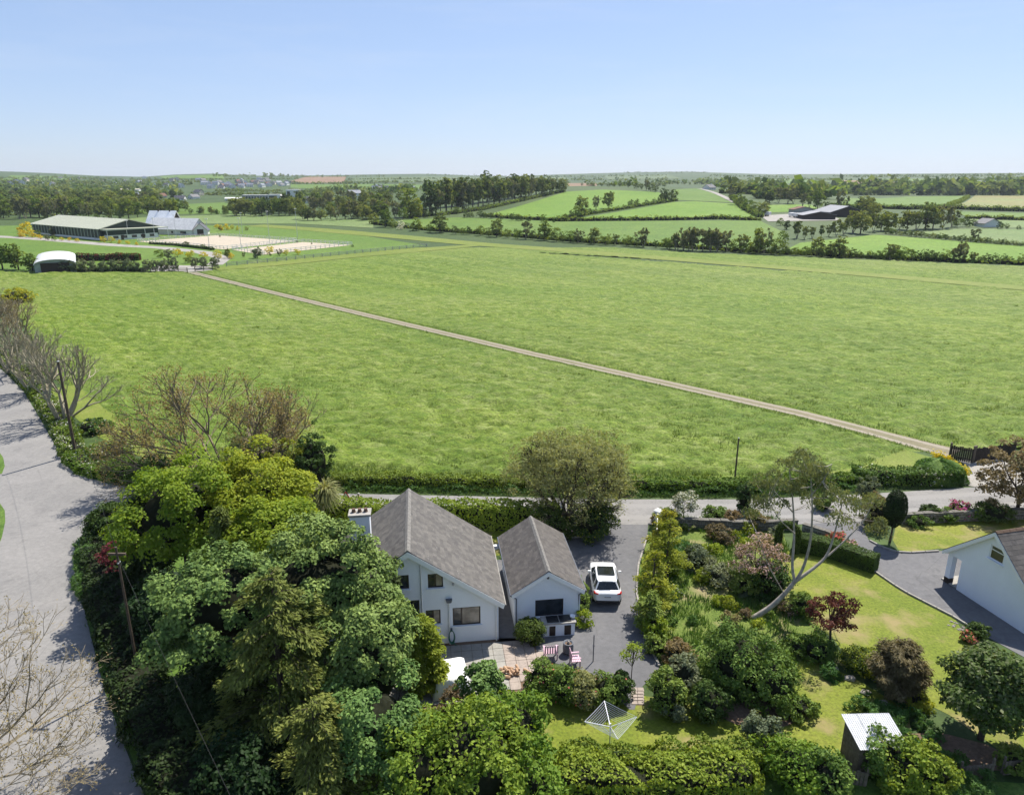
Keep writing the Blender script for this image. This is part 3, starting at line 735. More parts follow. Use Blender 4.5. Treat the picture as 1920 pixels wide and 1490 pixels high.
strip('lane', side_c, [6.6, 5.2, 4.6, 4.6, 4.8, 4.8, 4.8, 5, 5], 'road', .024, step=1.0)
strip('field_entrance', [(43.0, 56.8), (44.8, 60.0), (45.2, 62.6), (45.0, 64.6)], [8.5, 5.6, 4.6, 4.4], 'yard', .046, step=.6)

TRACK = [tuple(p) for p in gp((1790, 851), (1740, 838), (1640, 811), (1500, 775), (1250, 719), (1000, 664), (700, 594), (500, 546), (360, 511))]
strip('farm_track', TRACK, [3.4, 3.2, 2.6, 2.4, 2.4, 2.3, 2.4, 2.5, 2.7], 'gravel_track', .035, step=1.5)
STRIP_N = [tuple(p) for p in gp((2100, 556), (1920, 541), (1600, 513), (1300, 489), (1050, 469), (900, 459), (760, 447), (600, 435), (480, 427))]
STRIP_W = [tuple(p) for p in gp((400, 505), (520, 495), (640, 482), (760, 471), (850, 464), (905, 460))]
STRIP_S = [tuple(p) for p in gp((120, 725), (165, 765), (215, 805), (262, 832), (340, 868), (480, 886), (640, 894), (950, 901), (1250, 904), (1480, 903), (1600, 893), (1665, 873), (1720, 850))]
strip('mown_path', STRIP_N, [8, 8, 8.5, 9.5, 11, 12, 13, 13, 11], 'mown_strip', .11, step=3)
strip('mown_path', STRIP_W, [9, 9, 10, 12, 9, 5], 'mown_strip', .115, step=3)
strip('mown_path', STRIP_S, [3.5, 4.0, 4.2, 3.6, 2.6, 1.8, 1.4, 1.4, 1.4, 1.6, 3.5, 5.5, 3.0], 'mown_strip', .03, step=1.2)

# the wide meadow: tussocks modelled as relief near by, finer relief in the material
ys = 58.3 * 1.0048 ** np.arange(0, 330); tx = np.linspace(-1.0, .98, 440)
YY, TX = np.meshgrid(ys, tx, indexing='ij'); XX = YY * TX
P2 = np.c_[XX.ravel(), YY.ravel()]
field_poly = [tuple(p) for p in gp((640, 900), (300, 862), (160, 775), (95, 700), (30, 590), (-60, 545), (-300, 520), (-300, 508), (90, 511), (395, 510), (470, 490), (820, 461), (1920, 540), (2250, 565), (2250, 842), (1900, 843), (1785, 846), (1690, 850), (1620, 885), (1500, 902), (950, 903))]
field_poly2 = [tuple(p) for p in gp((820, 463), (1300, 492), (1920, 545), (2250, 570), (2250, 528), (1920, 500), (1300, 474), (1000, 455), (700, 428), (560, 422), (430, 425), (600, 436))]
ins = inside(P2, field_poly) | inside(P2, field_poly2)
dt = np.minimum(np.minimum(np.minimum(dist_line(P2, TRACK) - 1.9, np.linalg.norm(P2 - G(1740, 823)[:2], axis=1) - 2.4), dist_line(P2, STRIP_N) - 5.4), np.minimum(dist_line(P2, STRIP_W) - 5.6, dist_line(P2, STRIP_S) - 1.2))
x_, y_ = P2[:, 0], P2[:, 1]
c_, s_ = math.cos(.3), math.sin(.3); xr = x_ * c_ + y_ * s_; yr = -x_ * s_ + y_ * c_
tus = np.clip(vnoise(xr * .55, yr * 1.1, 1) - .35, 0, 1) * .5 + np.clip(vnoise(xr * 1.5, yr * 2.1, 2) - .4, 0, 1) * .4 + vnoise(xr * 3.1, yr * 3.6, 8) * .13
big = np.clip(vnoise(xr * .16 + 3, yr * .42, 6) - .52, 0, 1) * 1.0
hgt = .05 + tus * (.35 + 1.0 * vnoise(xr * .05, yr * .09, 7)) + big * tus * 1.1
hgt = hgt * np.clip(dt / 1.4, 0, 1) * np.clip((320 - y_) / 90, .25, 1) + .006
Vm = np.c_[P2, hgt + terr(x_, y_)]
id2 = np.arange(len(P2)).reshape(YY.shape)
Qm = np.stack([id2[:-1, :-1], id2[:-1, 1:], id2[1:, 1:], id2[1:, :-1]], -1).reshape(-1, 4)
keep = ins[Qm].all(1); Qm = Qm[keep]
used = np.unique(Qm); remap = np.zeros(len(P2), np.int32); remap[used] = np.arange(len(used))
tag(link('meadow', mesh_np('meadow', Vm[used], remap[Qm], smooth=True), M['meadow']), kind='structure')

sheet('paddock', gp((-200, 428), (60, 424), (300, 426), (480, 427), (640, 438), (800, 461), (640, 478), (420, 500), (396, 509), (-200, 508)), 'pasture_mid', .02, 4)
# distant fields, each draped on the land
wp = lambda pts: [W(a, b)[:2] for a, b in pts]
FIELDS = [
 ('pasture', 'pasture_bright', [(905, 405), (980, 385), (1062, 360), (1130, 356), (1235, 361), (1266, 378), (1180, 392), (1110, 403), (1052, 413)]),
 ('pasture', 'pasture_bright', [(1055, 414), (1120, 404), (1266, 379), (1300, 378), (1385, 383), (1425, 412), (1330, 411), (1200, 413)]),
 ('pasture', 'pasture_mid', [(1262, 356), (1318, 354), (1380, 381), (1300, 377), (1268, 376)]),
 ('pasture', 'pasture_mid', [(745, 414), (860, 408), (1050, 416), (1200, 415), (1424, 414), (1470, 436), (1465, 462), (1380, 466), (1200, 455), (950, 438), (800, 429)]),
 ('pasture', 'pasture_bright', [(1475, 468), (1500, 456), (1640, 441), (1700, 445), (1920, 462), (2080, 474), (2080, 502), (1920, 491), (1700, 484), (1560, 476)]),
 ('pasture', 'pasture_pale', [(1720, 437), (1800, 430), (1920, 430), (2080, 436), (2080, 470), (1920, 459), (1780, 444)]),
 ('pasture', 'pasture_pale', [(1820, 410), (1920, 413), (2080, 418), (2080, 434), (1920, 428), (1810, 427)]),
 ('pasture', 'pasture_mid', [(1790, 397), (1920, 400), (2080, 403), (2080, 415), (1920, 411), (1815, 408)]),
 ('stubble_field', 'stubble', [(1828, 367), (2080, 367), (2080, 396), (1920, 394), (1785, 389)]),
 ('pasture', 'pasture_mid', [(1580, 372), (1700, 369), (1815, 367), (1775, 389), (1680, 390), (1560, 388)]),
 ('pasture', 'pasture_bright', [(1440, 385), (1520, 384), (1545, 396), (1480, 398), (1440, 399)]),
 ('pasture', 'pasture_mid', [(280, 386), (420, 380), (450, 392), (440, 402), (250, 402)]),
 ('pasture', 'pasture_pale', [(440, 402), (700, 412), (700, 428), (560, 420), (300, 420), (180, 424), (160, 412), (330, 406)]),
 ('pasture', 'pasture_mid', [(545, 346), (700, 345), (800, 347), (800, 354), (620, 355), (545, 352)]),
 ('ploughed_field', 'ploughed', [(575, 332), (650, 331.5), (645, 343), (560, 344), (545, 340)]),
 ('pasture', 'pasture_dull', [(660, 334), (800, 331), (900, 333), (920, 341), (780, 343), (655, 343)]),
 ('ploughed_field', 'ploughed', [(1570, 339), (1650, 338.5), (1700, 345), (1640, 350), (1560, 347)]),
 ('pasture', 'pasture_mid', [(1430, 336), (1500, 335), (1560, 342), (1500, 345), (1420, 343)]),
 ('ploughed_field', 'ploughed', [(1530, 348), (1690, 352), (1700, 357), (1560, 356), (1490, 354)]),
 ('pasture', 'pasture_mid', [(1620, 336), (1750, 336), (1760, 342), (1700, 344), (1655, 340)]),
 ('pasture', 'pasture_dull', [(1760, 335), (1930, 334), (1930, 342), (1770, 342)]),
 ('ploughed_field', 'ploughed', [(1060, 344), (1120, 344), (1115, 349), (1065, 349)]),
 ('pasture', 'pasture_dull', [(1130, 330), (1250, 328), (1280, 335), (1140, 337)]),
 ('pasture', 'pasture_mid', [(20, 329), (140, 332), (150, 338), (0, 338)]),
 ('pasture', 'pasture_mid', [(300, 331), (420, 329), (420, 336), (310, 337)]),
 ('pasture', 'pasture_dull', [(960, 334), (1060, 332), (1070, 339), (960, 341)]),
]
for i, (nm, mt, px_) in enumerate(FIELDS):
    sheet(nm, wp(px_), mt, .12 + .02 * (i % 3) if i < 14 else .5, 4, True)
strip('hill_path', [W(*p) for p in ((1312, 354.5), (1340, 362), (1362, 372), (1378, 380))], 5, 'yard', .3, True, 4)
# ------------------------------------------------------------------ buildings near by
def slates(parent, name, u_eave, z_eave, u_ridge, z_ridge, v0, v1, mat, sw=.32, sl=.27, rng=None):
    """one slope laid with overlapping slates; joined, they are too small to pick apart"""
    rng = rng or RNG
    E0 = np.array([u_eave, z_eave]); R0 = np.array([u_ridge, z_ridge]); L = np.linalg.norm(R0 - E0); d = (R0 - E0) / L
    nrm = np.array([-d[1], d[0]]); nrm = nrm if nrm[1] > 0 else -nrm
    rows = int(round(L / sl)); cols = int(round((v1 - v0) / sw)); sl = L / rows; sw = (v1 - v0) / cols
    V = []; Q = []; T = []
    for i in range(rows):
        for j in range(-1, cols + 1):
            a = v0 + (j + (.5 if i % 2 else 0)) * sw; b = a + sw - .004
            a, b = max(a, v0), min(b, v1)
            if b - a < .03: continue
            s0 = i * sl - .01 + rng.normal(0, .006); s1 = s0 + sl * 1.15
            h0 = .011 + rng.uniform(0, .005); h1 = .004
            P = []
            for s, h in ((s0, h0), (s0, h0 - .009), (s1, h1)):
                q = E0 + d * s + nrm * h; P.append(q)
            n = len(V)
            V += [(P[0][0], a, P[0][1]), (P[0][0], b, P[0][1]), (P[2][0], b, P[2][1]), (P[2][0], a, P[2][1]), (P[1][0], a, P[1][1]), (P[1][0], b, P[1][1])]
            Q += [(n, n + 1, n + 2, n + 3), (n + 4, n + 5, n + 1, n)]; t = rng.uniform(0, 1); T += [t, t]
    o = link(name, mesh_np(name, np.array(V), np.array(Q), T), M[mat], parent); o['kind'] = 'stuff'
    return o

def gable_wall(mb, outline, holes, v, d=.1):
    """front wall with real openings: face with holes, reveals and outer edges"""
    rings = [outline] + [[(a, c), (a, e), (b, e), (b, c)] for a, b, c, e in holes]
    flat = [(p, v, q) for r in rings for p, q in r]
    tri = tessellate_polygon([[Vector((p, q, 0)) for p, q in r] for r in rings])
    mb.add(flat, [tuple(t) for t in tri])
    for r in rings:
        n = len(r); mb.add([(p, v, q) for p, q in r] + [(p, v + d, q) for p, q in r], [(i, (i + 1) % n, (i + 1) % n + n, i + n) for i in range(n)])
    return mb

def window(parent, u0, u1, z0, z1, v, glass='glass', frame='dark_frame', bars=(.5,), sill=True, trans=None, depth=.06):
    fr = MB(); w = .07; vs0 = v; v = v + .045
    fr.box(u0, u1, v, v + depth, z0, z0 + w); fr.box(u0, u1, v, v + depth, z1 - w, z1)
    fr.box(u0, u0 + w, v, v + depth, z0 + w, z1 - w); fr.box(u1 - w, u1, v, v + depth, z0 + w, z1 - w)
    for b in bars:
        c = u0 + (u1 - u0) * b; fr.box(c - w * .55, c + w * .55, v + .003, v + depth - .01, z0 + w, z1 - w)
    if trans: fr.box(u0 + w, u0 + (u1 - u0) * bars[0] - w * .55 if bars else u1 - w, v + .005, v + depth - .01, trans - .03, trans + .03)
    f = fr.build('window', M[frame], parent)
    xs = [u0 + w] + [u0 + (u1 - u0) * b for b in bars] + [u1 - w]
    for i in range(len(xs) - 1):
        MB().box(xs[i], xs[i + 1], v + .02 + .003 * i, v + .034 + .003 * i, z0 + w * .9, z1 - w * .9).build('pane', M[glass] if not isinstance(glass, (list, tuple)) else M[glass[i % len(glass)]], f)
    if sill: MB().box(u0 - .09, u1 + .09, vs0 - .11, vs0 + .05, z0 - .075, z0 - .004).build('sill', M['white_render'], f, bevel=.01)
    return f

# --- the two-storey white house
HX, HY, HR = -5.752, 35.393, .128
house = thing('white_house', 'white rendered house with steep grey slate roof, chimney and tall gable facing us', 'house', (HX, HY, 0), HR)
we, ze, zr_, Lh = 5.364, 2.569, 6.323, 8.368; sl_ = (zr_ - ze) / we
ww = 5.05; zw = ze + .27 - .10
hw_out = [(-ww, -.05), (ww, -.05), (ww, ze - .02), (0, zr_ - .25), (-ww, ze - .02)]
hw_holes = [(1.05, 1.90, 3.74, 4.63), (-1.35, -.01, 3.79, 4.67), (.86, 1.70, 1.37, 2.30), (2.40, 4.00, 1.15, 2.33), (-.55, .52, 1.45, 3.02), (-3.4, -1.9, 1.3, 2.4)]
gable_wall(MB().prism(hw_out, 'y', .452, Lh - .35), hw_out, hw_holes, .35).build('wall', M['white_render'], house)
for s in (1, -1):
    d = MB().prism([(s * we, ze), (0, zr_), (0, zr_ - .14), (s * (we - .03), ze - .12)], 'y', 0.02, Lh).build('roof', M['slates'], house)
    slates(d, 'slates', s * (we + .03), ze - .02, s * .03, zr_ + .0, 0, Lh, 'slates', rng=np.random.default_rng(3 + s))
    MB().prism([(s * (we + .02), ze - .03), (0, zr_ - .03), (0, zr_ - .36), (s * (we - .06), ze - .30)], 'y', -.03, .015).build('bargeboard', M['white_paint'], house)
    MB().prism([(s * (we - .02), ze - .16), (s * (we - .4), ze - .16 + .02), (0, zr_ - .4), (0, zr_ - .34)], 'y', .02, .34).build('soffit', M['white_paint'], house)
    MB().tube([(s * (we + .07), -.02, ze - .06), (s * (we + .07), Lh, ze - .06)], .04, 8).build('gutter', M['kerb_stone'], house)
rt = MB()
for i in range(19):
    a = i * Lh / 19; rt.prism([(-.16, zr_ - .05), (-.02, zr_ + .075), (.02, zr_ + .075), (.16, zr_ - .05)], 'y', a, a + Lh / 19 - .02)
o_ = rt.build('ridge_tiles', M['ridge'], house); o_['kind'] = 'stuff'
window(house, 1.05, 1.90, 3.74, 4.63, .35, ['glass', 'curtain_glass'], trans=4.33)
window(house, -1.35, -.01, 3.79, 4.67, .35, 'glass')
window(house, .86, 1.70, 1.37, 2.30, .35, ['glass', 'curtain_glass'], trans=1.95)
window(house, 2.40, 4.00, 1.15, 2.33, .35, ['glass', 'curtain_glass', 'curtain_glass'], bars=(.32,))
window(house, -.55, .52, 1.45, 3.02, .35, 'glass')
window(house, -3.4, -1.9, 1.3, 2.4, .35, 'glass')
for (u, z0, z1) in ((.68, 0, 5.66), (2.2, 0, 2.80), (4.92, 0, 2.40)):
    p = MB(); p.tube([(u, .27, z0), (u, .27, z1)], .042, 8)
    for zc in np.arange(.6, z1, 1.4): p.tube([(u, .27, zc), (u, .27, zc + .05)], .055, 8)
    dp = p.build('drainpipe', M['white_paint'], house, smooth=False)
    if u == 2.2: MB().prism([(u - .13, 2.80), (u + .13, 2.80), (u + .18, 2.98), (u - .18, 2.98)], 'y', .14, .345).build('hopper', M['grey_pipe'], dp)
MB().box(2.40, 2.50, .2, .35, 4.00, 4.14).tube([(2.45, .2, 4.06), (2.45, .06, 3.98)], [.05, .07], 8).build('security_light', M['galvanised'], house)
c = MB(); c.box(-3.48, -2.3, 4.25, 5.05, 3.4, 6.52); ch = c.build('chimney', M['white_render'], house)
MB().box(-3.56, -2.22, 4.17, 5.13, 6.522, 6.66).build('chimney_cap', M['concrete'], ch, bevel=.02)
for k in range(3): MB().lathe([(.13, 6.662), (.14, 6.70), (.11, 6.74), (.10, 6.86), (.12, 6.88)], -3.25 + .36 * k, 4.65, 10).build('chimney_pot', M['pot_dark'], ch)
MB().box(5.06, 5.1, 5.2, 6.1, 0, 2.0).build('door', M['dark_frame'], house)
# side lean-to wall with an arched gateway that ties house and garage together
lk = thing('arched_gateway', 'white wall with arched opening linking the house and the garage', 'gateway', (HX, HY, 0), HR)
arch = [(5.2, 0), (5.42, 0), (5.42, 1.5)] + [(5.42 + .42 - .42 * math.cos(a), 1.5 + .42 * math.sin(a)) for a in np.linspace(0, math.pi, 9)][1:] + [(6.26, 0), (6.42, 0), (6.42, 2.1), (5.2, 2.1)]
MB().prism(arch, 'y', 7.6, 7.82).build('wall', M['white_render'], lk)
MB().box(5.2, 6.45, 7.58, 7.84, 2.102, 2.15).build('coping', M['white_paint'], lk)

# --- garage
GX, GY, GR = 2.171, 37.556, .124
gar = thing('garage', 'low white outbuilding with grey slate gable roof beside the parked car', 'garage', (GX, GY, 0), GR)
gw, ge, gz, gl = 2.216, 2.40, 3.795, 7.303
gw_out = [(-2.0, -.05), (2.0, -.05), (2.0, ge), (0, gz - .2), (-2.0, ge)]
gable_wall(MB().prism(gw_out, 'y', .402, gl - .3), gw_out, [(-.74, .98, .60, 1.74)], .3).build('wall', M['white_render'], gar)
for s in (1, -1):
    d = MB().prism([(s * gw, ge), (0, gz), (0, gz - .12), (s * (gw - .03), ge - .1)], 'y', .02, gl).build('roof', M['slates_brown'], gar)
    slates(d, 'slates', s * (gw + .03), ge - .02, s * .03, gz, 0, gl, 'slates_brown', rng=np.random.default_rng(8 + s))
    MB().prism([(s * (gw + .01), ge - .03), (0, gz - .03), (0, gz - .3), (s * (gw - .05), ge - .28)], 'y', -.03, .015).build('bargeboard', M['white_paint'], gar)
    MB().prism([(s * (gw - .02), ge - .14), (s * (gw - .25), ge - .13), (0, gz - .34), (0, gz - .28)], 'y', .02, .29).build('soffit', M['white_paint'], gar)
    MB().tube([(s * (gw + .06), -.02, ge - .06), (s * (gw + .06), gl, ge - .06)], .05, 8).build('gutter', M['grey_pipe'], gar)
    MB().tube([(s * (gw + .05), .06, ge - .1), (s * 1.9, .2, ge - .42), (s * 1.9, .24, .02)], .042, 8).build('drainpipe', M['grey_pipe'], gar)
rt = MB()
for i in range(17):
    a = i * gl / 17; rt.prism([(-.15, gz - .05), (-.02, gz + .07), (.02, gz + .07), (.15, gz - .05)], 'y', a, a + gl / 17 - .02)
o_ = rt.build('ridge_tiles', M['ridge'], gar); o_['kind'] = 'stuff'
window(gar, -.74, .98, .60, 1.74, .3, 'glass', bars=())
MB().box(-.06, .06, .2, .3, 3.18, 3.32).build('security_light', M['grey_pipe'], gar)

# --- white outdoor kitchen in front of the garage
bq = thing('outdoor_kitchen', 'white masonry barbecue counter with two dark doors below the garage window', 'barbecue', (GX, GY, 0), GR)
b = MB(); b.box(-.45, 1.45, -.92, -.22, 0, .84); b.build('counter', M['white_render'], bq)
MB().box(-.52, 1.52, -1.0, -.15, .842, .92).build('worktop', M['concrete'], bq, bevel=.01)
for (a0, a1) in ((-.08, .28), (.82, 1.22)): MB().box(a0, a1, -.945, -.925, .06, .70).build('door', M['dark_frame'], bq)
for (a0, a1) in ((-.2, .5), (.56, 1.25)): MB().box(a0, a1, -.88, -.24, .924, .98).build('hob', M['hob_black'], bq, bevel=.015)
MB().lathe([(.02, .98), (.16, 1.0), (.17, 1.08), (.16, 1.09), (.02, 1.0)], 1.38, -.55, 12).build('bowl', M['white_paint'], bq)

# --- neighbour's house, gable with porch
nbx, nby, nbr = 28.81, 42.636, -1.329
nb = thing('neighbour_house', 'white gabled bungalow with brown slate roof and porch pillar at the right edge', 'house', (nbx, nby, 0), nbr)
nw, nr2, ne = 3.055, 5.284, 2.297; Ln = 15.0
body = [(1.0, 0), (6.1, 0), (6.1, 2.45), (nw, nr2 - .22), (-.05, 2.35), (-.05, 2.12), (1.0, 2.12)]
gable_wall(MB().prism(body, 'y', .352, 2.6), body, [(2.75, 3.75, 3.35, 4.28)], .25).build('wall', M['white_render'], nb)
MB().prism([(-.05, 0), (6.1, 0), (6.1, 2.45), (nw, nr2 - .22), (-.05, 2.35)], 'y', 2.602, Ln).build('wall', M['white_render'], nb)
MB().box(-.05, .32, .25, .62, .42, 2.118).build('pillar', M['white_render'], nb); MB().box(-.06, .33, .24, .63, 0, .418).build('pillar_base', M['timber_dark'], nb)
MB().box(-.3, 1.0, .3, 2.6, 0, .10).build('porch_step', M['concrete'], nb)
for s, ue, zb in ((-1, -.35, 2.23), (1, 6.45, 2.28)):
    d = MB().prism([(ue, zb), (nw, nr2), (nw, nr2 - .12), (ue + .03 * -s, zb - .1)], 'y', .02, Ln).build('roof', M['slates_brown'], nb)
    slates(d, 'slates', ue + .03 * s, zb - .02, nw + s * .03, nr2, 0, Ln, 'slates_brown', .34, .3, rng=np.random.default_rng(20 + s))
    MB().prism([(ue, zb - .03), (nw, nr2 - .03), (nw, nr2 - .3), (ue - .05 * s, zb - .27)], 'y', -.03, .015).build('bargeboard', M['white_paint'], nb)
    MB().prism([(ue - .02 * s, zb - .13), (ue - .3 * s, zb - .12), (nw, nr2 - .34), (nw, nr2 - .28)], 'y', .02, .24).build('soffit', M['white_paint'], nb)
rt = MB()
for i in range(30):
    a = i * Ln / 30; rt.prism([(nw - .15, nr2 - .05), (nw - .02, nr2 + .07), (nw + .02, nr2 + .07), (nw + .15, nr2 - .05)], 'y', a, a + Ln / 30 - .02)
o_ = rt.build('ridge_tiles', M['pot_dark'], nb); o_['kind'] = 'stuff'
window(nb, 2.75, 3.75, 3.35, 4.28, .25, 'glass', 'white_paint', bars=(), trans=3.98)

# ------------------------------------------------------------------ paving and drives
gpp = lambda *p: [tuple(G(a, b)[:2]) for a, b in p]
sheet('driveway', gpp((1152, 951), (1218, 951), (1214, 1000), (1196, 1060), (1192, 1110), (1208, 1190), (1236, 1252), (1200, 1292), (1190, 1330), (1180, 1330), (1110, 1262), (1030, 1240), (1005, 1220), (1005, 1165), (1060, 1150), (1060, 1010), (1140, 1004)), 'drive', .016)
sheet('side_path', [tuple((HX + u * math.cos(HR) - v * math.sin(HR), HY + u * math.sin(HR) + v * math.cos(HR))) for u, v in ((5.05, -.1), (7.0, -.1), (6.75, 9.5), (4.9, 9.5))], 'drive', .012)
# terrace of square slabs in two colours
pat = MB(); po = sheet('patio', gpp((700, 1215), (940, 1196), (1030, 1196), (1035, 1250), (990, 1290), (930, 1320), (800, 1330), (700, 1320)), 'soil', .012)
rngp = np.random.default_rng(4)
slab_me = None; slab_n = 0
ppoly = gpp((700, 1215), (935, 1199), (1003, 1199), (1022, 1240), (985, 1278), (930, 1315), (800, 1325), (700, 1315))
for i in range(-14, 22):
    for j in range(-14, 4):
        u, v = -2 + i * .6, j * .6 + .05
        cx_, cy_ = HX + (u + .3) * math.cos(HR) - (v + .3) * math.sin(HR), HY + (u + .3) * math.sin(HR) + (v + .3) * math.cos(HR)
        if not inside(np.array([[cx_, cy_]]), ppoly)[0]: continue
        if -5.1 < u + .3 < 5.1 and v + .3 > .3: continue
        pink = u > 4.6
        key = 'slab_p' if pink else 'slab_g'
        if key not in bpy.data.meshes:
            o = MB().box(-.29, .29, -.29, .29, -.02, .02).build('paving_slab', M['paving_pink' if pink else 'paving'], po, bevel=.006); o.data.name = key
        else:
            o = bpy.data.objects.new('paving_slab', bpy.data.meshes[key]); C.objects.link(o); o.parent = po
        o.location = (cx_, cy_, .022 + rngp.uniform(0, .006)); o.rotation_euler = (rngp.normal(0, .004), rngp.normal(0, .004), HR)
# step slabs at the foot of the drive
sp_ = sheet('garden_path', gpp((1184, 1290), (1207, 1290), (1207, 1322), (1182, 1322)), 'soil', .014)
for k in range(10):
    a = G(1190 + 11 * (k % 2), 1293 + 6 * (k // 2)); o = MB().box(-.17, .17, -.15, .15, -.01, .025).build('paving_slab', M['paving_pink'], sp_, bevel=.005); o.location = (a[0], a[1], .022)

sheet('front_lawn', gpp((560, 985), (760, 985), (1045, 972), (1056, 1003), (1000, 1030), (700, 1080), (560, 1030)), 'lawn', .008)
sheet('neighbour_drive', gpp((1470, 951), (1610, 951), (1620, 985), (1628, 1012), (1690, 1038), (1760, 1033), (2600, 1033), (2600, 1335), (2100, 1335), (1935, 1240), (1840, 1188), (1795, 1160), (1690, 1105), (1610, 1055), (1560, 1000), (1500, 972)), 'drive', .02)
sheet('neighbour_lawn', gpp((1680, 985), (1720, 972), (1900, 965), (2500, 965), (2500, 1028), (1760, 1028), (1705, 1036), (1684, 1030), (1674, 1012)), 'lawn', .01)
sheet('garden_lawn', gpp((1440, 1040), (1500, 1028), (1605, 1052), (1690, 1106), (1790, 1158), (1808, 1190), (1860, 1230), (1935, 1270), (2100, 1345), (2600, 1345), (2600, 1520), (2000, 1480), (1880, 1410), (1780, 1340), (1700, 1300), (1600, 1245), (1560, 1195), (1500, 1150), (1440, 1090)), 'lawn', .01)
sheet('lower_lawn', gpp((985, 1300), (1180, 1300), (1380, 1330), (1480, 1240), (1520, 1235), (1600, 1270), (1700, 1330), (1720, 1420), (1560, 1420), (1400, 1400), (1060, 1410), (1000, 1390)), 'lawn', .012)
sheet('rough_bed', gpp((1222, 962), (1460, 968), (1480, 1040), (1450, 1100), (1520, 1160), (1600, 1250), (1480, 1235), (1370, 1330), (1230, 1300), (1245, 1250), (1212, 1190), (1196, 1110), (1200, 1060), (1218, 1000)), 'rough_garden', .006)
sheet('wood_floor', gpp((232, 930), (560, 960), (620, 1060), (700, 1215), (800, 1330), (1000, 1390), (1060, 1410), (2100, 1480), (2300, 1650), (300, 1650), (275, 1490), (196, 1290), (152, 1110), (146, 1040), (160, 990)), 'verge', .004)
sheet('soil_bed', gpp((1320, 1330), (1420, 1310), (1480, 1325), (1520, 1345), (1470, 1362), (1380, 1358)), 'soil', .016)
sheet('soil_bed', gpp((1640, 1380), (1760, 1372), (1850, 1395), (1905, 1425), (1890, 1445), (1780, 1440), (1680, 1430)), 'soil', .016)
# kerbs, laid stone by stone
def kerb(label_name, pts, par):
    l, L = resample(np.asarray([p[:2] for p in pts]), .9)
    for i in range(len(l) - 1):
        d = l[i + 1] - l[i]; n = np.linalg.norm(d)
        if 'kerb_me' not in bpy.data.meshes:
            o = MB().box(-.435, .435, -.06, .06, -.05, .11).build('kerbstone', M['kerb_stone'], par, bevel=.012); o.data.name = 'kerb_me'
        else:
            o = bpy.data.objects.new('kerbstone', bpy.data.meshes['kerb_me']); C.objects.link(o); o.parent = par
        o.location = ((l[i, 0] + l[i + 1, 0]) / 2, (l[i, 1] + l[i + 1, 1]) / 2, .02); o.rotation_euler = (0, 0, math.atan2(d[1], d[0])); o.scale = (n / .9, 1, 1)
drive_o = bpy.data.objects['driveway']; nd_o = bpy.data.objects['neighbour_drive']
kerb('k', gpp((1214, 1005), (1197, 1060), (1193, 1110), (1209, 1190), (1236, 1250)), drive_o)
kerb('k', gpp((1060, 1008), (1100, 1007), (1138, 1004)), drive_o)
kerb('k', gpp((1618, 1057), (1690, 1107), (1795, 1161), (1840, 1190)), nd_o)
kerb('k', gpp((1630, 1014), (1660, 1030), (1690, 1038), (1760, 1034)), nd_o)
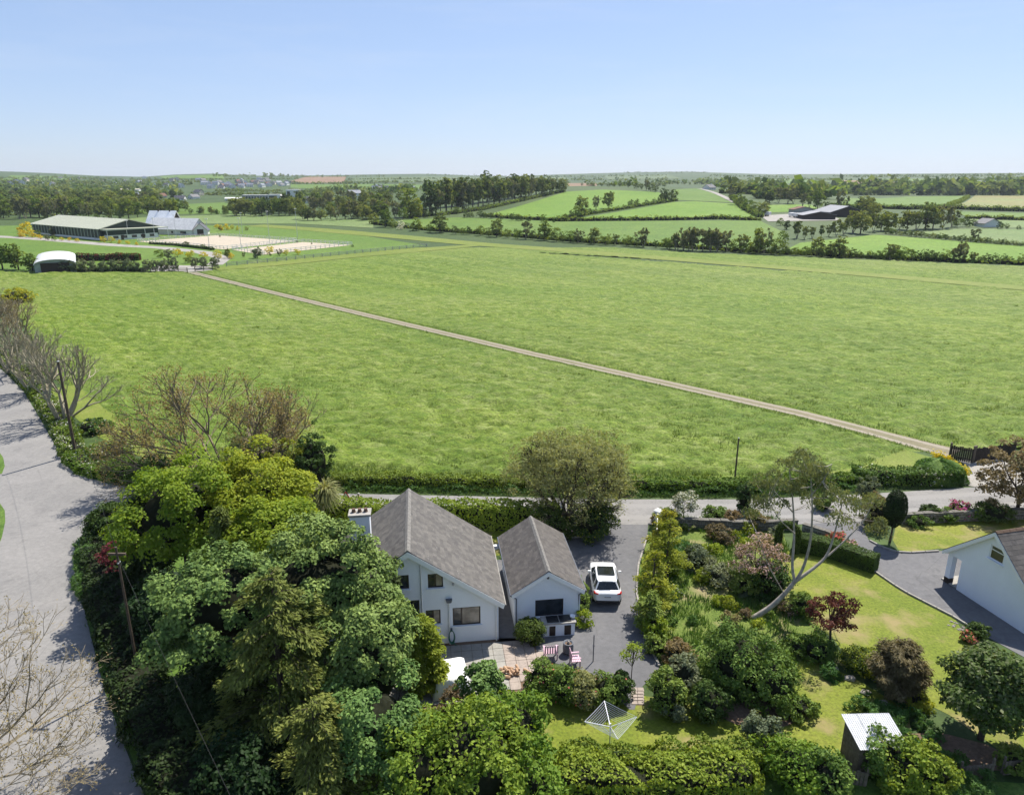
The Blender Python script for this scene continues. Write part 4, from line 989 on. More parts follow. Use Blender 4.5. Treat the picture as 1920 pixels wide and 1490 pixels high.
# ------------------------------------------------------------------ car
def build_car():
    car = thing('parked_car', 'white family SUV parked on the drive with its tail towards us', 'car', (6.02, 39.62, .018), -.035)
    st = [(0.0, .70, .46, .96), (.07, .83, .38, 1.03), (.38, .90, .27, 1.07), (.62, .91, .24, 1.06), (1.2, .91, .22, 1.04), (2.6, .91, .22, 1.02), (3.2, .91, .23, 1.0), (3.6, .90, .26, .96), (4.05, .87, .28, .88), (4.3, .77, .34, .76), (4.38, .60, .42, .66)]
    V = []; Q = []
    for v, w, zb, zt in st:
        half = [(w * .86, zb), (w * .97, zb + .12), (w, zb + .34 * (zt - zb)), (w * .985, zt - .16), (w * .93, zt - .03), (w * .80, zt), (0, zt + .02)]
        ring = half + [(-a, b) for a, b in reversed(half[:-1])]
        V += [(a, v, b) for a, b in ring]
    k = 13
    for i in range(len(st) - 1):
        for j in range(k - 1): Q.append((i * k + j, i * k + j + 1, (i + 1) * k + j + 1, (i + 1) * k + j))
        Q.append((i * k + k - 1, i * k, (i + 1) * k, (i + 1) * k + k - 1))
    mb = MB().add(V, Q); mb.add([V[i] for i in range(k)], [tuple(range(k))]); mb.add(V[-k:], [tuple(range(k))])
    mb.build('body', M['car_paint'], car, smooth=True)
    # cabin: rings from waist to roof
    def cab(off=0.0):
        lo = [(-.80, .30), (-.86, .9), (-.87, 2.2), (-.80, 3.15), (.80, 3.15), (.87, 2.2), (.86, .9), (.80, .30)]
        hi = [(-.56, .62), (-.66, 1.0), (-.66, 2.1), (-.58, 2.45), (.58, 2.45), (.66, 2.1), (.66, 1.0), (.56, .62)]
        return [(a, b, 1.02) for a, b in lo] + [(a, b, 1.55 if .7 < b < 2.3 else 1.51) for a, b in hi]
    cv = cab(); fs = [(i, (i + 1) % 8, 8 + (i + 1) % 8, 8 + i) for i in range(8)]
    c = MB().add(cv, fs); c.add([(a, b, d + (.035 if abs(a) < .6 and .7 < b < 2.4 else 0)) for a, b, d in cv[8:]], [tuple(range(8))])
    c.build('cabin', M['car_paint'], car, bevel=.035, smooth=True)
    def panel(name, q, inset, mat, push=.008):
        p = [Vector(x) for x in q]; ce = sum(p, Vector()) / 4; n = (p[1] - p[0]).cross(p[3] - p[0]).normalized()
        if n.dot(ce - Vector((0, 1.6, 1.1))) < 0: n = -n
        a = [x + (ce - x) * inset + n * push for x in p]; b = [x - n * .02 for x in a]
        return MB().add(a + b, [(0, 1, 2, 3), (7, 6, 5, 4), (0, 4, 5, 1), (1, 5, 6, 2), (2, 6, 7, 3), (3, 7, 4, 0)]).build(name, M[mat], car)
    panel('rear_window', (cv[0], cv[7], cv[15], cv[8]), .12, 'car_glass', .02)
    panel('windscreen', (cv[3], cv[4], cv[12], cv[11]), .10, 'car_glass', .02)
    for s in ((1, 2, 10, 9), (5, 6, 14, 13), (2, 3, 11, 10), (4, 5, 13, 12), (0, 1, 9, 8), (6, 7, 15, 14)): panel('side_window', [cv[i] for i in s], .16, 'car_glass', .02)
    panel('sunroof', ((-.56, 1.25, 1.587), (.56, 1.25, 1.587), (.54, 2.32, 1.58), (-.54, 2.32, 1.58)), .03, 'car_glass', .012)
    for s in (-1, 1):
        MB().add([(s * .60, -.015, .92), (s * .86, .06, .94), (s * .90, .30, .98), (s * .86, .28, 1.04), (s * .80, .05, 1.02), (s * .60, -.01, .99)] + [(s * .55, .1, .92), (s * .8, .2, .94), (s * .8, .35, .98), (s * .8, .33, 1.02), (s * .7, .2, 1.0), (s * .55, .1, .99)],
                 [tuple(range(6)), tuple(range(11, 5, -1))] + [(i, i + 6, (i + 1) % 6 + 6, (i + 1) % 6) for i in range(6)]).build('tail_light', M['tail_red'], car)
        MB().box(min(s * .90, s * 1.10), max(s * .90, s * 1.10), 2.45, 2.58, 1.02, 1.16).build('wing_mirror', M['car_paint'], car, bevel=.03)
        MB().tube([(s * .64, .8, 1.60), (s * .64, 2.1, 1.60)], .018, 6).build('roof_rail', M['galvanised'], car)
        for v in (.82, 3.45):
            w = MB(); w.tube([(s * .70, v, .335), (s * .925, v, .335)], .335, 20); o = w.build('wheel', M['rubber'], car)
            MB().tube([(s * .90, v, .335), (s * .932, v, .335)], .22, 12).build('rim', M['galvanised'], o)
    pl = MB().box(-.26, .26, -.03, -.005, .72, .83).build('number_plate', M['number_plate'], car)
    for i in range(7): MB().box(-.2 + i * .06, -.165 + i * .06, -.034, -.031, .745, .805).build('character', M['black_print'], pl)
    MB().box(-.72, .72, -.02, .12, .36, .50).build('rear_bumper', M['black_plastic'], car, bevel=.03)
    MB().box(-.35, .35, .12, .18, 1.50, 1.56).build('spoiler', M['car_paint'], car, loc=(0, .42, .02))
    return car
build_car()

# ------------------------------------------------------------------ poles and wires
def pole(name, label, base, h, r, arm=None):
    t = thing(name, label, 'pole', (base[0], base[1], 0))
    MB().tube([(0, 0, -.3), (0, 0, h * .5), (0, 0, h)], [r, r * .9, r * .75], 10).build('post', M['pole_wood'], t)
    if arm: MB().box(-arm, arm, -.05, .05, h - .45, h - .34).build('crossarm', M['pole_wood'], t); MB().tube([(0, -.08, h - .9), (0, .12, h - .9)], .05, 6).build('bracket', M['galvanised'], t)
    else: MB().lathe([(r * .78, h - .02), (r * .8, h + .03), (.02, h + .06)], 0, 0, 10).build('cap', M['galvanised'], t)
    return t
pA = G(142, 852); pole('utility_pole', 'tall bare wooden pole on the grass bank beside the road junction', pA, 9.4, .15)
pC = np.array([-20.4, 33.2]); pole('utility_pole', 'wooden pole with short crossarm rising out of the dark trees by the road', pC, 7.8, .075, .45)
pB = A(1378, 895, 58.9); pole('utility_pole', 'slim short wooden pole in the field hedge beyond the lane', pB, 4.3, .08)
pD = np.array([-4.5, 13.4]); pole('utility_pole', 'short wooden pole at the near end of the garden wire', pD, 4.6, .1)
def wire(label, a, b, sag):
    t = np.linspace(0, 1, 17); P = [Vector(a) * (1 - s) + Vector(b) * s - Vector((0, 0, sag * 4 * s * (1 - s))) for s in t]
    tag(MB().tube(P, .007, 5).build('overhead_wire', M['wire']), label, 'wire')
wire('black wire slung from the roadside pole to the pole in the trees', (pA[0], pA[1], 9.0), (pC[0], pC[1], 7.4), .8)
wire('thin wire running down from the pole in the trees towards us', (pC[0], pC[1], 7.3), (pD[0], pD[1], 4.4), .25)
wire('black wire crossing the road from the tall roadside pole', (pA[0], pA[1], 9.1), (-96, 60, 9.0), .9)
wp_ = G(1112, 1240); t = thing('washing_line_post', 'thin dark metal clothes post standing on the drive below the car', 'post', (wp_[0], wp_[1], 0))
MB().tube([(0, 0, -.05), (0, 0, 1.75)], .03, 8).build('post', M['grey_pipe'], t); MB().tube([(-.08, 0, 1.05), (.08, 0, 1.05)], .02, 6).build('hook', M['grey_pipe'], t)

# road sign by the palm
sg = A(650, 950, 52.2); t = thing('road_sign', 'small red and white road sign on a thin post beside the palm', 'sign', (sg[0], sg[1], 0))
MB().tube([(0, 0, 0), (0, 0, 2.3)], .035, 8).build('post', M['grey_pipe'], t)
sgb = MB().prism([(-.33, 1.75), (.33, 1.75), (0, 2.33)], 'y', -.05, -.037).build('sign_plate', M['sign_red'], t)
MB().prism([(-.21, 1.82), (.21, 1.82), (0, 2.19)], 'y', -.056, -.052).build('sign_face', M['white_paint'], sgb)
wl = A(578, 950, 51.6); t = thing('wall_pier', 'short white gate wall with pale cap beside the palm at the lane', 'wall', (wl[0], wl[1], 0))
MB().box(-.8, .8, -.12, .12, 0, 1.75).build('wall', M['white_render'], t); MB().prism([(-.18, 1.752), (.18, 1.752), (.03, 1.9), (-.03, 1.9)], 'x', -.85, .85).build('coping', M['white_paint'], t)

# ------------------------------------------------------------------ person walking on the lane
def person():
    x, y = -12.2, 53.0
    me = bpy.data.meshes.new('body')
    # skeleton: pelvis root, mid-stride, slightly bent forward, walking to the left
    J = [(0, 0, .95), (-.03, 0, 1.15), (-.07, 0, 1.38), (-.09, 0, 1.47), (-.12, 0, 1.53), (-.14, 0, 1.62), (-.14, 0, 1.70),
         (0.01, -.09, .90), (-.16, -.10, .52), (-.14, -.10, .10), (-.27, -.10, .05),
         (0.01, .09, .90), (.10, .10, .50), (.32, .10, .16), (.24, .10, .05),
         (-.07, -.19, 1.38), (.02, -.24, 1.12), (-.18, -.22, .96), (-.24, -.21, .92),
         (-.07, .19, 1.38), (-.16, .24, 1.13), (-.36, .2, 1.05), (-.43, .19, 1.05)]
    Eg = [(0, 1), (1, 2), (2, 3), (3, 4), (4, 5), (5, 6), (0, 7), (7, 8), (8, 9), (9, 10), (0, 11), (11, 12), (12, 13), (13, 14), (2, 15), (15, 16), (16, 17), (17, 18), (2, 19), (19, 20), (20, 21), (21, 22)]
    Rr = [.15, .15, .165, .07, .055, .10, .075, .10, .065, .042, .045, .10, .065, .042, .045, .07, .05, .038, .035, .07, .05, .038, .035]
    me.from_pydata(J, Eg, []); me.update()
    o = link('person', me, M['cloth_black'])
    o.location = (x, y, .024)
    sk = o.modifiers.new('skin', 'SKIN'); sb = o.modifiers.new('sub', 'SUBSURF'); sb.levels = 2; sb.render_levels = 2
    if not me.skin_vertices: me.skin_vertices.new(name='')
    for i, r in enumerate(Rr): me.skin_vertices[0].data[i].radius = (r, r * (.8 if i in (0, 1, 2) else 1))
    me.skin_vertices[0].data[0].use_root = True
    dg = bpy.context.evaluated_depsgraph_get(); m2 = bpy.data.meshes.new_from_object(o.evaluated_get(dg))
    o.modifiers.clear(); o.data = m2; m2.materials.clear()
    for m in ('cloth_black', 'skin', 'cloth_navy'): m2.materials.append(M[m])
    for f in m2.polygons:
        c = f.center; f.use_smooth = True
        f.material_index = 1 if (c.z > 1.48 or (c.z < .5 and c.z > .12) or c.x < -.33 and c.z > .9) else (2 if c.z < .93 else 0)
    V, Q = blob_core(np.random.default_rng(2), .105, .095, .085, 1.695, 12, 8, .03); V[:, 0] -= .125
    link('hair', mesh_np('hair', V, Q, smooth=True), M['hair_grey'], o)
    nose = MB().lathe([(.018, 0), (.012, .03), (.004, .04)], 0, 0, 6).build('nose', M['skin'], o); nose.location = (-.235, 0, 1.60); nose.rotation_euler = (0, -1.4, 0)
    MB().box(.02, .20, -.14, .14, 1.05, 1.40).build('rucksack', M['cloth_black'], o, bevel=.05)
    tag(o, 'person in black top with rucksack walking along the lane behind the hedge', 'person')
person()

# ------------------------------------------------------------------ garden things
def rotary():
    c = G(1145, 1353, 1.62); t = thing('rotary_clothes_line', 'silver rotary clothes line with square lines open on the lower lawn', 'clothes line', (c[0], c[1], 0), .12)
    MB().tube([(0, 0, -.1), (0, 0, 1.4), (0, 0, 1.55)], .028, 8).build('pole', M['airer_metal'], t)
    tips = [np.array([math.cos(a), math.sin(a), 0]) for a in (math.pi * .5, math.pi, math.pi * 1.5, 0)]
    Rr = 1.25
    for d in tips:
        a = MB().tube([(0, 0, 1.35), tuple(d * Rr + np.array([0, 0, 1.78]))], .02, 6); a.tube([(0, 0, .95), tuple(d * Rr * .45 + np.array([0, 0, 1.35 + .43 * .45]))], .012, 6); a.build('arm', M['airer_metal'], t)
    for k in range(8):
        f = .36 + .64 * k / 7
        for i in range(4):
            p, q = tips[i] * Rr * f, tips[(i + 1) % 4] * Rr * f; z = 1.35 + .43 * f
            m = (p + q) / 2
            MB().tube([(*p[:2], z), (*(m * 1.0)[:2], z - .03), (*q[:2], z)], .0075 if k < 7 else .012, 4).build('line', M['airer_metal'], t)
rotary()

sh = thing('garden_shed', 'small timber shed with pale corrugated sloping roof behind the laurel', 'shed', (15.65, 26.25, 0), .03)
sh.scale = (1, 1, .86)
for i in range(14):
    a = i * 1.9 / 14; MB().box(a, a + 1.9 / 14 - .014, 0 + .0, .03, 0, 1.80 + .003 * (i % 3)).build('board', M['timber_weathered'], sh)
    a = .032 + i * 1.5 / 14; zt = 1.82 + .30 * (a / 1.5)
    o = MB().box(-.03, 0, a, a + 1.5 / 14 - .014, 0, zt + .003 * (i % 3)).build('board', M['timber_weathered'], sh)
    MB().box(1.9, 1.93, a, a + 1.5 / 14 - .014, 0, zt).build('board', M['timber_weathered'], sh)
MB().box(.02, 1.88, .04, 1.5, 0, 1.78).build('frame', M['timber_dark'], sh)
for k in range(3):
    V = []; Q = []; n = 33; u0 = -.16 + k * .75; zo = .006 * (k % 2)
    for j in range(2):
        for i in range(n):
            u = u0 + i * .78 / (n - 1); V.append((u, -.18 if j == 0 else 1.72, (1.90 if j == 0 else 2.26) + .018 * math.sin(i * 2 * math.pi / 4) + zo))
    for i in range(n - 1): Q.append((i, i + 1, n + i + 1, n + i))
    o = MB().add(V, Q).build('roof_sheet', M['galvanised'], sh); md = o.modifiers.new('thick', 'SOLIDIFY'); md.thickness = .004
# timber slats bench and chair, pot, logs, cover
def slat_bench(name, label, cat, loc, rz, w, mat):
    t = thing(name, label, cat, loc, rz)
    for i in range(5): MB().box(-w / 2, w / 2, -.25 + i * .1, -.17 + i * .1, .40, .43).build('seat_slat', M[mat], t)
    for i in range(6): a = -w / 2 + .05 + i * (w - .1) / 5; MB().box(a - .04, a + .04, .25, .28, .43, .95).build('back_slat', M[mat], t)
    for sx in (-1, 1):
        for yy in (-.22, .24): MB().box(sx * (w / 2 - .06) - .03, sx * (w / 2 - .06) + .03, yy - .03, yy + .03, 0, .398).build('leg', M[mat], t)
        MB().box(sx * (w / 2 - .04) - .04, sx * (w / 2 - .04) + .04, -.26, .26, .60, .63).build('armrest', M[mat], t)
b0 = G(1032, 1228); slat_bench('garden_bench', 'pink slatted bench on the drive edge beside the dark pot', 'bench', (b0[0], b0[1] - .2, .016), math.pi + .1, .8, 'pink_wood')
b1 = G(1078, 1244); slat_bench('garden_chair', 'pink wooden garden chair half hidden behind the clipped shrubs', 'chair', (b1[0], b1[1] - .1, .016), 1.7, .62, 'pink_wood')
pt = G(1065, 1224); t = thing('plant_pot', 'dark round stone pot standing on the tarmac', 'pot', (pt[0], pt[1], .016))
MB().lathe([(.24, 0), (.30, .12), (.31, .45), (.28, .62), (.30, .66), (.30, .70), (.24, .70), (.22, .60)], 0, 0, 16).build('pot', M['grey_pipe'], t, smooth=True)
MB().lathe([(.21, .6), (.2, .62), (.05, .66)], 0, 0, 12).build('soil', M['soil'], t); MB().lathe([(.05, .66), (.09, .72), (.04, .80)], .02, 0, 8).build('knob', M['stone'], t)
lg = G(962, 1262); t = thing('log_pile', 'untidy heap of pale split logs on the terrace', 'log pile', (lg[0], lg[1], .03)); rl = np.random.default_rng(9)
for i in range(13):
    a = rl.uniform(0, 3.14); L = rl.uniform(.3, .55); c = np.array([rl.normal(0, .34), rl.normal(0, .22), .09 + .1 * (i // 6) + rl.uniform(0, .03)]); d = np.array([math.cos(a), math.sin(a), rl.normal(0, .1)]) * L / 2
    MB().tube([c - d, c + d], rl.uniform(.06, .10), 7).build('log', M['log_wood'], t)
tb = G(846, 1284); t = thing('covered_table', 'white cover draped over garden furniture below the terrace', 'furniture cover', (tb[0], tb[1], 0), .2)
V = []; Q = []; n = 15
for j in range(n):
    for i in range(n):
        u, v = (i / (n - 1) - .5) * 2.3, (j / (n - 1) - .5) * 2.5; e = max(abs(u) / .95, abs(v) / 1.05)
        z = 1.05 - max(0, e - .85) * 2.6 - .12 * abs(u) + .05 * math.sin(5 * u + 2 * v) * math.cos(3 * v) + .1 * math.exp(-((u - .1) ** 2 + v * v) * 6); V.append((u * (1 if e < 1 else .93), v * (1 if e < 1 else .93), max(.05, z)))
for j in range(n - 1):
    for i in range(n - 1): Q.append((j * n + i, j * n + i + 1, (j + 1) * n + i + 1, (j + 1) * n + i))
o = MB().add(V, Q).build('cover', M['canvas_white'], t, smooth=True); md = o.modifiers.new('thick', 'SOLIDIFY'); md.thickness = .008
for sx in (-.7, .7):
    for sy in (-.8, .8): MB().tube([(sx, sy, 0), (sx, sy, .85)], .03, 6).build('leg', M['timber_dark'], t)
hs_ = np.array([HX + 2.3 * math.cos(HR) - .12 * math.sin(HR), HY + 2.3 * math.sin(HR) + .12 * math.cos(HR)])
t = thing('garden_hose', 'green garden hose coiled on the white gable wall', 'hose', (hs_[0], hs_[1], 0), HR); mb = MB()
for k in range(5):
    r = .17 + .012 * k; mb.tube([(r * math.cos(a) * .8, -.03 * k, .62 + (r + .22) * math.sin(a)) for a in np.linspace(0, 2 * math.pi, 22)], .022, 6)
mb.tube([(.1, -.05, .25), (.2, -.1, .06), (.32, -.15, .03)], .022, 6); mb.build('coil', M['hose_green'], t); MB().box(-.06, .06, .02, .2, .92, 1.04).build('bracket', M['grey_pipe'], t)

# ------------------------------------------------------------------ walls and fences
def stone_wall(name, label, pts, h, w, rng, coping=None, mat='stone', course=.24):
    l, L = resample(np.asarray([p[:2] for p in pts]), .34); base = l.mean(0); t = thing(name, label, 'wall', (base[0], base[1], 0))
    core = MB()
    for i in range(len(l) - 1):
        a, b = l[i] - base, l[i + 1] - base; d = (b - a) / np.linalg.norm(b - a); nn = np.array([-d[1], d[0]]) * w * .42
        core.add([(*(a - nn), -.05), (*(b - nn), -.05), (*(b + nn), -.05), (*(a + nn), -.05), (*(a - nn), h * .97), (*(b - nn), h * .97), (*(b + nn), h * .97), (*(a + nn), h * .97)], [(4, 5, 6, 7), (0, 1, 5, 4), (2, 3, 7, 6), (1, 2, 6, 5), (3, 0, 4, 7)])
    core.build('core', M['concrete'], t)
    st = MB()
    for k in range(int(h / course)):
        for i in range(len(l) - 1):
            f = .5 * (k % 2); a = l[i] * (1 - f) + l[i + 1] * f - base; b = (l[i + 1] * (1 - f) + (l[min(i + 2, len(l) - 1)]) * f) - base
            if np.linalg.norm(b - a) < .05: continue
            d = (b - a) / np.linalg.norm(b - a); nn = np.array([-d[1], d[0]])
            for s in (-1, 1):
                q = w * .42 + rng.uniform(.01, .07); g_ = .015; z0, z1 = k * course + g_, (k + 1) * course - g_ * rng.uniform(0, 2)
                p0, p1 = a + d * g_ + nn * s * w * .3, b - d * g_ + nn * s * w * .3; o0, o1 = a + d * g_ * 2 + nn * s * q, b - d * g_ * 2 + nn * s * q
                st.add([(*p0, z0), (*p1, z0), (*p1, z1), (*p0, z1), (*o0, z0 + .02), (*o1, z0 + .02), (*o1, z1 - .02), (*o0, z1 - .02)], [(4, 5, 6, 7), (0, 1, 5, 4), (1, 2, 6, 5), (2, 3, 7, 6), (3, 0, 4, 7)])
    o = st.build('stones', M[mat], t); o['kind'] = 'stuff'
    lc, _ = resample(l, .8)
    for i in range(len(lc) - 1):
        a, b = lc[i] - base, lc[i + 1] - base; d = (b - a); n_ = np.linalg.norm(d)
        o = MB().box(-.39, .39, -w * .6, w * .6, 0, .09 + .02 * (i % 3)).build('coping_stone', M[coping or mat], t, bevel=.015)
        o.location = (*((a + b) / 2), h * .975); o.rotation_euler = (0, rng.normal(0, .02), math.atan2(d[1], d[0])); o.scale = (n_ / .8, 1, 1)
    return t
rw = np.random.default_rng(12)
stone_wall('stone_wall', 'low grey stone wall between the rough garden and the lane', [(11.8, 50.6), (15, 50.4), (18.2, 50.0), (22, 50.3)], .72, .35, rw, mat='stone_shaded')
stone_wall('stone_wall', 'grey boundary wall behind the flower bed of the neighbour lawn', [(30.6, 51.2), (35, 51.6), (40, 52.0), (46, 52.6)], .8, .35, rw, mat='stone_shaded')
stone_wall('stone_wall', 'short curved stone wall at the mouth of the neighbour drive', [(22.3, 49.9), (23.6, 48.6), (24.6, 47.4)], .65, .35, rw, mat='stone_shaded')
# white gate and piers at the drive
pr = thing('gate_pier', 'white capped gate pier where the drive meets the lane', 'gate pier', (11.35, 50.75, 0))
MB().box(-.25, .25, -.25, .25, 0, 1.3).build('pier', M['white_render'], pr, bevel=.01); MB().lathe([(.42, 1.302), (.42, 1.36), (.06, 1.52)], 0, 0, 4).build('cap', M['white_paint'], pr)
gt = thing('drive_gate', 'white picket gate standing open along the drive edge', 'gate', (11.2, 50.3, 0), math.atan2(47.2 - 50.3, 10.55 - 11.2)); Lg = 3.1
for z in (.25, .95): MB().box(0, Lg, -.03, .03, z, z + .09).build('rail', M['white_paint'], gt)
for i in range(19): a = .05 + i * (Lg - .1) / 18; MB().prism([(a - .035, .1), (a + .035, .1), (a + .035, 1.12), (a, 1.18), (a - .035, 1.12)], 'y', -.055, -.032).build('picket', M['white_paint'], gt)
for a in (0, Lg): MB().box(a - .05, a + .05, -.06, .06, 0, 1.25).build('post', M['white_paint'], gt)
# dark board field gate
for lab, a, b in (('dark timber board fence on the left of the field gateway', G(1779, 862), G(1822, 869)), ('dark board field gate on the right, beside the bronze tree', G(1826, 868), G(1900, 858))):
    d = b - a; L = float(np.hypot(d[0], d[1])); t = thing('field_gate', lab, 'gate', (a[0], a[1], 0), math.atan2(d[1], d[0]))
    n = int(L / .17); mb = MB()
    for i in range(n): mb.box(i * L / n + .008, (i + 1) * L / n - .012, -.03, 0, .08, 1.5 + .06 * math.sin(i * 1.7))
    o = mb.build('boards', M['timber_dark'], t); o['kind'] = 'stuff'
    for z in (.3, 1.2): MB().box(0, L, .003, .06, z, z + .12).build('rail', M['timber_weathered'], t)
    for x in (0, L): MB().box(x - .09, x + .09, .0, .18, 0, 1.75).build('post', M['timber_weathered'], t)
# broken hurdle panels in the bottom corner
for lab, p, q in (('weathered fence panel among weeds below the dark tree', (1800, 1462), (1862, 1455)), ('pale top of a fence panel at the bottom right edge', (1880, 1452), (1925, 1448)), ('half buried old fence panel in the weeds behind the hedge', (1560, 1462), (1625, 1474))):
    a, b = G(*p), G(*q); d = b - a; L = float(np.hypot(d[0], d[1])); t = thing('fence_panel', lab, 'fence', (a[0], a[1], 0), math.atan2(d[1], d[0]))
    for i in range(int(L / .16)): MB().box(i * .16, i * .16 + .13, -.02, .0, 0, .75 + .05 * math.sin(i * 2.3)).build('slat', M['timber_weathered'], t)
    MB().box(0, L, .004, .05, .62, .70).build('rail', M['timber_weathered'], t)
    for x in (0.03, L - .03): MB().box(x - .04, x + .04, .052, .13, 0, .95).build('post', M['timber_weathered'], t)
# rocks
def rock(label, px, py, s, rng):
    V, Q = blob_core(rng, s, s * .75, s * .5, s * .2, 9, 6, .25); V += rng.normal(0, s * .05, V.shape); p = G(px, py)
    tag(link('rock', mesh_np('rock', V, Q), M['stone'], None, (p[0], p[1], 0)), label, 'rock', 'stones edging the garden beds')
rr = np.random.default_rng(6)
for k, (a, b, s) in enumerate([(1552, 1271, .18), (1594, 1273, .3), (1624, 1300, .28), (1656, 1319, .28), (1480, 1196, .22), (1276, 1029, .25), (1262, 1040, .25), (1566, 1254, .2)]): rock('pale stone edging the garden bed between lawn and shrubs', a, b, s, rr)
for k in range(26): rock('small pale cobble in the stone border beside the neighbour drive', 1782 + k * 1.7 + rr.normal(0, 5), 1166 + k * 1.25 + rr.normal(0, 4), rr.uniform(.06, .12), rr)
# ------------------------------------------------------------------ plants near by
R_ = lambda s: np.random.default_rng(s)
def at(px, py, z): p = G(px, py, z); return (float(p[0]), float(p[1]), 0.0)
# --- belt of trees left of the house
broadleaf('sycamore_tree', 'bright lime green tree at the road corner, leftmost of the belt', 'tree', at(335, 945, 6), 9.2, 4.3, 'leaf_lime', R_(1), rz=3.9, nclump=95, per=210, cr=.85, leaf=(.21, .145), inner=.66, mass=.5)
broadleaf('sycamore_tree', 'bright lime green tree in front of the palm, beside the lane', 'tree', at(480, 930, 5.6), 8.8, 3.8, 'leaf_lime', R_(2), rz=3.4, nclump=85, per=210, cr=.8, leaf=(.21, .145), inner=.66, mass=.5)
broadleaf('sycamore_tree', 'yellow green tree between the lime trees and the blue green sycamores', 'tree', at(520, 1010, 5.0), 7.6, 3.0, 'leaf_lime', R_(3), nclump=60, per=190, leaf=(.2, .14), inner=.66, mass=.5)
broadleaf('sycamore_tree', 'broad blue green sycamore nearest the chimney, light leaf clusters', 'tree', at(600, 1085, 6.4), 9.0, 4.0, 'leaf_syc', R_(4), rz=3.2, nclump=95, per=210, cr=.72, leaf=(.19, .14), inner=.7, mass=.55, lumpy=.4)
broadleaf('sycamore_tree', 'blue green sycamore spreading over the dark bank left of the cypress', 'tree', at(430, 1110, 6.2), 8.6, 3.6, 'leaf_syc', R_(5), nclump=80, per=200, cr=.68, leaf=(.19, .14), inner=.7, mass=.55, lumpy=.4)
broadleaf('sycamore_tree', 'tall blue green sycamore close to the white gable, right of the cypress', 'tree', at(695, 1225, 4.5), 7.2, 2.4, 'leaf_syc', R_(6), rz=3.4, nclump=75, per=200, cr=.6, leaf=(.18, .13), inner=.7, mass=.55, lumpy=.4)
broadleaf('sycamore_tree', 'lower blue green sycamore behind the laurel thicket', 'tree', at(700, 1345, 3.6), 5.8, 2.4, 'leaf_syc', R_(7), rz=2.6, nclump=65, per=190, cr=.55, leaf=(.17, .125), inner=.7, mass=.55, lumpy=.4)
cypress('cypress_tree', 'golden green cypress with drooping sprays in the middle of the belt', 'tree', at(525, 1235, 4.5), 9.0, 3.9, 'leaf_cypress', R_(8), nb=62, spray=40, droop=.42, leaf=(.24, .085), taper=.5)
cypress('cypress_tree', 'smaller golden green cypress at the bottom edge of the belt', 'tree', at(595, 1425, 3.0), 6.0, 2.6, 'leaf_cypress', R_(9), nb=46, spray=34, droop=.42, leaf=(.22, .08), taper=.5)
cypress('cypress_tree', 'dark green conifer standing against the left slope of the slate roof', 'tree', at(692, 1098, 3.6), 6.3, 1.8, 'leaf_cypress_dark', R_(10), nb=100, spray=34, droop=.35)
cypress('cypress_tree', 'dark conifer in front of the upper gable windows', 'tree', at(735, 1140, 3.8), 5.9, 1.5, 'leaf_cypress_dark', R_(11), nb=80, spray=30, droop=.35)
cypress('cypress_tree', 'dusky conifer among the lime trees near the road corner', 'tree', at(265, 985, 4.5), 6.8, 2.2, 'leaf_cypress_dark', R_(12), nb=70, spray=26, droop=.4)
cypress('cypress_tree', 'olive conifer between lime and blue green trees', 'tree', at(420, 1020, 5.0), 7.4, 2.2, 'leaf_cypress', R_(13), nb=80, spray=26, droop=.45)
broadleaf('dark_tree', 'dark shaded tree on the bank above the road', 'tree', at(315, 1150, 2), 4.2, 2.4, 'leaf_dark_shaded', R_(14), nclump=80, per=110, leaf=(.2, .14))  # shade below the sycamores is in the leaf colour of these trees
broadleaf('dark_tree', 'dark shaded tree below the blue green sycamore', 'tree', at(390, 1290, 1.8), 3.2, 2.4, 'leaf_dark_shaded', R_(15), nclump=80, per=110, leaf=(.2, .14))
broadleaf('dark_tree', 'dark shaded tree at the bottom of the belt, left of the small cypress', 'tree', at(450, 1440, 1.6), 3.0, 2.4, 'leaf_dark_shaded', R_(16), nclump=80, per=110, leaf=(.2, .14))
edge = [G(*p)[:2] + np.array([1.5, .2]) for p in ((190, 975), (150, 1040), (156, 1110), (178, 1200), (202, 1290), (238, 1390), (280, 1490), (340, 1640))]
hedge('shaded_bank', 'leafy bank with painted-in shade along the near side of the road', 'hedge', edge, 2.4, 1.3, 'leaf_dark_shaded', R_(17), leaf=(.2, .15), dens=.9, hvar=.3, rough=.4)  # shade under the trees is put into the leaf colour of this bank
hedge('grass_bank', 'sunlit grassy roadside bank below the lime trees', 'bank', [G(*p)[:2] + np.array([.6, .1]) for p in ((186, 978), (150, 1035), (148, 1075), (155, 1120))], 1.5, .8, 'weed_blade', R_(18), leaf=(.3, .06), dens=.9, hvar=.3, rough=.3)
shrub('shrub', 'dark leafy bush at the very corner of the road junction', 'shrub', at(205, 985, 1.0), 1.6, 2.6, 'leaf_dark', R_(19))
shrub('red_shrub', 'small red leaved bush beside the pole in the trees', 'shrub', at(208, 1030, 2.2), .8, 3.0, 'leaf_red', R_(20), core=False, dens=.5)
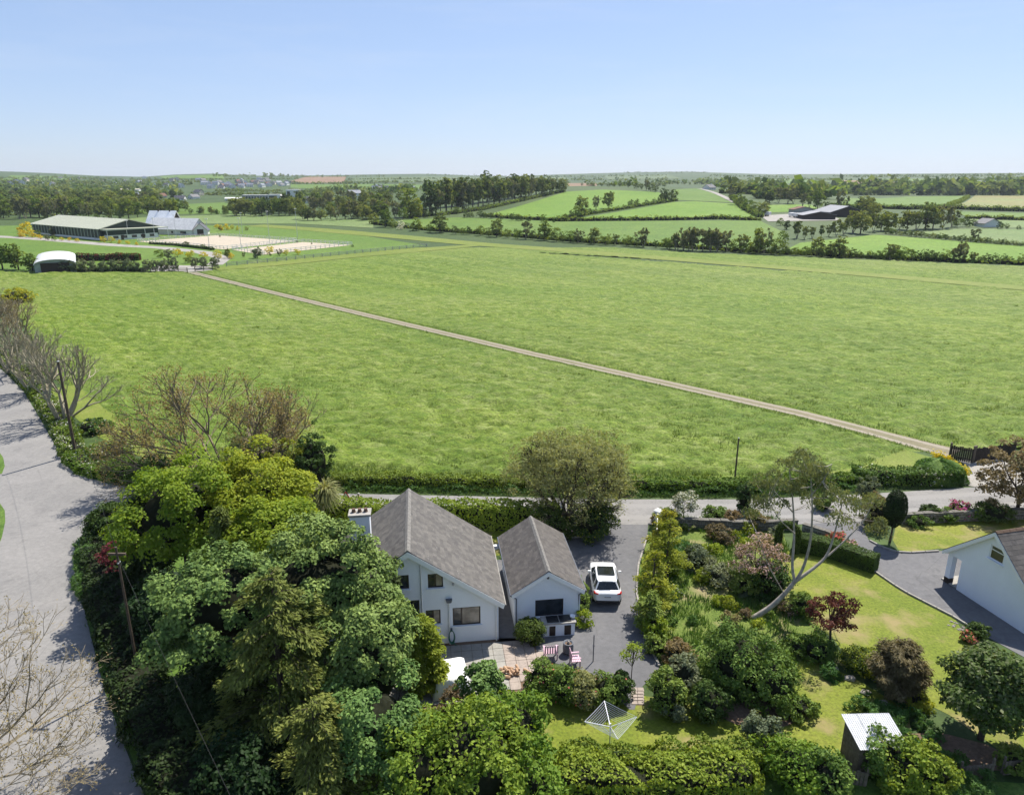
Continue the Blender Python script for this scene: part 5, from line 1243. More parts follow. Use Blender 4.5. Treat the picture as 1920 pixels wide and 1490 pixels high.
# --- north of the lane
hedge('field_hedge', 'low clipped hedge between lane and meadow, left of the big round willow', 'hedge', [(-25.5, 59.8), (-18, 58.7), (-8, 58.3), (-1, 58.0), (4, 57.8)], 1.4, 1.0, 'leaf_hedge', R_(21), leaf=(.2, .14))
hedge('field_hedge', 'low clipped hedge between lane and meadow, right of the big round willow', 'hedge', [(4.6, 57.8), (12, 57.4), (20, 57.4), (28, 58.3), (31.5, 59)], 1.4, 1.0, 'leaf_hedge', R_(22), leaf=(.2, .14))
hedge('grass_verge', 'strip of long grass at the foot of the field hedge along the lane', 'verge', [(-24, 58.3), (-15, 57.4), (-5, 57.1), (4, 56.6), (15, 56.3), (26, 56.9), (31, 57.6)], .7, .45, 'weed_blade', R_(23), leaf=(.3, .07), dens=.45, rough=.25, core=False)
hedge('bank_hedge', 'low bushy bank hedge along the lane below the yellow gorse mound', 'hedge', [(30.6, 59.4), (34, 59.0), (37.5, 58.9), (39.6, 59.4)], 1.7, 1.35, 'leaf_mid', R_(24), leaf=(.22, .12), extra=('flower_white', .03))
# grassy mound with gorse
gm = thing('gorse_mound', 'grassy mound topped by a slanting row of yellow gorse beside the field gate', 'mound', (*G(1757, 897)[:2], 0))
V, Q = blob_core(R_(25), 2.3, 1.9, 1.8, 0, 18, 10, .15); link('earth', mesh_np('earth', V, Q, smooth=True), M['verge'], gm)
cc, dd = lump(R_(26), 2200, 2.35, 1.95, 1.85, 0, .15, .96, 0.0); V, Q = cards(cc, dd, .42, .09, R_(27), jitter=.8); link('grass', mesh_np('grass', V, Q, R_(27).uniform(0, 1, len(Q))), M['weed_blade'], gm)
rg = R_(28); tt = rg.uniform(0, 1, 1600); Pg = np.c_[.2 + 2.1 * tt, 1.3 - 1.7 * tt, 1.75 - 1.1 * tt ** 1.3] + rg.normal(0, .22, (1600, 3))
V, Q = cards(Pg, np.tile([0, 0, 1.], (1600, 1)), .16, .12, rg, jitter=1); link('gorse', mesh_np('gorse', V, Q, rg.uniform(0, 1, 1600)), M['flower_yellow'], gm)
bare_tree('ash_tree', 'leafless reddish ash with spreading crown behind the lime trees', 'tree', (-26.3, 60.6, 0), 10.1, .95, R_(30), stems=11, levels=4, trunk_r=.42, bark='bark_red', buds='bud', kids=(2, 4), leaf=(.16, .11), per=5, up=.25)
bare_tree('ash_tree', 'smaller leafless tree right of the spreading ash', 'tree', (-21.6, 60.8, 0), 7.6, .45, R_(31), stems=5, levels=4, trunk_r=.22, bark='bark_red', buds='bud', kids=(2, 3), leaf=(.12, .08), per=2, up=.5)
shrub('shrub', 'olive brown leafy bush in the field corner behind the lime trees', 'shrub', at(470, 875, 1.8), 3.0, 4.2, 'leaf_willow', R_(32), leaf=(.2, .13), lumpy=.35)
shrub('shrub', 'yellowish bush just left of the dark ivy stump', 'shrub', at(535, 885, 1.8), 2.2, 4.6, 'leaf_yellow', R_(33), leaf=(.2, .13), lumpy=.35, dens=.8)
shrub('ivy_stump', 'dark upright ivy covered tree stump at the corner of the meadow', 'tree', at(588, 868, 2.6), 1.6, 5.6, 'leaf_dark', R_(34), leaf=(.18, .13), lumpy=.35)
shrub('shrub', 'low dark evergreen bush behind the leftmost lime tree', 'shrub', at(300, 890, 1.2), 2.6, 2.6, 'leaf_dark', R_(35), lumpy=.35)
shrub('shrub', 'green bush on the bank under the spreading ash', 'shrub', at(245, 880, .8), 2.2, 1.6, 'leaf_mid', R_(36), lumpy=.35)
# roadside bank left
bk = [G(*p)[:2] + np.array([1.0, .6]) for p in ((-20, 668), (30, 712), (70, 765), (100, 820), (118, 860))]
hedge('hedge_bank', 'weedy hedge bank with white cow parsley along the far side of the road', 'bank', bk, 2.0, .8, 'leaf_hedge', R_(37), leaf=(.2, .13), hvar=.35, rough=.35, extra=('flower_white', .09))
hedge('hedge_bank', 'rounded grassy bank curving round the road junction', 'bank', [G(*p)[:2] + np.array([.5, .9]) for p in ((122, 868), (150, 888), (200, 903), (250, 906))] + [(-29.5, 59.3)], 2.2, .75, 'leaf_hedge', R_(38), leaf=(.22, .12), hvar=.3, rough=.3, extra=('flower_white', .05))
for k, (px, py, z, r, h, lab) in enumerate([(175, 800, 0.5, 2.0, 1.2, 'low white flowered weeds behind the tall roadside pole'), (205, 845, .5, 2.4, 1.2, 'low green weeds on the bank right of the roadside pole'), (60, 700, .8, 1.8, 1.8, 'ivy mound at the foot of the bare roadside trees')]):
    shrub('weed_patch', lab, 'weeds', at(px, py, z), r, h, 'leaf_mid', R_(40 + k), leaf=(.22, .12), extra=('flower_white', .06))
bare_tree('bare_tree', 'many stemmed leafless pale tree beside the tall roadside pole', 'tree', at(122, 792, 0), 9.6, .50, R_(44), stems=10, levels=4, trunk_r=.5, bark='bark_pale', kids=(2, 3), up=.7, buds='bud_green', leaf=(.07, .05), per=1)
bare_tree('bare_tree', 'leafless pale thicket tree leaning over the road, left of the pole', 'tree', at(62, 735, 0), 8.6, .6, R_(45), stems=8, levels=4, trunk_r=.38, bark='bark_pale', kids=(2, 3), up=.5, buds='bud_green', leaf=(.07, .05), per=1)
for k, (px, py, h, lab) in enumerate([(20, 700, 8.5, 'grey brown leafless tree at the left edge above the road'), (-20, 660, 8.5, 'grey brown leafless tree at the far left edge, partly out of view'), (30, 655, 8.0, 'dense brown leafless tree behind the roadside thicket'), (0, 620, 7.5, 'farthest leafless tree at the left edge of the meadow')]):
    bare_tree('bare_tree', lab, 'tree', at(px, py, 0), h, .6, R_(46 + k), stems=6, levels=4, trunk_r=.36, bark='bark_pale' if k != 2 else 'bark_red', kids=(2, 3), up=.5, buds='bud_green' if k % 2 else 'bud', leaf=(.12, .08), per=2)
shrub('shrub', 'yellow flowering bush at the left edge of the meadow', 'shrub', at(30, 560, 1), 3.5, 3.0, 'leaf_yellow', R_(52), leaf=(.3, .2), extra=('flower_yellow', .25))
bare_tree('budding_tree', 'large leafless branches with opening buds reaching in at bottom left', 'tree', (-25.2, 22.5, 0), 11.0, 1.0, R_(53), stems=10, levels=5, trunk_r=.26, bark='bark_red', kids=(2, 3), up=.25, buds='bud_green', leaf=(.10, .06), per=1, spreadbud=.1, lean=(.35, .05))
# --- front garden
hedge('garden_hedge', 'tall clipped hedge between the front lawn and the lane', 'hedge', [(-17.5, 50.9), (-10, 50.7), (-2, 50.6), (3.5, 50.3)], 1.7, 2.0, 'leaf_laurel', R_(54), leaf=(.2, .14))
shrub('shrub', 'dark rounded evergreen bush under the willow at the drive entrance', 'shrub', at(1112, 975, 1.3), 1.8, 2.9, 'leaf_dark', R_(55), extra=('leaf_yellow', .12))
shrub('shrub', 'dark flowering bush under the left of the willow', 'shrub', at(1030, 985, 1.0), 1.7, 2.2, 'leaf_dark', R_(56), extra=('blossom_pink', .03))
wt = thing('willow_tree', 'large rounded olive willow with many stems beside the drive', 'tree', (4.6, 51.2, 0)); rng_ = R_(57)
S, tips = branch_tree(rng_, 6.9, .7, .5, 12, 4, (2, 3), up=.35); V, Q = segs_mesh(S, 4); link('branches', mesh_np('branches', V, Q), M['bark'], wt)
cc, dd = lump(rng_, 300, 4.9, 4.0, 2.7, 4.6, .25, .5, -.45); P, nr, ton = clumps(rng_, cc, dd, .6, 70, .85, .4); P = np.r_[P, np.repeat(tips[:, :3], 6, 0) + rng_.normal(0, .25, (len(tips) * 6, 3))]
nr = np.r_[nr, np.tile([0, 0, 1.], (len(tips) * 6, 1))]; ton = np.r_[ton, rng_.uniform(0, 1, len(tips) * 6)]
V, Q = cards(P, nr, .19, .075, rng_, jitter=.9); link('crown', mesh_np('crown', V, Q, ton), M['leaf_willow'], wt)
# cordyline palm
pm = thing('cordyline_palm', 'cordyline palm with spiky head and forked trunk behind the chimney', 'palm', at(607, 1000, 0)); rp = R_(58)
S = curve_segs((0, 0, -.1), (.1, 0, 2.3), .16, .13, rp, 4, .02) + curve_segs((.08, 0, 1.2), (-.7, .3, 2.9), .1, .09, rp, 4, .05) + curve_segs((.1, 0, 2.2), (.35, .1, 3.4), .12, .1, rp, 4, .05)
V, Q = segs_mesh(S, 7); link('trunk', mesh_np('trunk', V, Q, smooth=True), M['bark_pale'], pm)
PV = []; PQ = []; PT = []
for (hx, hy, hz, n) in ((.35, .1, 3.5, 420), (-.7, .3, 3.0, 300), (.15, 0, 3.0, 200)):
    for _ in range(n):
        d = unit(rp.normal(0, 1, (1, 3)))[0]; d[2] = abs(d[2]) * .9 - .35; d /= np.linalg.norm(d); s = np.cross(d, [0, 0, 1.]); s /= np.linalg.norm(s); L = rp.uniform(1.0, 1.6); b = np.array([hx, hy, hz]); k = len(PV)
        m_ = b + d * L * .6; e = b + d * L + np.array([0, 0, -.30 * L]); w = .04
        PV += [b - s * w, b + s * w, m_ + s * w * .9, m_ - s * w * .9, e + s * .004, e - s * .004]; PQ += [(k, k + 1, k + 2, k + 3), (k + 3, k + 2, k + 4, k + 5)]; t_ = rp.uniform(0, 1); PT += [t_, t_]
link('leaves', mesh_np('leaves', np.array(PV), np.array(PQ), PT), M['leaf_willow'], pm)
# --- round the terrace and drive
shrub('shrub', 'round clipped dark bush beside the white barbecue counter', 'shrub', at(993, 1203, 0), .85, 1.45, 'leaf_topiary', R_(60), leaf=(.1, .07), lumpy=.08)
shrub('shrub', 'narrow green climber between the garage and the car', 'shrub', at(1090, 1120, .6), .5, 1.6, 'leaf_mid', R_(61), ry=1.6, leaf=(.13, .09))
shrub('shrub', 'light green ferny plant at the garage corner below the drainpipe', 'shrub', at(1094, 1172, 0), .45, .9, 'leaf_lime', R_(62), leaf=(.18, .06), core=False)
cypress('yellow_conifer', 'yellow green feathery bush right against the white gable', 'shrub', at(793, 1228, 2.0), 4.3, 1.35, 'leaf_yellow', R_(63), nb=90, spray=40, droop=.25, leaf=(.22, .09), taper=.5)
broadleaf('maple_sapling', 'young sycamore with fresh leaves in front of the white cover', 'tree', at(905, 1300, 1.6), 3.2, 1.35, 'leaf_syc', R_(64), nclump=40, per=90, cr=.36, leaf=(.17, .13), trunk_r=.06, rz=1.3)
shrub('purple_shrub', 'small dark purple shrub below the white cover', 'shrub', at(850, 1318, .7), .7, 1.4, 'leaf_brown', R_(65), leaf=(.12, .08), core=False, dens=.6)
for k, (px, py, z, r, h, lab) in enumerate([(880, 1420, 2.6, 2.7, 4.9, 'big glossy laurel thicket in the middle of the bottom edge'), (790, 1450, 2.2, 2.0, 4.2, 'glossy laurel bush left of the big laurel thicket'), (970, 1370, 1.6, 1.5, 3.2, 'fresh green laurel shoulder above the lower lawn'), (985, 1460, 1.4, 1.6, 2.9, 'laurel bush at the bottom edge beside the rotary line')]):
    shrub('laurel', lab, 'shrub', at(px, py, z), r, h, 'leaf_laurel', R_(66 + k), leaf=(.2, .12), lumpy=.35, dens=1.2, tuft=.22)
for k, (px, py, r, h, m, lab) in enumerate([(1015, 1295, .9, 1.7, 'leaf_mid', 'leftmost leafy shrub of the row between drive and lower lawn'), (1055, 1310, .9, 1.8, 'leaf_mid', 'second shrub of the row between drive and lower lawn'), (1095, 1318, .85, 1.7, 'leaf_willow', 'bronze tinged shrub in the row between drive and lower lawn'), (1135, 1318, .85, 1.6, 'leaf_mid', 'dark right hand shrub of the row above the rotary line'), (1163, 1312, .6, 1.7, 'leaf_dark', 'upright last shrub of the row beside the garden path')]):
    shrub('shrub', lab, 'shrub', at(px, py, 0), r, h, m, R_(72 + k), leaf=(.13, .09), lumpy=.3, extra=('flower_coral', .01))
broadleaf('sapling', 'thin pale green sapling standing on the drive edge above the row of shrubs', 'tree', at(1183, 1290, 0), 2.7, .75, 'leaf_lime', R_(78), nclump=16, per=45, cr=.26, leaf=(.12, .05), trunk_r=.03)
# right of the drive
for k, (px, py, z, r, h, m, lab) in enumerate([
  (1245, 1330, .0, .95, 2.2, 'leaf_mid', 'leafy bush below the variegated bush at the drive end'),
  (1275, 1300, .0, .85, 2.3, 'leaf_grey', 'cream variegated flat topped bush at the drive end'),
  (1330, 1340, .0, 1.0, 1.7, 'leaf_dark', 'dark low bush under the big round bush'),
  (1262, 1345, .0, .6, .9, 'leaf_grey', 'small pale bush on the lawn below the drive end'),
  (1385, 1285, .0, 2.1, 3.2, 'leaf_mid', 'biggest round green bush in the middle of the garden'),
  (1440, 1315, .0, 1.5, 2.7, 'leaf_mid', 'right shoulder of the big round garden bush'),
  (1425, 1395, .0, .85, 1.6, 'leaf_grey', 'grey leaved bush on the lower lawn above the hedge'),
  (1490, 1335, .0, 1.0, .9, 'leaf_mid', 'low spreading plant on bare soil beside the big bush'),
  (1225, 1190, .0, .75, 1.2, 'leaf_lime', 'clump of long green leaves at the bend of the drive'),
  (1232, 1225, .0, .7, 1.0, 'leaf_mid', 'dark green clump at the drive edge below the long leaves'),
  (1270, 1240, .0, .9, 1.2, 'leaf_bronze', 'reddish twiggy low plants beside the drive edge'),
  (1445, 1118, .0, 1.3, 2.3, 'leaf_dark', 'dark evergreen bush behind the leaning eucalyptus trunk'),
  (1400, 1110, .0, 1.0, 1.5, 'leaf_mid', 'green bush between the pink blossom tree and the trunk'),
  (1500, 1150, .0, .8, 1.4, 'leaf_mid', 'green bush right of the leaning trunk'),
  (1345, 1090, .0, 1.2, 1.2, 'leaf_grey', 'grey green shrub in the middle of the rough garden'),
  (1305, 1060, .0, 1.1, 1.3, 'leaf_grey', 'small blue green bush near the drive kerb'),
  (1270, 1040, .0, 1.3, 1.0, 'weed_blade', 'tall weeds in the rough garden beside the drive'),
  (1350, 1010, .0, 1.0, .9, 'leaf_brown', 'brownish dry bush in the rough garden'),
  (1250, 985, .0, 1.0, 1.3, 'leaf_mid', 'green bush just inside the white gate'),
  (1340, 975, .0, 1.0, 1.1, 'leaf_mid', 'low bush against the stone wall by the lane'),
  (1370, 985, .0, .8, 1.1, 'leaf_bronze', 'pinkish bush against the stone wall by the lane'),
  (1415, 990, .0, .8, 1.2, 'leaf_bronze', 'orange brown bush near the stone wall'),
  (1395, 960, .0, .7, 2.8, 'leaf_dark', 'dark upright cordyline like bush at the lane wall'),
  (1490, 1225, .0, .7, 1.0, 'leaf_mid', 'low green bush left of the red leaved tree'),
  (1530, 1235, .0, .9, 1.2, 'leaf_mid', 'green bush at the foot of the red leaved tree'),
  (1560, 1270, .0, .6, .6, 'weed_blade', 'low weeds between the two lawns'),
  (1640, 1350, .0, 1.3, .7, 'weed_blade', 'long grass and weeds right of the shed'),
  (1700, 1370, .0, 1.5, .7, 'weed_blade', 'long shaded weeds between the shed and the dark tree'),
  (1720, 1325, .0, .7, .7, 'leaf_yellow', 'small yellowish plant on the border by the dark tree'),
  (1800, 1470, .0, 1.6, .7, 'weed_blade', 'weeds along the bottom edge by the fence panels'),
  (1900, 1440, .0, .8, .9, 'leaf_mid', 'leafy bush at the bottom right edge'),
  (1545, 955, .0, .8, 1.4, 'leaf_mid', 'small round bush beside the topiary arch'),
  (1640, 985, .0, 1.0, 2.6, 'leaf_bronze', 'bronze shrub left of the dark lollipop tree'),
  (1625, 940, .0, .9, 2.2, 'leaf_grey', 'pale grey green bush behind the dark lollipop tree'),
  (1720, 985, .0, .8, .8, 'leaf_mid', 'low plants at the left of the neighbour flower bed'),
  (1745, 972, .0, .9, 1.1, 'leaf_dark', 'dark bush in the neighbour flower bed'),
  (1768, 975, .0, .8, 1.0, 'leaf_mid', 'green bush left of the magenta rhododendron'),
  (1822, 972, .0, .8, 1.0, 'leaf_mid', 'green bush right of the magenta rhododendron'),
  (1860, 975, .0, 1.3, 1.5, 'leaf_dark', 'dark bush under the bronze tree at the right edge'),
  (1832, 1195, .0, .6, .8, 'leaf_dark', 'dark clump at the cobbled corner beside the neighbour drive')]):
    leaf = (.32, .06) if m == 'weed_blade' else (.15, .10)
    shrub('shrub' if m != 'weed_blade' else 'weed_patch', lab, 'shrub' if m != 'weed_blade' else 'weeds', at(px, py, z), r, h, m, R_(80 + k), leaf=leaf, lumpy=.28, core=m != 'weed_blade')
shrub('rhododendron', 'magenta rhododendron in bloom along the neighbour wall', 'shrub', at(1795, 968, 0), .8, 1.3, 'leaf_mid', R_(130), extra=('flower_magenta', .6))
shrub('azalea', 'coral red azalea behind the clipped hedge', 'shrub', at(1567, 1022, 0), .7, 1.0, 'leaf_mid', R_(131), extra=('flower_coral', .6))
shrub('azalea', 'pink azalea at the end of the clipped hedge by the drive', 'shrub', at(1592, 1030, 0), .5, .8, 'leaf_mid', R_(132), extra=('blossom_pink', .5))
shrub('azalea', 'small coral azalea at the cobbled corner by the neighbour drive', 'shrub', at(1813, 1203, 0), .4, .6, 'leaf_mid', R_(133), extra=('flower_coral', .5))
hedge('clipped_hedge', 'straight clipped dark hedge along the garden lawn', 'hedge', [G(*p)[:2] for p in ((1488, 1028), (1560, 1042), (1640, 1070))], 1.1, 1.15, 'leaf_topiary', R_(134), leaf=(.11, .08), clipped=True, rough=.06, hvar=.02)
# topiary arch
ta = thing('topiary_arch', 'clipped evergreen arch at the top of the garden lawn', 'topiary', at(1474, 1032, 0), -.5); rta = R_(135)
path = np.array([(-.62, 0, 0), (-.62, 0, 1.5)] + [(-.62 * math.cos(a), 0, 1.55 + .55 * math.sin(a)) for a in np.linspace(0, math.pi, 9)] + [(.62, 0, 1.5), (.62, 0, 0)])
MB().tube([tuple(p) for p in path], .2, 8).build('stems', M['twig_shade'], ta)  # thick near-black core, shade inside the arch put into its colour
pp, L = resample(path, .02); ii = rta.integers(0, len(pp), 5200); o_ = unit(rta.normal(0, 1, (5200, 3))); P = pp[ii] + o_ * .27; P[:, 2] = np.maximum(P[:, 2], .02)
V, Q = cards(P, o_, .11, .08, rta, jitter=.4); link('foliage', mesh_np('foliage', V, Q, rta.uniform(0, 1, 5200)), M['leaf_topiary'], ta)
for k, (px, py, r, h, lab) in enumerate([(1617, 1252, 1.15, 1.0, 'low clipped yellow green dome on the lawn border, left of the pair'), (1645, 1268, .7, .9, 'small clipped yellow green dome beside the brown shrub')]):
    shrub('topiary_dome', lab, 'topiary', at(px, py, 0), r, h, 'leaf_yellow' if k else 'leaf_topiary', R_(136 + k), leaf=(.1, .07), lumpy=.06, extra=('leaf_yellow', .45))
lt = thing('lollipop_tree', 'dark dense egg shaped clipped tree on a bare trunk by the neighbour drive', 'tree', at(1668, 1016, 0))
MB().tube([(0, 0, -.1), (.05, 0, .9), (0, 0, 1.7)], [.1, .08, .07], 8).build('trunk', M['bark'], lt)
V, Q = blob_core(R_(139), .62, .62, 1.2, 2.75, lumpy=.03); link('core', mesh_np('core', V, Q, smooth=True), M['twig_shade'], lt)
cc, dd = lump(R_(140), 5200, .8, .8, 1.45, 2.75, .06, .93, -1.0); V, Q = cards(cc, dd, .13, .08, R_(141), jitter=.5); link('crown', mesh_np('crown', V, Q, R_(141).uniform(0, 1, len(Q))), M['leaf_dark_shaded'], lt)
# blossom and coloured trees
broadleaf('cherry_tree', 'pink blossomed ornamental cherry in the rough garden', 'tree', at(1420, 1060, 1.6), 3.7, 2.0, 'blossom_pink', R_(142), nclump=60, per=60, cr=.42, leaf=(.12, .1), trunk_r=.09, rz=1.5, inner=.4)
ch_ = bpy.data.objects['cherry_tree']; cr_ = [c for c in ch_.children if c.name.startswith('crown')][0]; cr_.data.materials.append(M['leaf_bronze']); cr_.data.polygons.foreach_set('material_index', (np.random.default_rng(1).random(len(cr_.data.polygons)) < .45).astype(np.int32))
broadleaf('red_maple', 'dark red leaved small tree on the garden lawn', 'tree', at(1553, 1220, 0), 3.7, 1.5, 'leaf_red', R_(143), nclump=46, per=75, cr=.36, leaf=(.13, .09), trunk_r=.08, rz=1.3, inner=.35)
broadleaf('blossom_tree', 'small white flowering tree by the stone wall and the lane', 'tree', at(1282, 982, 0), 3.0, 1.1, 'leaf_grey', R_(144), nclump=36, per=70, cr=.34, leaf=(.12, .09), trunk_r=.05, rz=1.3)
bt_ = [o for o in bpy.data.objects if o.name.startswith('blossom_tree')][0]; cr_ = [c for c in bt_.children if c.name.startswith('crown')][0]; cr_.data.materials.append(M['flower_white']); cr_.data.polygons.foreach_set('material_index', (np.random.default_rng(2).random(len(cr_.data.polygons)) < .3).astype(np.int32))
cypress('brown_cypress', 'brownish feathery conifer shrub beside the clipped domes', 'shrub', at(1675, 1305, 0), 2.9, 1.4, 'leaf_brown', R_(145), nb=90, spray=34, droop=-.35, leaf=(.22, .06), taper=.35)
broadleaf('magnolia_tree', 'dark glossy round tree on the right lawn with bare earth below', 'tree', at(1838, 1385, 0), 4.9, 2.5, 'leaf_dark', R_(146), low=-.8, nclump=160, per=90, cr=.5, leaf=(.2, .13), trunk_r=.16, rz=2.0, cz=2.9)
mg = [o for o in bpy.data.objects if o.name.startswith('magnolia_tree')][0]; cr_ = [c for c in mg.children if c.name.startswith('crown')][0]; cr_.data.materials.append(M['leaf_gum']); cr_.data.polygons.foreach_set('material_index', (np.random.default_rng(3).random(len(cr_.data.polygons)) < .22).astype(np.int32))
broadleaf('bronze_tree', 'bronze leaved tree at the right edge beside the field gate', 'tree', at(1905, 965, 0), 6.6, 3.4, 'leaf_bronze', R_(147), nclump=130, per=90, cr=.55, leaf=(.19, .13), trunk_r=.16, rz=3.3, cz=3.2, low=-.85)
for k, (px, py, h, r, lab) in enumerate([(1222, 1140, 4.0, 1.5, 'yellow green young conifer beside the parked car'), (1250, 1080, 4.2, 1.6, 'yellow green feathery tree behind the young conifer'), (1245, 1030, 3.2, 1.4, 'yellow green feathery tree nearest the white gate'), (1215, 1180, 2.6, .9, 'small dark green conifer at the drive edge')]):
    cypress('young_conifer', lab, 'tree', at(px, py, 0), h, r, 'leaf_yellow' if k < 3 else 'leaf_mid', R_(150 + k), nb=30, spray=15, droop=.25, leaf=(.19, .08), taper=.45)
# leaning eucalyptus
eu = thing('eucalyptus_tree', 'tall leaning eucalyptus with bare pale trunk and sparse leaves in the garden', 'tree', (*G(1412, 1158)[:2], 0)); b0 = G(1412, 1158); re_ = R_(160)
E_ = lambda px, py, dy=0.0: A(px, py, b0[1] + dy) - b0
S = []
def limb(pts, r0, r1):
    pts = np.array(pts); n = len(pts); q = np.linspace(0, 1, n); m = 14; t_ = np.linspace(0, 1, m); PP = np.stack([np.interp(t_, q, pts[:, k]) for k in range(3)], 1)
    for _ in range(2): PP[1:-1] = (PP[:-2] + 2 * PP[1:-1] + PP[2:]) / 4
    rr_ = np.linspace(r0, r1, m)
    for i in range(m - 1): S.append(np.concatenate([PP[i], PP[i + 1], [rr_[i], rr_[i + 1]]]))
    return PP
tr_ = limb([E_(1409, 1160), E_(1445, 1138), E_(1472, 1112), E_(1490, 1090)], .19, .125)
br_ = [limb([tr_[-1], E_(1484, 1060, .2), E_(1490, 1010, .5), E_(1487, 940, .9), E_(1480, 880, 1.0)], .10, .03),
       limb([tr_[-1], E_(1505, 1070, 0), E_(1520, 1020, -.2), E_(1524, 960, -.3), E_(1520, 890, -.2)], .11, .03),
       limb([tr_[-1], E_(1530, 1062, .2), E_(1552, 1042, .4), E_(1565, 1000, .6), E_(1580, 940, .8)], .12, .03),
       limb([E_(1552, 1042, .4), E_(1590, 1008, .8), E_(1625, 970, 1.2), E_(1640, 930, 1.4)], .06, .02),
       limb([E_(1487, 960, .9), E_(1460, 930, 1.2), E_(1435, 900, 1.4)], .05, .015), limb([E_(1520, 930, -.3), E_(1545, 900, -.5), E_(1560, 870, -.6)], .05, .015),
       limb([E_(1490, 1000, .5), E_(1462, 975, -.4), E_(1440, 940, -.8)], .045, .015), limb([E_(1470, 1112), E_(1440, 1060, -.6), E_(1420, 1000, -1.0)], .035, .012)]
cl = []
for px, py, r in [(1480, 870, 1), (1500, 850, 1), (1520, 880, 1.1), (1465, 900, 1), (1540, 905, 1), (1505, 910, 1.1), (1485, 925, .9), (1560, 930, .9), (1590, 940, .9), (1440, 910, .9), (1430, 935, .8), (1610, 955, .7), (1635, 945, .7), (1450, 950, .7), (1530, 945, .8), (1415, 960, .6), (1640, 985, .5), (1575, 975, .5), (1510, 870, .8), (1550, 880, .7)]:
    for k in range(3): c_ = E_(px + re_.normal(0, 9), py + re_.normal(0, 9), re_.normal(0, 1.1)); cl.append(c_)
cl = np.array(cl)
ends = np.concatenate([b[6:] for b in br_])
for c_ in cl: S += curve_segs(ends[np.argmin(np.linalg.norm(ends - c_, axis=1))], c_, .025, .008, re_, 3, .1)
V, Q = segs_mesh(S, 7); link('trunk', mesh_np('trunk', V, Q, smooth=True), M['bark_gum'], eu)
P, nr, ton = clumps(re_, cl, unit(cl - cl.mean(0)), .6, 130, .8, .1); V, Q = cards(P, nr, .2, .07, re_, along=np.tile([.1, 0, -1.], (len(P), 1)) + re_.normal(0, .5, (len(P), 3)), jitter=.8); link('crown', mesh_np('crown', V, Q, ton), M['leaf_gum'], eu)
# --- bottom hedge
hedge('laurel_hedge', 'long untrimmed hedge across the bottom edge of the garden', 'hedge', [G(*p)[:2] for p in ((1050, 1486), (1180, 1488), (1300, 1482), (1400, 1478))], 1.8, 1.4, 'leaf_laurel', R_(165), leaf=(.17, .11), hvar=.2, rough=.35, dens=1.1)
hedge('laurel_hedge', 'back row of the bottom hedge, brownish green, below the lower lawn', 'hedge', [G(*p)[:2] for p in ((1060, 1432), (1200, 1440), (1340, 1432), (1470, 1436), (1520, 1440))], 1.2, .9, 'leaf_hedge', R_(166), leaf=(.15, .1), hvar=.25, rough=.3)
for k, (px, py, z, r, h, m, lab) in enumerate([(1490, 1468, 0, 1.3, 2.0, 'leaf_laurel', 'tall laurel bush at the right end of the bottom hedge'), (1440, 1430, 0, .9, 1.3, 'leaf_laurel', 'green bush in the bottom hedge below the grey leaved bush'), (1545, 1490, 0, 1.1, 2.0, 'leaf_mid', 'dark leafy bush at the bottom edge left of the shed'), (1695, 1474, 0, 1.3, 2.2, 'leaf_laurel', 'glossy laurel bush in front of the shed'), (1745, 1478, 0, 1.0, 1.9, 'leaf_laurel', 'right half of the glossy laurel in front of the shed'), (1650, 1455, 0, 1.0, 2.2, 'leaf_mid', 'leafy bush overlapping the shed roof')]):
    shrub('laurel', lab, 'shrub', at(px, py, z), r, h, m, R_(170 + k), leaf=(.17, .11), lumpy=.32, dens=1.15, tuft=.2)

# small plants scattered through the rough garden and the beds
rsp = R_(600); bedp = gpp((1226, 975), (1440, 978), (1470, 1040), (1440, 1095), (1500, 1160), (1560, 1235), (1480, 1225), (1330, 1220), (1250, 1240), (1222, 1190), (1206, 1110), (1212, 1060), (1226, 1010)); ba = np.array(bedp); k = 0
while k < 46:
    q = np.array([[rsp.uniform(ba[:, 0].min(), ba[:, 0].max()), rsp.uniform(ba[:, 1].min(), ba[:, 1].max())]])
    if not inside(q, bedp)[0]: continue
    m = ['leaf_mid', 'leaf_lime', 'leaf_grey', 'leaf_yellow', 'leaf_bronze', 'weed_blade', 'leaf_mid', 'leaf_brown'][rsp.integers(0, 8)]; r = rsp.uniform(.25, .6)
    shrub('garden_plant', 'small ' + dict(leaf_mid='green leafy', leaf_lime='fresh lime green', leaf_grey='grey green', leaf_yellow='yellow green', leaf_bronze='bronze leaved', weed_blade='grassy', leaf_brown='brownish')[m] + ' plant in the rough garden ' + ('beside the drive' if q[0, 0] < 13 else 'below the stone wall' if q[0, 1] > 47 else 'near the leaning trunk'), 'plant', (q[0, 0], q[0, 1], 0), r, r * rsp.uniform(.9, 1.8), m, rsp, leaf=(.13, .07) if m != 'weed_blade' else (.3, .05), core=False, dens=.6, group='small plants in the rough garden', extra=('flower_white', .05) if k % 5 == 0 else (('blossom_pink', .12) if k % 7 == 0 else None)); k += 1
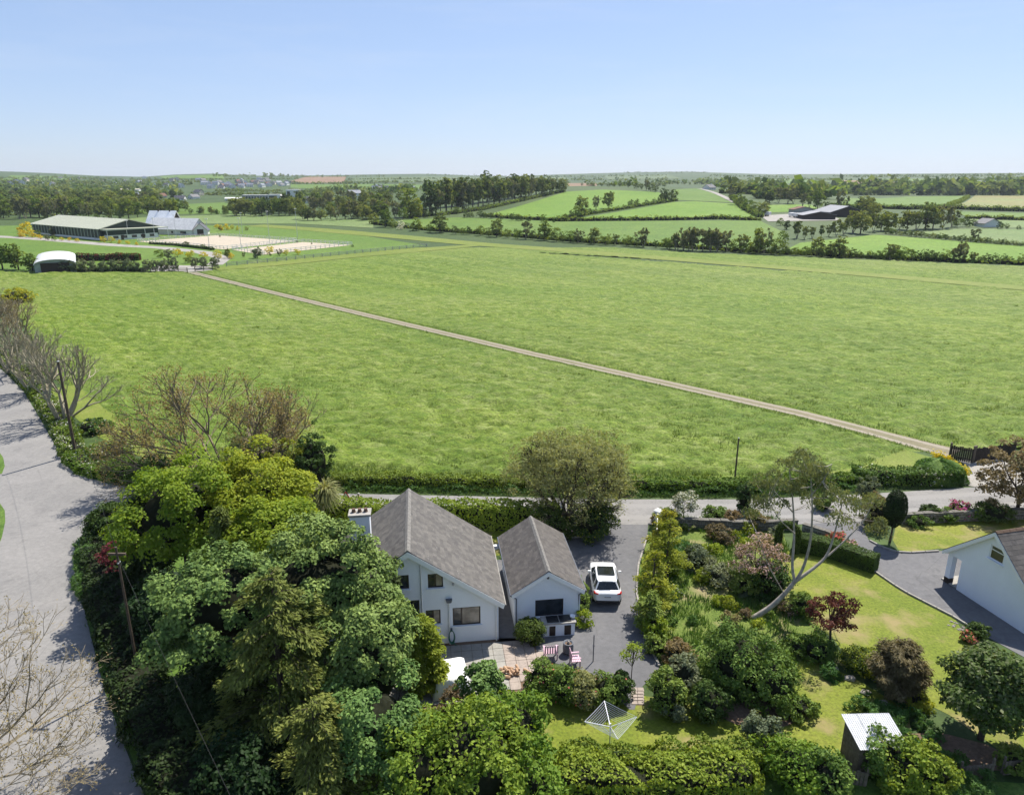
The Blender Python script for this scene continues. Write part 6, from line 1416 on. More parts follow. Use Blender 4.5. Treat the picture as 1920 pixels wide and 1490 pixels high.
# ------------------------------------------------------------------ riding centre across the meadow
def gable_building(name, label, cat, loc, rz, Wd, L, e, r, wall, roof, over=.4, windows=(), doors=(), chimneys=(), ridge_u=None, group=None):
    t = thing(name, label, cat, loc, rz, group); c = ridge_u if ridge_u is not None else Wd / 2
    MB().prism([(0, 0), (Wd, 0), (Wd, e), (c, r - .1), (0, e)], 'y', 0, L).build('wall', M[wall], t)
    for s, ue in ((-1, 0), (1, Wd)):
        k = (r - e) / abs(c - ue); o = s * over
        MB().prism([(ue + o, e - k * over + .08), (c, r + .08), (c, r - .08), (ue + o, e - k * over - .06)], 'y', -over, L + over).build('roof', M[roof], t)
    for (face, a, b, z0, z1, mt) in list(windows):
        if face == 'f': o = MB().box(a, b, -.06, .03, z0, z1)
        elif face == 'l': o = MB().box(-.06, .03, a, b, z0, z1)
        else: o = MB().box(Wd - .03, Wd + .06, a, b, z0, z1)
        w = o.build('window', M['white_paint'], t); i = .12 * min(b - a, z1 - z0)
        if face == 'f': MB().box(a + i, b - i, -.075, -.062, z0 + i, z1 - i).build('pane', M[mt], w)
        elif face == 'l': MB().box(-.075, -.062, a + i, b - i, z0 + i, z1 - i).build('pane', M[mt], w)
        else: MB().box(Wd + .062, Wd + .075, a + i, b - i, z0 + i, z1 - i).build('pane', M[mt], w)
    for (a, b, z1, mt) in doors: MB().box(a, b, -.05, .03, 0, z1).build('door', M[mt], t)
    for (u, v, h) in chimneys: MB().box(u - .35, u + .35, v - .3, v + .3, r - 1.6, r + h).build('chimney', M[wall], t)
    return t
BX, BY, BR = -175.68, 313.88, .951
barn = thing('riding_arena_barn', 'long dark green indoor riding hall with pale green roof', 'barn', (BX, BY, 0), BR)
Wb, Lb, eb, rb = 25.8, 65, 4.93, 8.3
MB().prism([(0, 1.0), (Wb, 1.0), (Wb, eb), (Wb / 2, rb - .2), (0, eb)], 'y', 0, Lb).build('cladding', M['barn_green'], barn)
MB().box(-.15, Wb + .1, -.1, Lb + .1, 0, .998).build('plinth', M['village_white'], barn)
for i in range(22): a = 1.5 + i * (Lb - 3) / 21; MB().box(-.14, -.005, a, a + .55, 1.2, eb - .3).build('translucent_strip', M['barn_pale_rib'], barn)
for s in (0, 1):
    u = -.6 if s == 0 else Wb + .6
    ro = MB().prism([(u, eb - .05), (Wb / 2, rb + .1), (Wb / 2, rb - .15), (u, eb - .3)], 'y', -.6, Lb + .6).build('roof', M['barn_roof'], barn)
    if s == 0:
        for i in range(26): a = i * Lb / 26; k = (rb - eb) / (Wb / 2); MB().prism([(u, eb - .04), (Wb / 2, rb + .115), (Wb / 2, rb + .2), (u, eb + .05)], 'y', a, a + .18).build('roof_rib', M['barn_roof'], ro)
MB().prism([(.3, 4.3), (Wb + 2, 4.3), (Wb + 2, 4.6), (.3, 4.9)], 'y', -5.2, -.02).build('canopy_roof', M['barn_roof'], barn)
MB().box(1.5, Wb - 3, -4.8, -.11, 0, 2.3).build('viewing_gallery', M['village_white'], barn); MB().box(1.4, Wb - 2.9, -4.85, -.2, 2.302, 4.25).build('upper_cladding', M['barn_green'], barn)
for i in range(5): a = 3 + i * 4.0; MB().box(a, a + 2.2, -4.86, -4.78, .9, 2.0).build('window', M['glass'], barn)
for a in (7.2, 16.4): MB().box(a - .9, a + .3, -4.87, -4.79, 0, 2.2).build('door', M['dark_frame'], barn)
for u in (.6, 9, 17, Wb + 1.6): MB().tube([(u, -5.0, 0), (u, -5.0, 4.3)], .12, 6).build('post', M['village_white'], barn)
gable_building('stable_house', 'steep roofed building with whitish slates behind the riding hall', 'house', (-162.5, 352, 0), 1.4, 10, 13.5, 4.0, 10.5, 'timber_dark', 'slate_bright', chimneys=((5, 3, .6), (5, 9, .6)), ridge_u=5)
lg = gable_building('stable_block', 'long low white stable block with grey slate roof beside the arena', 'barn', (-147.5, 339.5, 0), 1.3, 11, 25, 3.0, 7.6, 'village_white', 'slate_pale', windows=(('l', 3, 6.5, .8, 2.2, 'glass'), ('l', 10, 11.5, .8, 2.2, 'glass')))
gable_building('arched_lodge', 'small white gable with dark arched doorway at the end of the stables', 'house', (-147, 340, 0), .25, 6, 7, 2.6, 5.6, 'village_white', 'roof_slate', doors=((1.6, 4.4, 3.0, 'dark_frame'),))
# barrel roofed store
bs = thing('barrel_barn', 'small barn with pale curved roof beside dark trees at left', 'barn', (-133.5, 203, 0), .53)
arcp = [(5.0 - 5.0 * math.cos(a), 2.5 + 1.25 * math.sin(a)) for a in np.linspace(0, math.pi, 13)]
MB().prism([(0, 0)] + arcp + [(10, 0)], 'y', .1, 27).build('wall', M['rust_sheet'], bs)
oo = [(5.0 - 5.2 * math.cos(a), 2.45 + 1.45 * math.sin(a)) for a in np.linspace(0, math.pi, 13)]
MB().prism(arcp[:1] + oo + arcp[::-1][:-1], 'y', -.3, 27.3).build('roof', M['slate_pale'], bs)
MB().box(1.5, 8.5, -.05, .12, 0, 2.9).build('opening', M['timber_dark'], bs)  # solid dark panel in place of the shaded inside of the barn
# sand arenas, rails, lamps
ar = [gp((258, 453.5), (408, 443), (556, 452.5), (420, 468)), gp((436, 468.8), (570, 454.6), (660, 460), (493, 478))]
lamp_n = 0
for i, a in enumerate(ar):
    sheet('riding_arena', a, 'sand', .05)
    n = len(a)
    for k in range(n):
        p, q = np.asarray(a[k]), np.asarray(a[(k + 1) % n]); d = q - p; L = np.linalg.norm(d)
        t = thing('arena_fence', 'white post and rail fence on the %s side of the %s sand arena' % (['far left', 'far', 'right hand', 'near left'][k], ['larger', 'smaller'][i]), 'fence', (p[0], p[1], 0), math.atan2(d[1], d[0]))
        mb = MB()
        for x in np.arange(0, L, 2.4): mb.box(x - .07, x + .07, -.07, .07, 0, 1.4)
        o = mb.build('posts', M['village_white'], t); o['kind'] = 'stuff'
        for z in (.7, 1.3): MB().box(0, L, -.04, .04, z - .07, z + .07).build('rail', M['village_white'], t)
for k, (px, py, h) in enumerate([(242, 449, 8), (292, 456, 10), (452, 464, 11), (506, 459, 13), (558, 449, 13), (393, 467, 11), (331, 447, 10), (455, 440, 10)]):
    p = G(px, py); t = thing('lamp_mast', 'tall thin floodlight mast by the sand arenas, %s from the left' % ['first', 'second', 'fifth', 'seventh', 'eighth', 'fourth', 'third', 'sixth'][k], 'lamp post', (p[0], p[1], 0), group='floodlight masts round the arenas')
    MB().tube([(0, 0, 0), (0, 0, h)], [.11, .06], 6).build('mast', M['galvanised'], t); MB().box(-.5, .5, -.15, .15, h - .1, h + .15).build('lamp_head', M['village_white'], t)
strip('lane', [W(*p) for p in ((-60, 441), (40, 446), (130, 453), (215, 460), (300, 464.5), (380, 473), (420, 484), (402, 497))], [7, 7, 7, 7, 6, 6, 5, 5], 'yard', .04, step=4)
sheet('yard', gp((282, 503), (300, 497), (400, 499), (398, 507), (360, 510), (284, 510)), 'yard', .04)
def rail_fence(label, a, b, h=1.3, mat='timber_weathered', sp=2.5):
    a, b = G(*a), G(*b); d = b - a; L = float(np.hypot(d[0], d[1])); t = thing('rail_fence', label, 'fence', (a[0], a[1], 0), math.atan2(d[1], d[0])); mb = MB()
    for x in np.arange(0, L + .1, sp): mb.box(x - .09, x + .09, -.09, .09, 0, h + .1)
    o = mb.build('posts', M[mat], t); o['kind'] = 'stuff'
    for z in (.4, .8, 1.2): MB().box(0, L, -.05, .05, z - .07, z + .07).build('rail', M[mat], t)
rail_fence('timber rail fence at the edge of the meadow left of the farm track', (266, 512), (352, 511))
rail_fence('timber rail fence at the edge of the meadow right of the farm track', (366, 509), (412, 505))
rail_fence('pale rail fence running from the yard along the mown strip', (425, 500), (800, 463), 1.2, 'village_grey', 3.5)

# ------------------------------------------------------------------ trees and bushes far off: a few kinds, copied
def far_proto(kind, seed, mat, leaf=.75, n=1.0):
    rng = np.random.default_rng(seed); S = []; H = 10.0
    if kind == 'round':
        cc, dd = lump(rng, int(60 * n), 3.7, 3.7, 4.6, 5.2, .35, .5, -.9); cr, per = 1.1, 17; S += curve_segs((0, 0, -.5), (0, 0, 4.5), .3, .2, rng, 3, .02)
        for i in rng.choice(len(cc), 9, replace=False): S += curve_segs((0, 0, rng.uniform(2, 4)), cc[i], .14, .03, rng, 3, .1)
    elif kind == 'open':
        Sg, tips = branch_tree(rng, 9.5, .5, .34, 3, 3, (2, 3), up=.5); S += list(Sg); k = rng.choice(len(tips), min(len(tips), int(80 * n))); cc = np.r_[tips[k, :3], tips[k[:len(k) // 2], :3] * np.array([.6, .6, .55])]; dd = unit(cc - [0, 0, 5]); cr, per = .8, 8
    elif kind == 'tall':
        cc, dd = lump(rng, int(46 * n), 2.2, 2.2, 4.3, 5.6, .3, .45, -.9); cr, per = .95, 16; S += curve_segs((0, 0, -.5), (0, 0, 8), .28, .08, rng, 3, .02)
    elif kind == 'pine':
        cc, dd = lump(rng, int(36 * n), 2.6, 2.6, 3.6, 6.3, .35, .35, -.9); cr, per = 1.0, 17; S += curve_segs((0, 0, -.5), (0, 0, 8), .26, .12, rng, 3, .02)
    else:   # bush
        cc, dd = lump(rng, int(40 * n), 4.3, 4.3, 5.0, 4.6, .3, .55, -.9); cr, per = 1.5, 17; S += curve_segs((0, 0, -.5), (0, 0, 3), .3, .2, rng, 3, .02)
    P, nr, ton = clumps(rng, cc, dd, cr, per, .85, .4)
    ok = P[:, 2] > .1; V1, Q1 = cards(P[ok], nr[ok], leaf * 1.25, leaf * .85, rng); V2, Q2 = segs_mesh(S, 4)
    mc = mesh_np('crown', V1, Q1, ton[ok]); mc.materials.append(M[mat]); mt2 = mesh_np('trunk', V2, Q2); mt2.materials.append(M['bark_pale' if kind == 'open' else 'bark'])
    me = mesh_np('far_' + kind, np.r_[V1, V2], np.r_[Q1, Q2 + len(V1)], np.r_[ton[ok], np.full(len(Q2), .5)], midx=np.r_[np.zeros(len(Q1)), np.ones(len(Q2))])
    me.materials.append(M[mat]); me.materials.append(M['bark_pale' if kind == 'open' else 'bark']); return me, mc, mt2
PR = {}
sd = 300
for key, kind, mats_, nv in (('g', 'round', 'far_green', 3), ('o', 'round', 'far_olive', 3), ('d', 'round', 'far_dark', 2), ('l', 'round', 'far_lime', 2), ('y', 'open', 'far_grey', 4), ('yo', 'open', 'far_olive', 2), ('t', 'tall', 'far_green', 2), ('to', 'tall', 'far_olive', 2), ('p', 'pine', 'far_dark', 2), ('b', 'bush', 'far_dark', 2), ('bg', 'bush', 'far_green', 2), ('bo', 'bush', 'far_olive', 2), ('w', 'round', 'leaf_grey', 2), ('f', 'bush', 'flower_yellow', 2), ('bw', 'bush', 'flower_white', 1), ('br', 'bush', 'leaf_red', 1)):
    PR[key] = [far_proto(kind, sd + i, mats_) for i in range(nv)]; sd += nv
NAMES = dict(g='broadleaf_tree', o='broadleaf_tree', d='evergreen_tree', l='broadleaf_tree', y='bare_tree', yo='bare_tree', t='slender_tree', to='slender_tree', p='pine_tree', b='bush', bg='bush', bo='bush', w='willow_tree', f='gorse_bush', bw='blossom_bush', br='red_bush')
LOOK = dict(g='green leafy tree', o='olive coloured tree', d='dark evergreen tree', l='pale lime green tree', y='grey thinly leaved tree', yo='olive thinly leaved tree', t='slender green tree', to='slender olive tree', p='dark pine', b='dark bush', bg='green bush', bo='olive bush', w='grey green willow', f='bright yellow bush', bw='white blossoming bush', br='reddish bush')
rf = np.random.default_rng(77); far_count = 0
def place(px, py, hpx, key, label, group, wide=1.0):
    global far_count
    p = W(px, py); depth = p[1] * math.cos(PIT) + (HC - p[2]) * math.sin(PIT); h = hpx / F * depth
    me, mc, mt2 = PR[key][rf.integers(0, len(PR[key]))]; parts = hpx > 22
    o = bpy.data.objects.new(NAMES[key], None if parts else me); C.objects.link(o)
    if parts:
        for nm_, m_ in (('crown', mc), ('trunk', mt2)): c_ = bpy.data.objects.new(nm_, m_); C.objects.link(c_); c_.parent = o
    s = h / 10.0; o.location = (p[0], p[1], p[2] - .1); w = s * wide * rf.uniform(.85, 1.2) * (.72 if key in ('y', 'yo') else 1); o.scale = (w, w, s); o.rotation_euler = (0, 0, rf.uniform(0, 6.28))
    tag(o, label, 'bush' if NAMES[key].endswith('bush') else 'tree', group); far_count += 1
    return o
ORD = ['first', 'second', 'third', 'fourth', 'fifth', 'sixth', 'seventh', 'eighth', 'ninth', 'tenth']
NUM = ORD + ['eleventh', 'twelfth', 'thirteenth', 'fourteenth', 'fifteenth', 'sixteenth', 'seventeenth', 'eighteenth', 'nineteenth', 'twentieth', 'twenty-first', 'twenty-second', 'twenty-third', 'twenty-fourth', 'twenty-fifth', 'twenty-sixth']
def row(items, where, group, sc_, ox, oy, wide=1.0):
    """items (x, base, height, key) read off an enlargement of the photo"""
    cnt = {}
    for x, y, h, k in sorted(items):
        cnt[k] = cnt.get(k, 0) + 1; tot = sum(1 for q in items if q[3] == k); i = cnt[k]
        lab = LOOK[k] + ' ' + where
        if tot > 1 and i <= 10: lab += ', %s from left' % ORD[i - 1]
        elif tot > 10: lab += ', towards the right' 
        place(ox + sc_ * x, oy + sc_ * y, h * sc_, k, lab, group, wide)
HR1 = [(140,330,62,'bo'),(200,345,85,'g'),(235,350,45,'bg'),(278,357,42,'bw'),(358,364,62,'l'),(430,372,48,'bg'),(480,374,92,'o'),(560,382,44,'b'),(600,384,36,'bg'),(630,386,44,'b'),(690,390,52,'bg'),(730,393,48,'bo'),(770,396,92,'o'),(830,402,55,'bg'),(880,407,60,'bg'),(920,408,92,'y'),(955,410,50,'b'),(1015,414,92,'g'),(1080,420,72,'bg'),(1110,421,40,'b'),(1150,426,62,'bg'),(1190,427,72,'y'),(1215,431,30,'b'),(1272,432,84,'o'),(1330,437,62,'bg'),(1380,439,62,'yo'),(1440,443,62,'bg'),(1480,446,50,'b'),(1525,448,98,'y'),(1590,453,40,'b'),(1650,458,66,'bg'),(1690,461,82,'y'),(1730,464,112,'y'),(1780,465,118,'y'),(1830,467,112,'y'),(1870,469,100,'yo'),(1905,470,112,'y')]
row(HR1, 'in the left hedgerow beyond the meadow', 'hedgerow beyond the meadow', .3646, 650, 300)
HR2 = [(15,478,62,'bg'),(60,482,84,'yo'),(120,484,120,'y'),(160,487,112,'y'),(235,490,124,'y'),(275,490,84,'y'),(325,492,114,'y'),(370,495,70,'bg'),(402,497,102,'yo'),(432,500,62,'bg'),(478,502,122,'l'),(522,504,134,'y'),(560,507,92,'bg'),(602,510,84,'bg'),(650,510,42,'b'),(695,514,52,'bg'),(750,517,62,'bg'),(802,520,104,'o'),(845,521,50,'bg'),(880,523,80,'o'),(925,524,108,'o'),(960,526,60,'bo'),(995,527,52,'b'),(1035,529,42,'b'),(1095,532,42,'b'),(1135,532,46,'bg'),(1165,535,50,'bg'),(1200,537,92,'yo'),(1235,539,70,'bg'),(1270,541,84,'bg'),(1335,542,54,'b'),(1375,544,60,'b'),(1415,545,62,'b'),(1455,547,52,'b'),(1500,547,72,'bg'),(1545,549,80,'y'),(1580,550,114,'y'),(1640,552,62,'yo'),(1690,554,40,'b'),(1715,554,50,'b'),(1757,556,52,'b'),(1810,557,50,'b'),(1845,558,40,'b'),(1905,562,64,'bg'),(1960,565,70,'bg')]
row(HR2, 'in the right hedgerow beyond the meadow', 'hedgerow beyond the meadow', .349, 1250, 300)
HILL = [(1210,292,104,'o'),(1282,257,72,'y'),(1345,250,84,'o'),(1122,308,30,'b'),(1155,303,42,'b'),(1185,300,60,'bg'),(1250,278,30,'b'),(1460,244,38,'b'),(1490,241,38,'b'),(1540,229,26,'b'),(1580,227,28,'b'),(1612,222,40,'b'),(1630,218,66,'d'),(1655,215,52,'b'),(1682,212,60,'yo'),(615,298,36,'b'),(640,298,30,'b'),(690,299,38,'b'),(712,301,26,'b'),(745,303,32,'b'),(795,308,20,'b'),(850,312,38,'b'),(880,314,32,'b'),(900,315,26,'b'),(935,318,20,'b'),(1012,322,42,'bg'),(1065,322,16,'b'),(565,278,36,'bg')]
row(HILL, 'along the hedges crossing the green hill', 'hedges on the green hill', .3646, 650, 300)
CREST = [(1345,137,22,'b'),(1375,138,18,'b'),(1405,138,24,'b'),(1450,141,28,'b'),(1490,148,32,'b'),(1515,152,30,'b'),(1540,157,54,'y'),(1562,162,40,'b'),(1588,166,36,'b'),(1310,136,18,'b'),(1265,135,26,'bo'),(1210,134,16,'b')]
row(CREST, 'on the crest of the green hill', 'trees on the hill crest', .3646, 650, 300)
WOODL = [(60,300,70,'bo'),(110,300,60,'bo'),(150,300,100,'y'),(200,300,100,'y'),(250,300,90,'y'),(290,305,60,'bg'),(330,294,130,'l'),(362,298,90,'l'),(395,290,60,'g'),(415,296,40,'b')]
row(WOODL, 'at the left foot of the wooded hill', 'trees at the foot of the hill', .3646, 650, 300)
for i, x in enumerate(np.linspace(430, 1112, 26)):
    b = np.interp(x, [430, 600, 800, 1112], [286, 262, 226, 167]); h = np.interp(x, [430, 620, 900, 1112], [158, 158, 118, 66]) * rf.uniform(.85, 1.12)
    place(650 + .3646 * x, 300 + .3646 * b, h * .3646, ['d', 'y', 'p', 'to', 'p', 'y'][i % 6] if x < 700 else ['p', 'o', 'p', 'y'][i % 4], ('%s tall tree from the left in the front rank of the hill wood' % NUM[i]), 'wood on the hill', .9)
for i, x in enumerate(np.linspace(470, 1080, 18)):
    b = np.interp(x, [430, 600, 800, 1112], [250, 235, 205, 160]); h = np.interp(x, [430, 620, 900, 1112], [130, 130, 100, 60]) * rf.uniform(.85, 1.12)
    place(650 + .3646 * x, 300 + .3646 * b, h * .3646, ['o', 'y', 'p', 'd'][i % 4], ('%s tall tree from the left in the rear rank of the hill wood' % NUM[i]), 'wood on the hill', 1.0)
FARM = [(350,217,62,'y'),(380,242,72,'bg'),(405,255,60,'b'),(430,272,72,'bg'),(470,287,62,'bg'),(515,302,74,'o'),(550,237,68,'d'),(600,232,84,'y'),(650,234,86,'y'),(680,237,76,'y'),(730,252,74,'y'),(765,256,60,'yo'),(810,264,100,'g'),(860,272,44,'d'),(925,257,94,'y'),(960,255,60,'yo'),(1050,292,94,'d'),(1082,302,104,'o'),(1110,330,96,'o'),(1000,392,126,'yo'),(950,402,96,'yo'),(1040,397,116,'o'),(1110,387,104,'yo'),(1150,382,94,'l'),(1190,382,104,'o'),(1250,372,94,'yo'),(1290,377,104,'o'),(1340,377,104,'yo'),(1390,372,134,'o'),(1430,370,114,'o'),(1480,367,124,'y'),(1530,362,104,'yo'),(1560,360,60,'bg'),(1610,360,48,'b'),(1640,357,42,'b'),(700,422,96,'yo'),(740,427,76,'yo'),(780,422,66,'yo'),(830,417,66,'to'),(870,412,66,'yo'),(910,414,84,'yo'),(620,442,62,'bg'),(645,374,46,'d'),(610,352,40,'bg'),(1790,372,40,'b'),(1825,372,30,'b'),(1660,440,70,'y'),(1890,375,24,'b')]
row(FARM, 'around the farmyard on the right', 'trees round the farmyard', .349, 1250, 300)
for i, x in enumerate(np.linspace(1190, 1920, 34)):
    place(1250 + .349 * x, 300 + .349 * np.interp(x, [1190, 1500, 1920], [398, 432, 466]), .349 * rf.uniform(22, 40), ['b', 'bg', 'b', 'bo'][i % 4], 'bush in the hedge on the far side of the bright right hand pasture', 'hedge right of the farm')
# left: trees behind the riding centre
LW = []
for (y0, x0, x1, n, h, keys) in [(409, -40, 260, 22, 36, 'ogoyg'), (402, -30, 330, 22, 34, 'ogolo'), (397, 250, 350, 8, 26, 'ogo'), (393, -30, 280, 18, 30, 'oygdo'), (384, 0, 300, 15, 27, 'ogldo'), (376, 10, 330, 14, 22, 'oygd'), (405, 430, 560, 12, 30, 'godgo'), (412, 560, 720, 12, 32, 'ogdy'), (399, 440, 720, 18, 28, 'oygod'), (391, 470, 720, 14, 26, 'yodg'), (384, 560, 740, 10, 24, 'yyod'), (378, 600, 780, 9, 20, 'ydo'), (402, 370, 425, 4, 14, 'go')]:
    for i in range(n): LW.append((x0 + (x1 - x0) * (i + rf.uniform(.1, .9)) / n, y0 + rf.uniform(-2, 2), h * rf.uniform(.65, 1.15), keys[rf.integers(0, len(keys))]))
for (x, y, h, k) in LW:
    side = 'behind the riding hall' if x < 270 else ('in front of the village' if x < 560 else 'left of the wooded hill')
    place(x, y, h, k, LOOK[k] + ' in the mixed woodland ' + side, 'mixed woodland ' + side)
for (x, y, h) in [(402, 401, 9), (424, 403, 13), (441, 403, 10), (455, 404, 12), (375, 401, 12), (358, 401, 10)]: place(x, y, h, 'b', 'dark bush on the far edge of the field behind the stables', 'bushes behind the stables')
place(182, 415, 13, 'g', 'small round tree between riding hall roof and pale house', 'trees of the riding centre')
Z4 = lambda x, y: (40 + .2083 * x, 380 + .2083 * y)
for i, x in enumerate([395, 470, 555, 648, 742, 832, 905, 965, 1040, 1140, 1210, 1290, 1380]):
    px, py = Z4(x, 628); place(px, py, 27 * rf.uniform(.85, 1.1), 'w', 'grey green willow in the row at the meadow edge, %s' % (ORD[i] + ' from the left' if i < 10 else 'near its right end'), 'willow row', .85)
for i, x in enumerate([1560, 1640, 1745]): px, py = Z4(x, 595); place(px, py, 22, 'w', 'grey green willow by the gate of the farm track, %s from the left' % ORD[i], 'willows by the track gate', .85)
for i, (x, y, h) in enumerate([(1250, 500, 19), (1330, 520, 21), (1500, 545, 16), (1490, 400, 12), (1640, 410, 9), (290, 300, 17), (150, 300, 13), (235, 340, 12), (300, 345, 11), (700, 335, 15)]):
    px, py = Z4(x, y); place(px, py, h, 'w' if i % 2 else 'bg', 'small shrub tree beside the lane to the riding hall', 'shrubs along the riding centre lane')
for i, (x, y, h) in enumerate([(45, 300, 28), (100, 315, 16), (10, 310, 14), (170, 330, 10), (365, 345, 8), (435, 345, 8), (505, 355, 8), (740, 360, 13), (812, 362, 13), (885, 370, 9), (962, 378, 8), (1040, 385, 7), (1405, 490, 17), (1520, 505, 17), (1640, 500, 13), (1768, 500, 16), (1890, 505, 12), (1800, 250, 11), (1850, 245, 12), (1760, 235, 9), (1900, 240, 9)]):
    px, py = Z4(x, y); place(px, py, h, 'f', 'bright yellow flowering bush along the riding centre lanes', 'yellow bushes of the riding centre')
Z5 = lambda x, y: (400 + .2083 * x, 380 + .2083 * y)
for (x, y, h, k) in [(398, 500, 22, 'w'), (505, 465, 16, 'f'), (598, 480, 14, 'y'), (655, 475, 12, 'f'), (760, 470, 12, 'f'), (280, 495, 10, 'y'), (130, 500, 18, 'o'), (515, 478, 5, 'b'), (885, 378, 4, 'b'), (755, 362, 5, 'b'), (1255, 400, 5, 'b'), (60, 310, 4, 'b'), (65, 250, 9, 'br'), (220, 250, 9, 'f'), (300, 250, 8, 'bo')]:
    px, py = Z5(x, y); place(px, py, h, k, LOOK[k] + ' around the sand arenas', 'plants round the sand arenas')
for (x, y, h, w) in [(5, 505, 48, 1.2), (35, 506, 45, 1.2), (62, 508, 30, 1.1), (-40, 505, 50, 1.2)]: place(x, y, h, 'g', 'large dark leafy tree beside the barrel roofed barn', 'trees beside the barrel barn', w)
for (a, b, lab, m) in [((125, 509), (270, 510), 'low dark hedge under the willow row', 'leaf_dark'), ]:
    hedge('hedge', lab, 'hedge', [G(*a), G(*b)], 1.6, 1.2, m, R_(401), leaf=(.5, .35), dens=.6)
hedge('hedge', 'dark hedge with red tips behind the willow row', 'hedge', [G(138, 489), G(262, 488)], 2.4, 2.2, 'leaf_dark', R_(402), leaf=(.5, .35), dens=.6, extra=('leaf_red', .35))
hedge('hedge', 'low dark box hedge edging the near side of the larger arena', 'hedge', [G(282, 458), G(330, 461), (G(400, 469))], 1.0, .9, 'leaf_dark', R_(403), leaf=(.5, .35), dens=.6)

# hedges between the distant fields
def far_hedge(label, pts, h, w, m='far_green', leaf=.9, dens=.5):
    P = [W(*p) for p in pts]; hedge('hedgerow', label, 'hedge', P, w, h, m, R_(int(abs(P[0][0]) * 7) % 9999 + 500), leaf=(leaf * 1.3, leaf), dens=dens, zfun=lambda a, b: float(terr(a, b)), hvar=.35, rough=.6, bark='twig_shade')
far_hedge('dark hedge across the foot of the two hill pastures', [(905, 406), (960, 410), (1050, 415), (1130, 414), (1250, 413), (1350, 411), (1425, 414)], 1.8, 2.5)
far_hedge('diagonal hedge climbing the green hill', [(1055, 412), (1110, 402), (1180, 391), (1268, 377)], 1.8, 2.4)
far_hedge('dark bank below the wood on the hill', [(760, 409), (830, 404), (905, 394), (980, 377), (1055, 360)], 1.6, 3)
far_hedge('hedge at the foot of the right hand stubble field', [(1780, 392), (1850, 395), (1920, 397), (2000, 399)], 3, 4)
far_hedge('hedge below the pale strip field on the right', [(1810, 410), (1860, 412), (1930, 414), (2000, 416)], 2.0, 3)
far_hedge('hedge climbing left of the stubble field', [(1776, 389), (1795, 381), (1815, 370)], 2.2, 4)
far_hedge('hedge on the far side of the pastures behind the farm', [(1560, 390), (1640, 391), (1700, 393), (1780, 391)], 2.6, 4)
far_hedge('hedge under the bare trees left of the farmyard', [(1372, 372), (1395, 392), (1425, 408)], 2.4, 4)
far_hedge('low hedge along the bottom of the hedgerow beyond the meadow, left part', [(700, 421), (800, 432), (950, 443), (1100, 455), (1290, 465)], 1.5, 2.0, 'far_green')
far_hedge('low hedge along the bottom of the hedgerow beyond the meadow, right part', [(1290, 466), (1420, 474), (1600, 483), (1920, 497), (2050, 503)], 1.3, 2.0, 'far_green')

# farm buildings
def farm(label, px, py, rz, Wd, L, e, r, wall, roof): p = W(px, py); gable_building('farm_shed', label, 'barn', (p[0], p[1], p[2] - .3), rz, Wd, L, e, r, wall, roof, .5)
farm('low dark farm shed with grey roof, left one of the farmyard', 1506, 412, 0, 18, 12, 2.8, 4.6, 'timber_dark', 'roof_grey')
farm('large farm shed with wide pale grey roof in the farmyard', 1556, 407, .05, 21, 22, 3.0, 6.4, 'timber_dark', 'roof_grey')
farm('small brown roofed farm building left of the sheds', 1488, 400, .1, 14, 7, 2.6, 4.2, 'village_grey', 'roof_brown')
farm('little white cottage on the right hand pastures', 1845, 427, .3, 11, 6, 2.4, 4.6, 'village_white', 'roof_slate')
sheet('yard', wp([(1425, 405), (1480, 402), (1560, 406), (1580, 414), (1500, 415), (1440, 416)]), 'yard', .2, 3, True)
for i, (px, py) in enumerate([(1484, 408), (1492, 409), (1500, 409), (1437, 406)]):
    p = W(px, py); t = thing('farm_trailer', 'white trailer parked in the farmyard beside the low shed', 'trailer', (p[0], p[1], p[2] + .2), .2 * i, group='white trailers in the farmyard')
    MB().box(-1.1, 1.1, -2.4, 2.4, .7, 2.5).build('body', M['village_white'], t, bevel=.15)
    for s in (-1, 1): MB().tube([(s * 1.0, -.3, .4), (s * 1.2, -.3, .4)], .45, 10).build('wheel', M['rubber'], t)

# ------------------------------------------------------------------ village
def village_house(wall, roof, Wd, L, e, r, seed):
    rng = np.random.default_rng(seed)
    wn_ = [('f', a, a + 1.2, 1.0, 2.3, 'glass') for a in np.arange(.8, Wd - 1.5, 2.6)] + [('l', a, a + 1.4, 1.0, 2.3, 'glass') for a in np.arange(1.2, L - 2, 3.4)]
    if e > 4: wn_ += [('f', a, a + 1.2, 3.4, 4.6, 'glass') for a in np.arange(.8, Wd - 1.5, 2.6)] + [('l', a, a + 1.4, 3.4, 4.6, 'glass') for a in np.arange(1.2, L - 2, 3.4)]
    return gable_building('village_house', 'village house', 'house', (0, 0, 0), 0, Wd, L, e, r, wall, roof, .35, wn_, ((Wd / 2 - .5, Wd / 2 + .5, 2.1, 'dark_frame'),), ((Wd / 2, L * .25, .9),))
VP = [('white', 'slate grey', village_house('village_white', 'roof_slate', 8, 11, 2.7, 5.6, 1)), ('cream', 'slate grey', village_house('village_cream', 'roof_slate', 8.5, 10, 5.0, 8.0, 2)), ('white', 'blue grey', village_house('village_white', 'far_roof_blue', 8, 12, 5.0, 7.8, 3)), ('grey', 'brown', village_house('village_grey', 'roof_brown', 8, 10, 2.8, 5.8, 4))]
first = [True] * 4
rfv = np.random.default_rng(21)
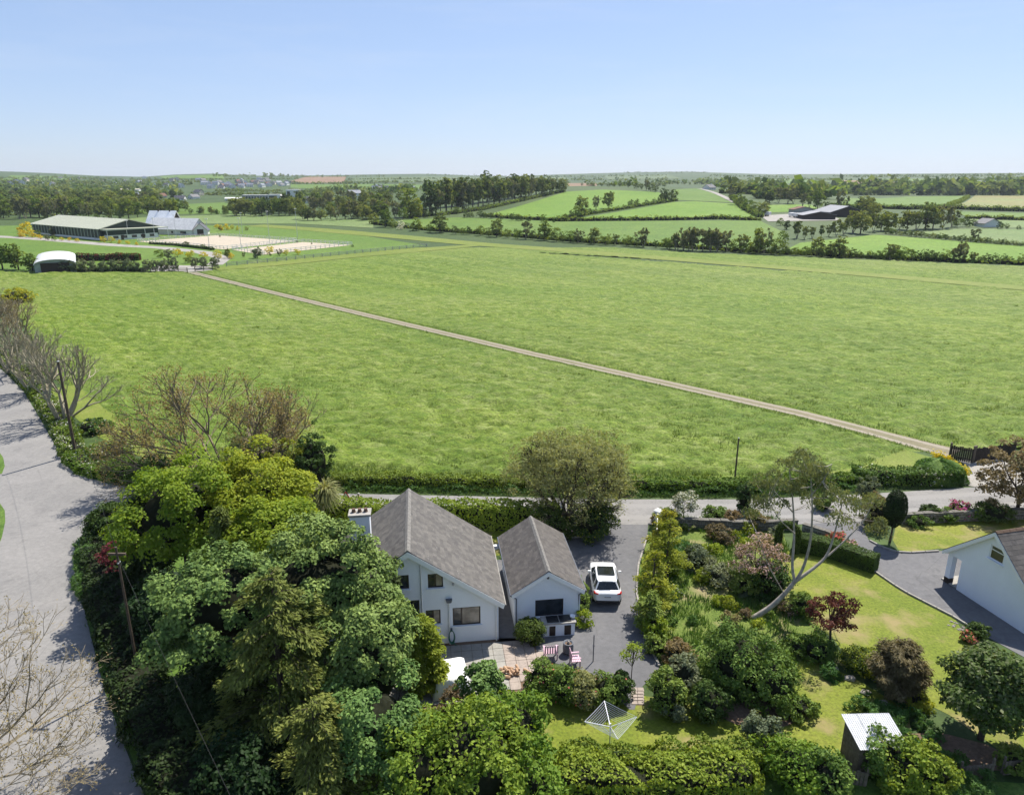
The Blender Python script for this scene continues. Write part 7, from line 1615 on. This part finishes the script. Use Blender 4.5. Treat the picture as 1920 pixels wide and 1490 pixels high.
VH = [(37, 361, 0), (229, 373, 0), (262, 373, 2), (292, 371, 3), (345, 376, 0), (262, 346, 0), (314, 349, 0), (130, 338, 0), (146, 336, 1), (75, 343, 0), (31, 345, 2), (17, 346, 0), (43, 340, 1), (230, 341, 0), (338, 352, 2), (150, 383, 3),
      (386, 346, 3), (404, 346, 1), (415, 345, 0), (441, 343, 3), (427, 348, 2), (397, 354, 2), (419, 354, 0), (434, 353, 2), (456, 346, 1), (467, 348, 0), (475, 351, 2), (483, 346, 1), (494, 342, 0), (505, 339, 1), (516, 346, 2), (531, 348, 2), (352, 373, 0), (374, 367, 1), (449, 352, 0), (460, 352, 2), (468, 343, 3), (488, 350, 0), (522, 349, 0), (503, 350, 2), (590, 381, 0), (678, 371, 2), (702, 362, 0), (725, 358, 1), (748, 357, 0), (764, 360, 2), (715, 354, 2), (1700, 352, 0), (1856, 348, 1), (1342, 356, 0), (1410, 352, 1)] + [(rfv.uniform(375, 545), rfv.uniform(338, 352), int(rfv.integers(0, 4))) for _ in range(26)] + [(rfv.uniform(690, 790), rfv.uniform(354, 362), int(rfv.integers(0, 3))) for _ in range(8)] + [(rfv.uniform(0, 330), rfv.uniform(334, 350), int(rfv.integers(0, 3))) for _ in range(10)]
for i, (px, py, k) in enumerate(VH):
    col, rfc, proto = VP[k]; p = W(px, py)
    where = 'on the far left slopes' if px < 200 else ('behind the riding centre woodland' if py > 360 and px < 400 else ('in the village under the hills' if px < 560 else ('behind the wooded hill' if px < 900 else 'in the far right valley')))
    lab = '%s house with %s roof %s' % (col, rfc, where); rz = rf.uniform(-.8, .8) + (math.pi / 2 if rf.random() < .5 else 0); loc = (p[0], p[1], p[2] - .4)
    if first[k]: proto.location = loc; proto.rotation_euler = (0, 0, rz); proto['label'] = lab; proto['group'] = 'village houses ' + where; first[k] = False
    else: dup(proto, loc, rz, None, lab, 'village houses ' + where)
# modern school block
p = W(503, 375); sb_ = thing('school_building', 'modern flat roofed white block with dark glass and a square tower at the village edge', 'building', (p[0], p[1], p[2] - .3), .1)
MB().box(0, 13, 0, 10, 0, 6).build('wing', M['village_white'], sb_); MB().box(.8, 9.5, -.1, .05, 1, 4.6).build('glazing', M['glass'], sb_)
MB().box(19, 33, 2, 14, 0, 11).build('tower', M['village_white'], sb_); MB().box(20, 23, 1.9, 2.1, 5, 9).build('window', M['glass'], sb_); MB().box(29, 31.5, 1.9, 2.1, 3, 9).build('window', M['glass'], sb_)
MB().box(13.1, 18.9, 3, 12, 0, 4.5).build('link', M['village_grey'], sb_); MB().box(14, 18, 2.9, 3.1, 1, 3.5).build('glazing', M['glass'], sb_)
MB().box(-28, -.1, 3, 12, 0, 5).build('wing', M['village_grey'], sb_); MB().box(-28.3, .2, 2.7, 12.3, 5.01, 5.5).build('flat_roof', M['village_white'], sb_)
for i in range(9): MB().box(-27 + i * 3, -25.2 + i * 3, 2.9, 3.1, 1.2, 3.8).build('window', M['glass'], sb_)
p = W(425, 376); gable_building('white_shed', 'long low white shed in front of the village', 'building', (p[0], p[1], p[2] - .3), -1.4, 9, 24, 2.6, 3.6, 'village_white', 'village_white')
p = W(222, 358); gable_building('white_shed', 'long pale flat shed on the slope left of the village', 'building', (p[0], p[1], p[2] - .3), -1.45, 9, 34, 2.6, 3.4, 'village_white', 'village_cream')

# ------------------------------------------------------------------ woods and hedges too far to count
LN = []
rfh = np.random.default_rng(41)
for (x0, y0, x1, y1, h) in [(-80, 352, 330, 352, 7), (-80, 345, 360, 347, 7), (-80, 340, 300, 343, 6), (-80, 335, 200, 337, 7), (60, 332, 300, 340, 7), (300, 343, 400, 341, 4), (290, 338, 560, 336, 5), (400, 359, 620, 359, 4), (360, 366, 620, 367, 5), (540, 345, 700, 345, 5), (620, 356, 840, 357, 8), (560, 361, 800, 363, 9), (640, 343, 930, 341, 5), (650, 337, 900, 336, 5), (570, 332, 720, 331, 6), (400, 331, 570, 332, 10), (800, 328, 960, 332, 6), (940, 345, 1070, 344, 6), (950, 339, 1250, 338, 7), (1000, 333, 1250, 330, 7), (1230, 345, 1460, 347, 9), (1100, 348, 1250, 349, 8), (1170, 324.5, 1330, 324, 6), (1330, 330, 1480, 333, 6),
  (1280, 341, 1500, 341, 7), (1330, 350, 1500, 357, 12), (1400, 336, 1600, 338, 5), (1490, 346, 1720, 346, 6), (1540, 352, 1760, 352, 7), (1560, 358, 1700, 358, 16), (1600, 362, 2000, 363, 17), (1560, 366, 2000, 366, 14), (1420, 372, 1560, 373, 12), (1640, 343, 1800, 343, 8), (1780, 352, 1980, 352, 8), (1740, 338, 1960, 338, 6), (1750, 346, 1980, 346, 7), (1600, 333, 1900, 331, 6), (1870, 340, 1960, 340, 12), (1480, 362, 1620, 364, 12), (1560, 331, 1920, 328, 5), (1350, 362, 1460, 366, 10), (0, 365, 340, 366, 9), (0, 358, 300, 358, 8)]:
    n = int(abs(x1 - x0) * .55)
    for i in range(n):
        t_ = rfh.uniform(0, 1); px = x0 + (x1 - x0) * t_; py = y0 + (y1 - y0) * t_ + rfh.normal(0, .35); LN.append((px, py, h * (rfh.uniform(.35, .9) if rfh.random() < .8 else rfh.uniform(.9, 1.5))))
FP = []; FS = []
for px, py, h in LN:
    q = W(px, py)
    if math.hypot(q[0], q[1]) > 4600: continue
    k = 12; o = unit(rfh.normal(0, 1, (k, 3))) * (rfh.uniform(.3, 1, (k, 1))); w = max(3.0, h * .75)
    FP.append(q + np.array([0, 0, h * .5]) + o * np.array([w * .8, w * .8, h * .55])); FS.append(np.full(k, max(2.0, h * .38)))
FP = np.concatenate(FP); FS = np.concatenate(FS); V, Q = cards(FP, np.tile([0, -.3, 1.], (len(FP), 1)), FS * 1.3, FS, rfh, jitter=.8)
tonf = np.repeat(rfh.uniform(0, 1, len(FP) // 12), 12) * .7 + rfh.uniform(0, .3, len(FP))
tag(link('distant_woodland', mesh_np('distant_woodland', V, Q, tonf, midx=(np.repeat(rfh.random(len(FP) // 12) < .5, 12)).astype(np.int32)), [M['far_green'], M['far_olive']]), 'far hedgerows and copses fading into the hills', 'woodland', kind='stuff')
# ------------------------------------------------------------------ long grass, too fine to count
rgz = np.random.default_rng(90)
n = 105000; yy = 59 + 70 * rgz.uniform(0, 1, n) ** 1.5; xx = yy * rgz.uniform(-.86, .86, n); P2 = np.c_[xx, yy]
dtt = np.minimum(dist_line(P2, TRACK) - 2.0, dist_line(P2, STRIP_S) - 1.2)
ok = inside(P2, field_poly) & (dtt > 0) & (vnoise(xx * .5, yy * 1.0, 1) + rgz.uniform(-.25, .25, n) > .48); P2 = P2[ok]
grass_tufts('meadow_grass', 'long uneven grass standing in the near part of the meadow', np.c_[P2, np.full(len(P2), .05)], rgz, 'grass_blade', .34, .06, 4, lean=1.1, spread=.2)
nd = 420; yd = 60 + 150 * rgz.uniform(0, 1, nd) ** 1.4; xd = yd * rgz.uniform(-.9, .86, nd); PD = np.c_[xd, yd]; PD = PD[inside(PD, field_poly) & (dist_line(PD, TRACK) > 2.5) & (vnoise(xd * .06, yd * .06, 5) > .45)]
PD = np.repeat(PD, 5, 0) + rgz.normal(0, .42, (len(PD) * 5, 2))
grass_tufts('dock_weeds', 'scattered dark clumps of dock and thistle in the meadow', np.c_[PD, np.full(len(PD), .08)], rgz, 'leaf_mid', .34, .11, 5, cat='weeds', lean=1.0, spread=.16)
ev = []
for line, off in ((east_n, .5), (gp((141, 1060), (150, 1110), (172, 1200), (195, 1290), (230, 1390), (270, 1490)), .3), ([(-24, 57.6), (-15, 56.9), (-5, 56.5), (4, 56.1), (15, 55.8), (26, 56.5), (36, 57.8)], .2), (TRACK, 1.6), ([(-x_ + 2 * 0, y_) for x_, y_ in ()] or TRACK, -1.6)):
    q, L = resample(np.asarray([p[:2] for p in line]), .12); tn = unit(np.c_[np.gradient(q, axis=0), np.zeros(len(q))])[:, :2]
    ev.append(q + np.c_[-tn[:, 1], tn[:, 0]] * (off + rgz.normal(0, .16, (len(q), 1)) + .35 * (vnoise(q[:, :1] * .7, q[:, 1:] * .7, 3) - .5)))
ev = np.concatenate(ev); grass_tufts('verge_grass', 'ragged grass growing over the edges of road and track', np.c_[ev, np.full(len(ev), .03)], rgz, 'grass_blade', .22, .06, 4, lean=.9, spread=.1)
gl_ = gpp((1222, 962), (1460, 968), (1480, 1040), (1450, 1100), (1520, 1160), (1600, 1250), (1480, 1235), (1370, 1330), (1230, 1300), (1245, 1250), (1212, 1190), (1196, 1110), (1200, 1060), (1218, 1000))
a_ = np.array(gl_); n = 9000; P2 = np.c_[rgz.uniform(a_[:, 0].min(), a_[:, 0].max(), n), rgz.uniform(a_[:, 1].min(), a_[:, 1].max(), n)]; P2 = P2[inside(P2, gl_)]; P2 = P2[vnoise(P2[:, 0] * .8, P2[:, 1] * .8, 3) > .45]
grass_tufts('rough_grass', 'rough grass and weeds growing through the neglected garden', np.c_[P2, np.zeros(len(P2))], rgz, 'weed_blade', .32, .05, 5)

# ------------------------------------------------------------------ air between us and the hills
hz_ = MB().box(-5200, 5200, -60, 6600, -1.5, 95).build('haze', None)
hz_.data.materials.clear(); hm = bpy.data.materials.new('haze'); hm.use_nodes = True; hn = hm.node_tree; hn.nodes.clear()
hv = hn.nodes.new('ShaderNodeVolumePrincipled'); ho = hn.nodes.new('ShaderNodeOutputMaterial'); hn.links.new(hv.outputs[0], ho.inputs['Volume'])
hv.inputs['Density'].default_value = .00007; hv.inputs['Color'].default_value = (.80, .88, 1.0, 1); hv.inputs['Anisotropy'].default_value = .2
hz_.data.materials.append(hm); tag(hz_, 'thin blue haze over the distant hills', 'haze', kind='stuff')
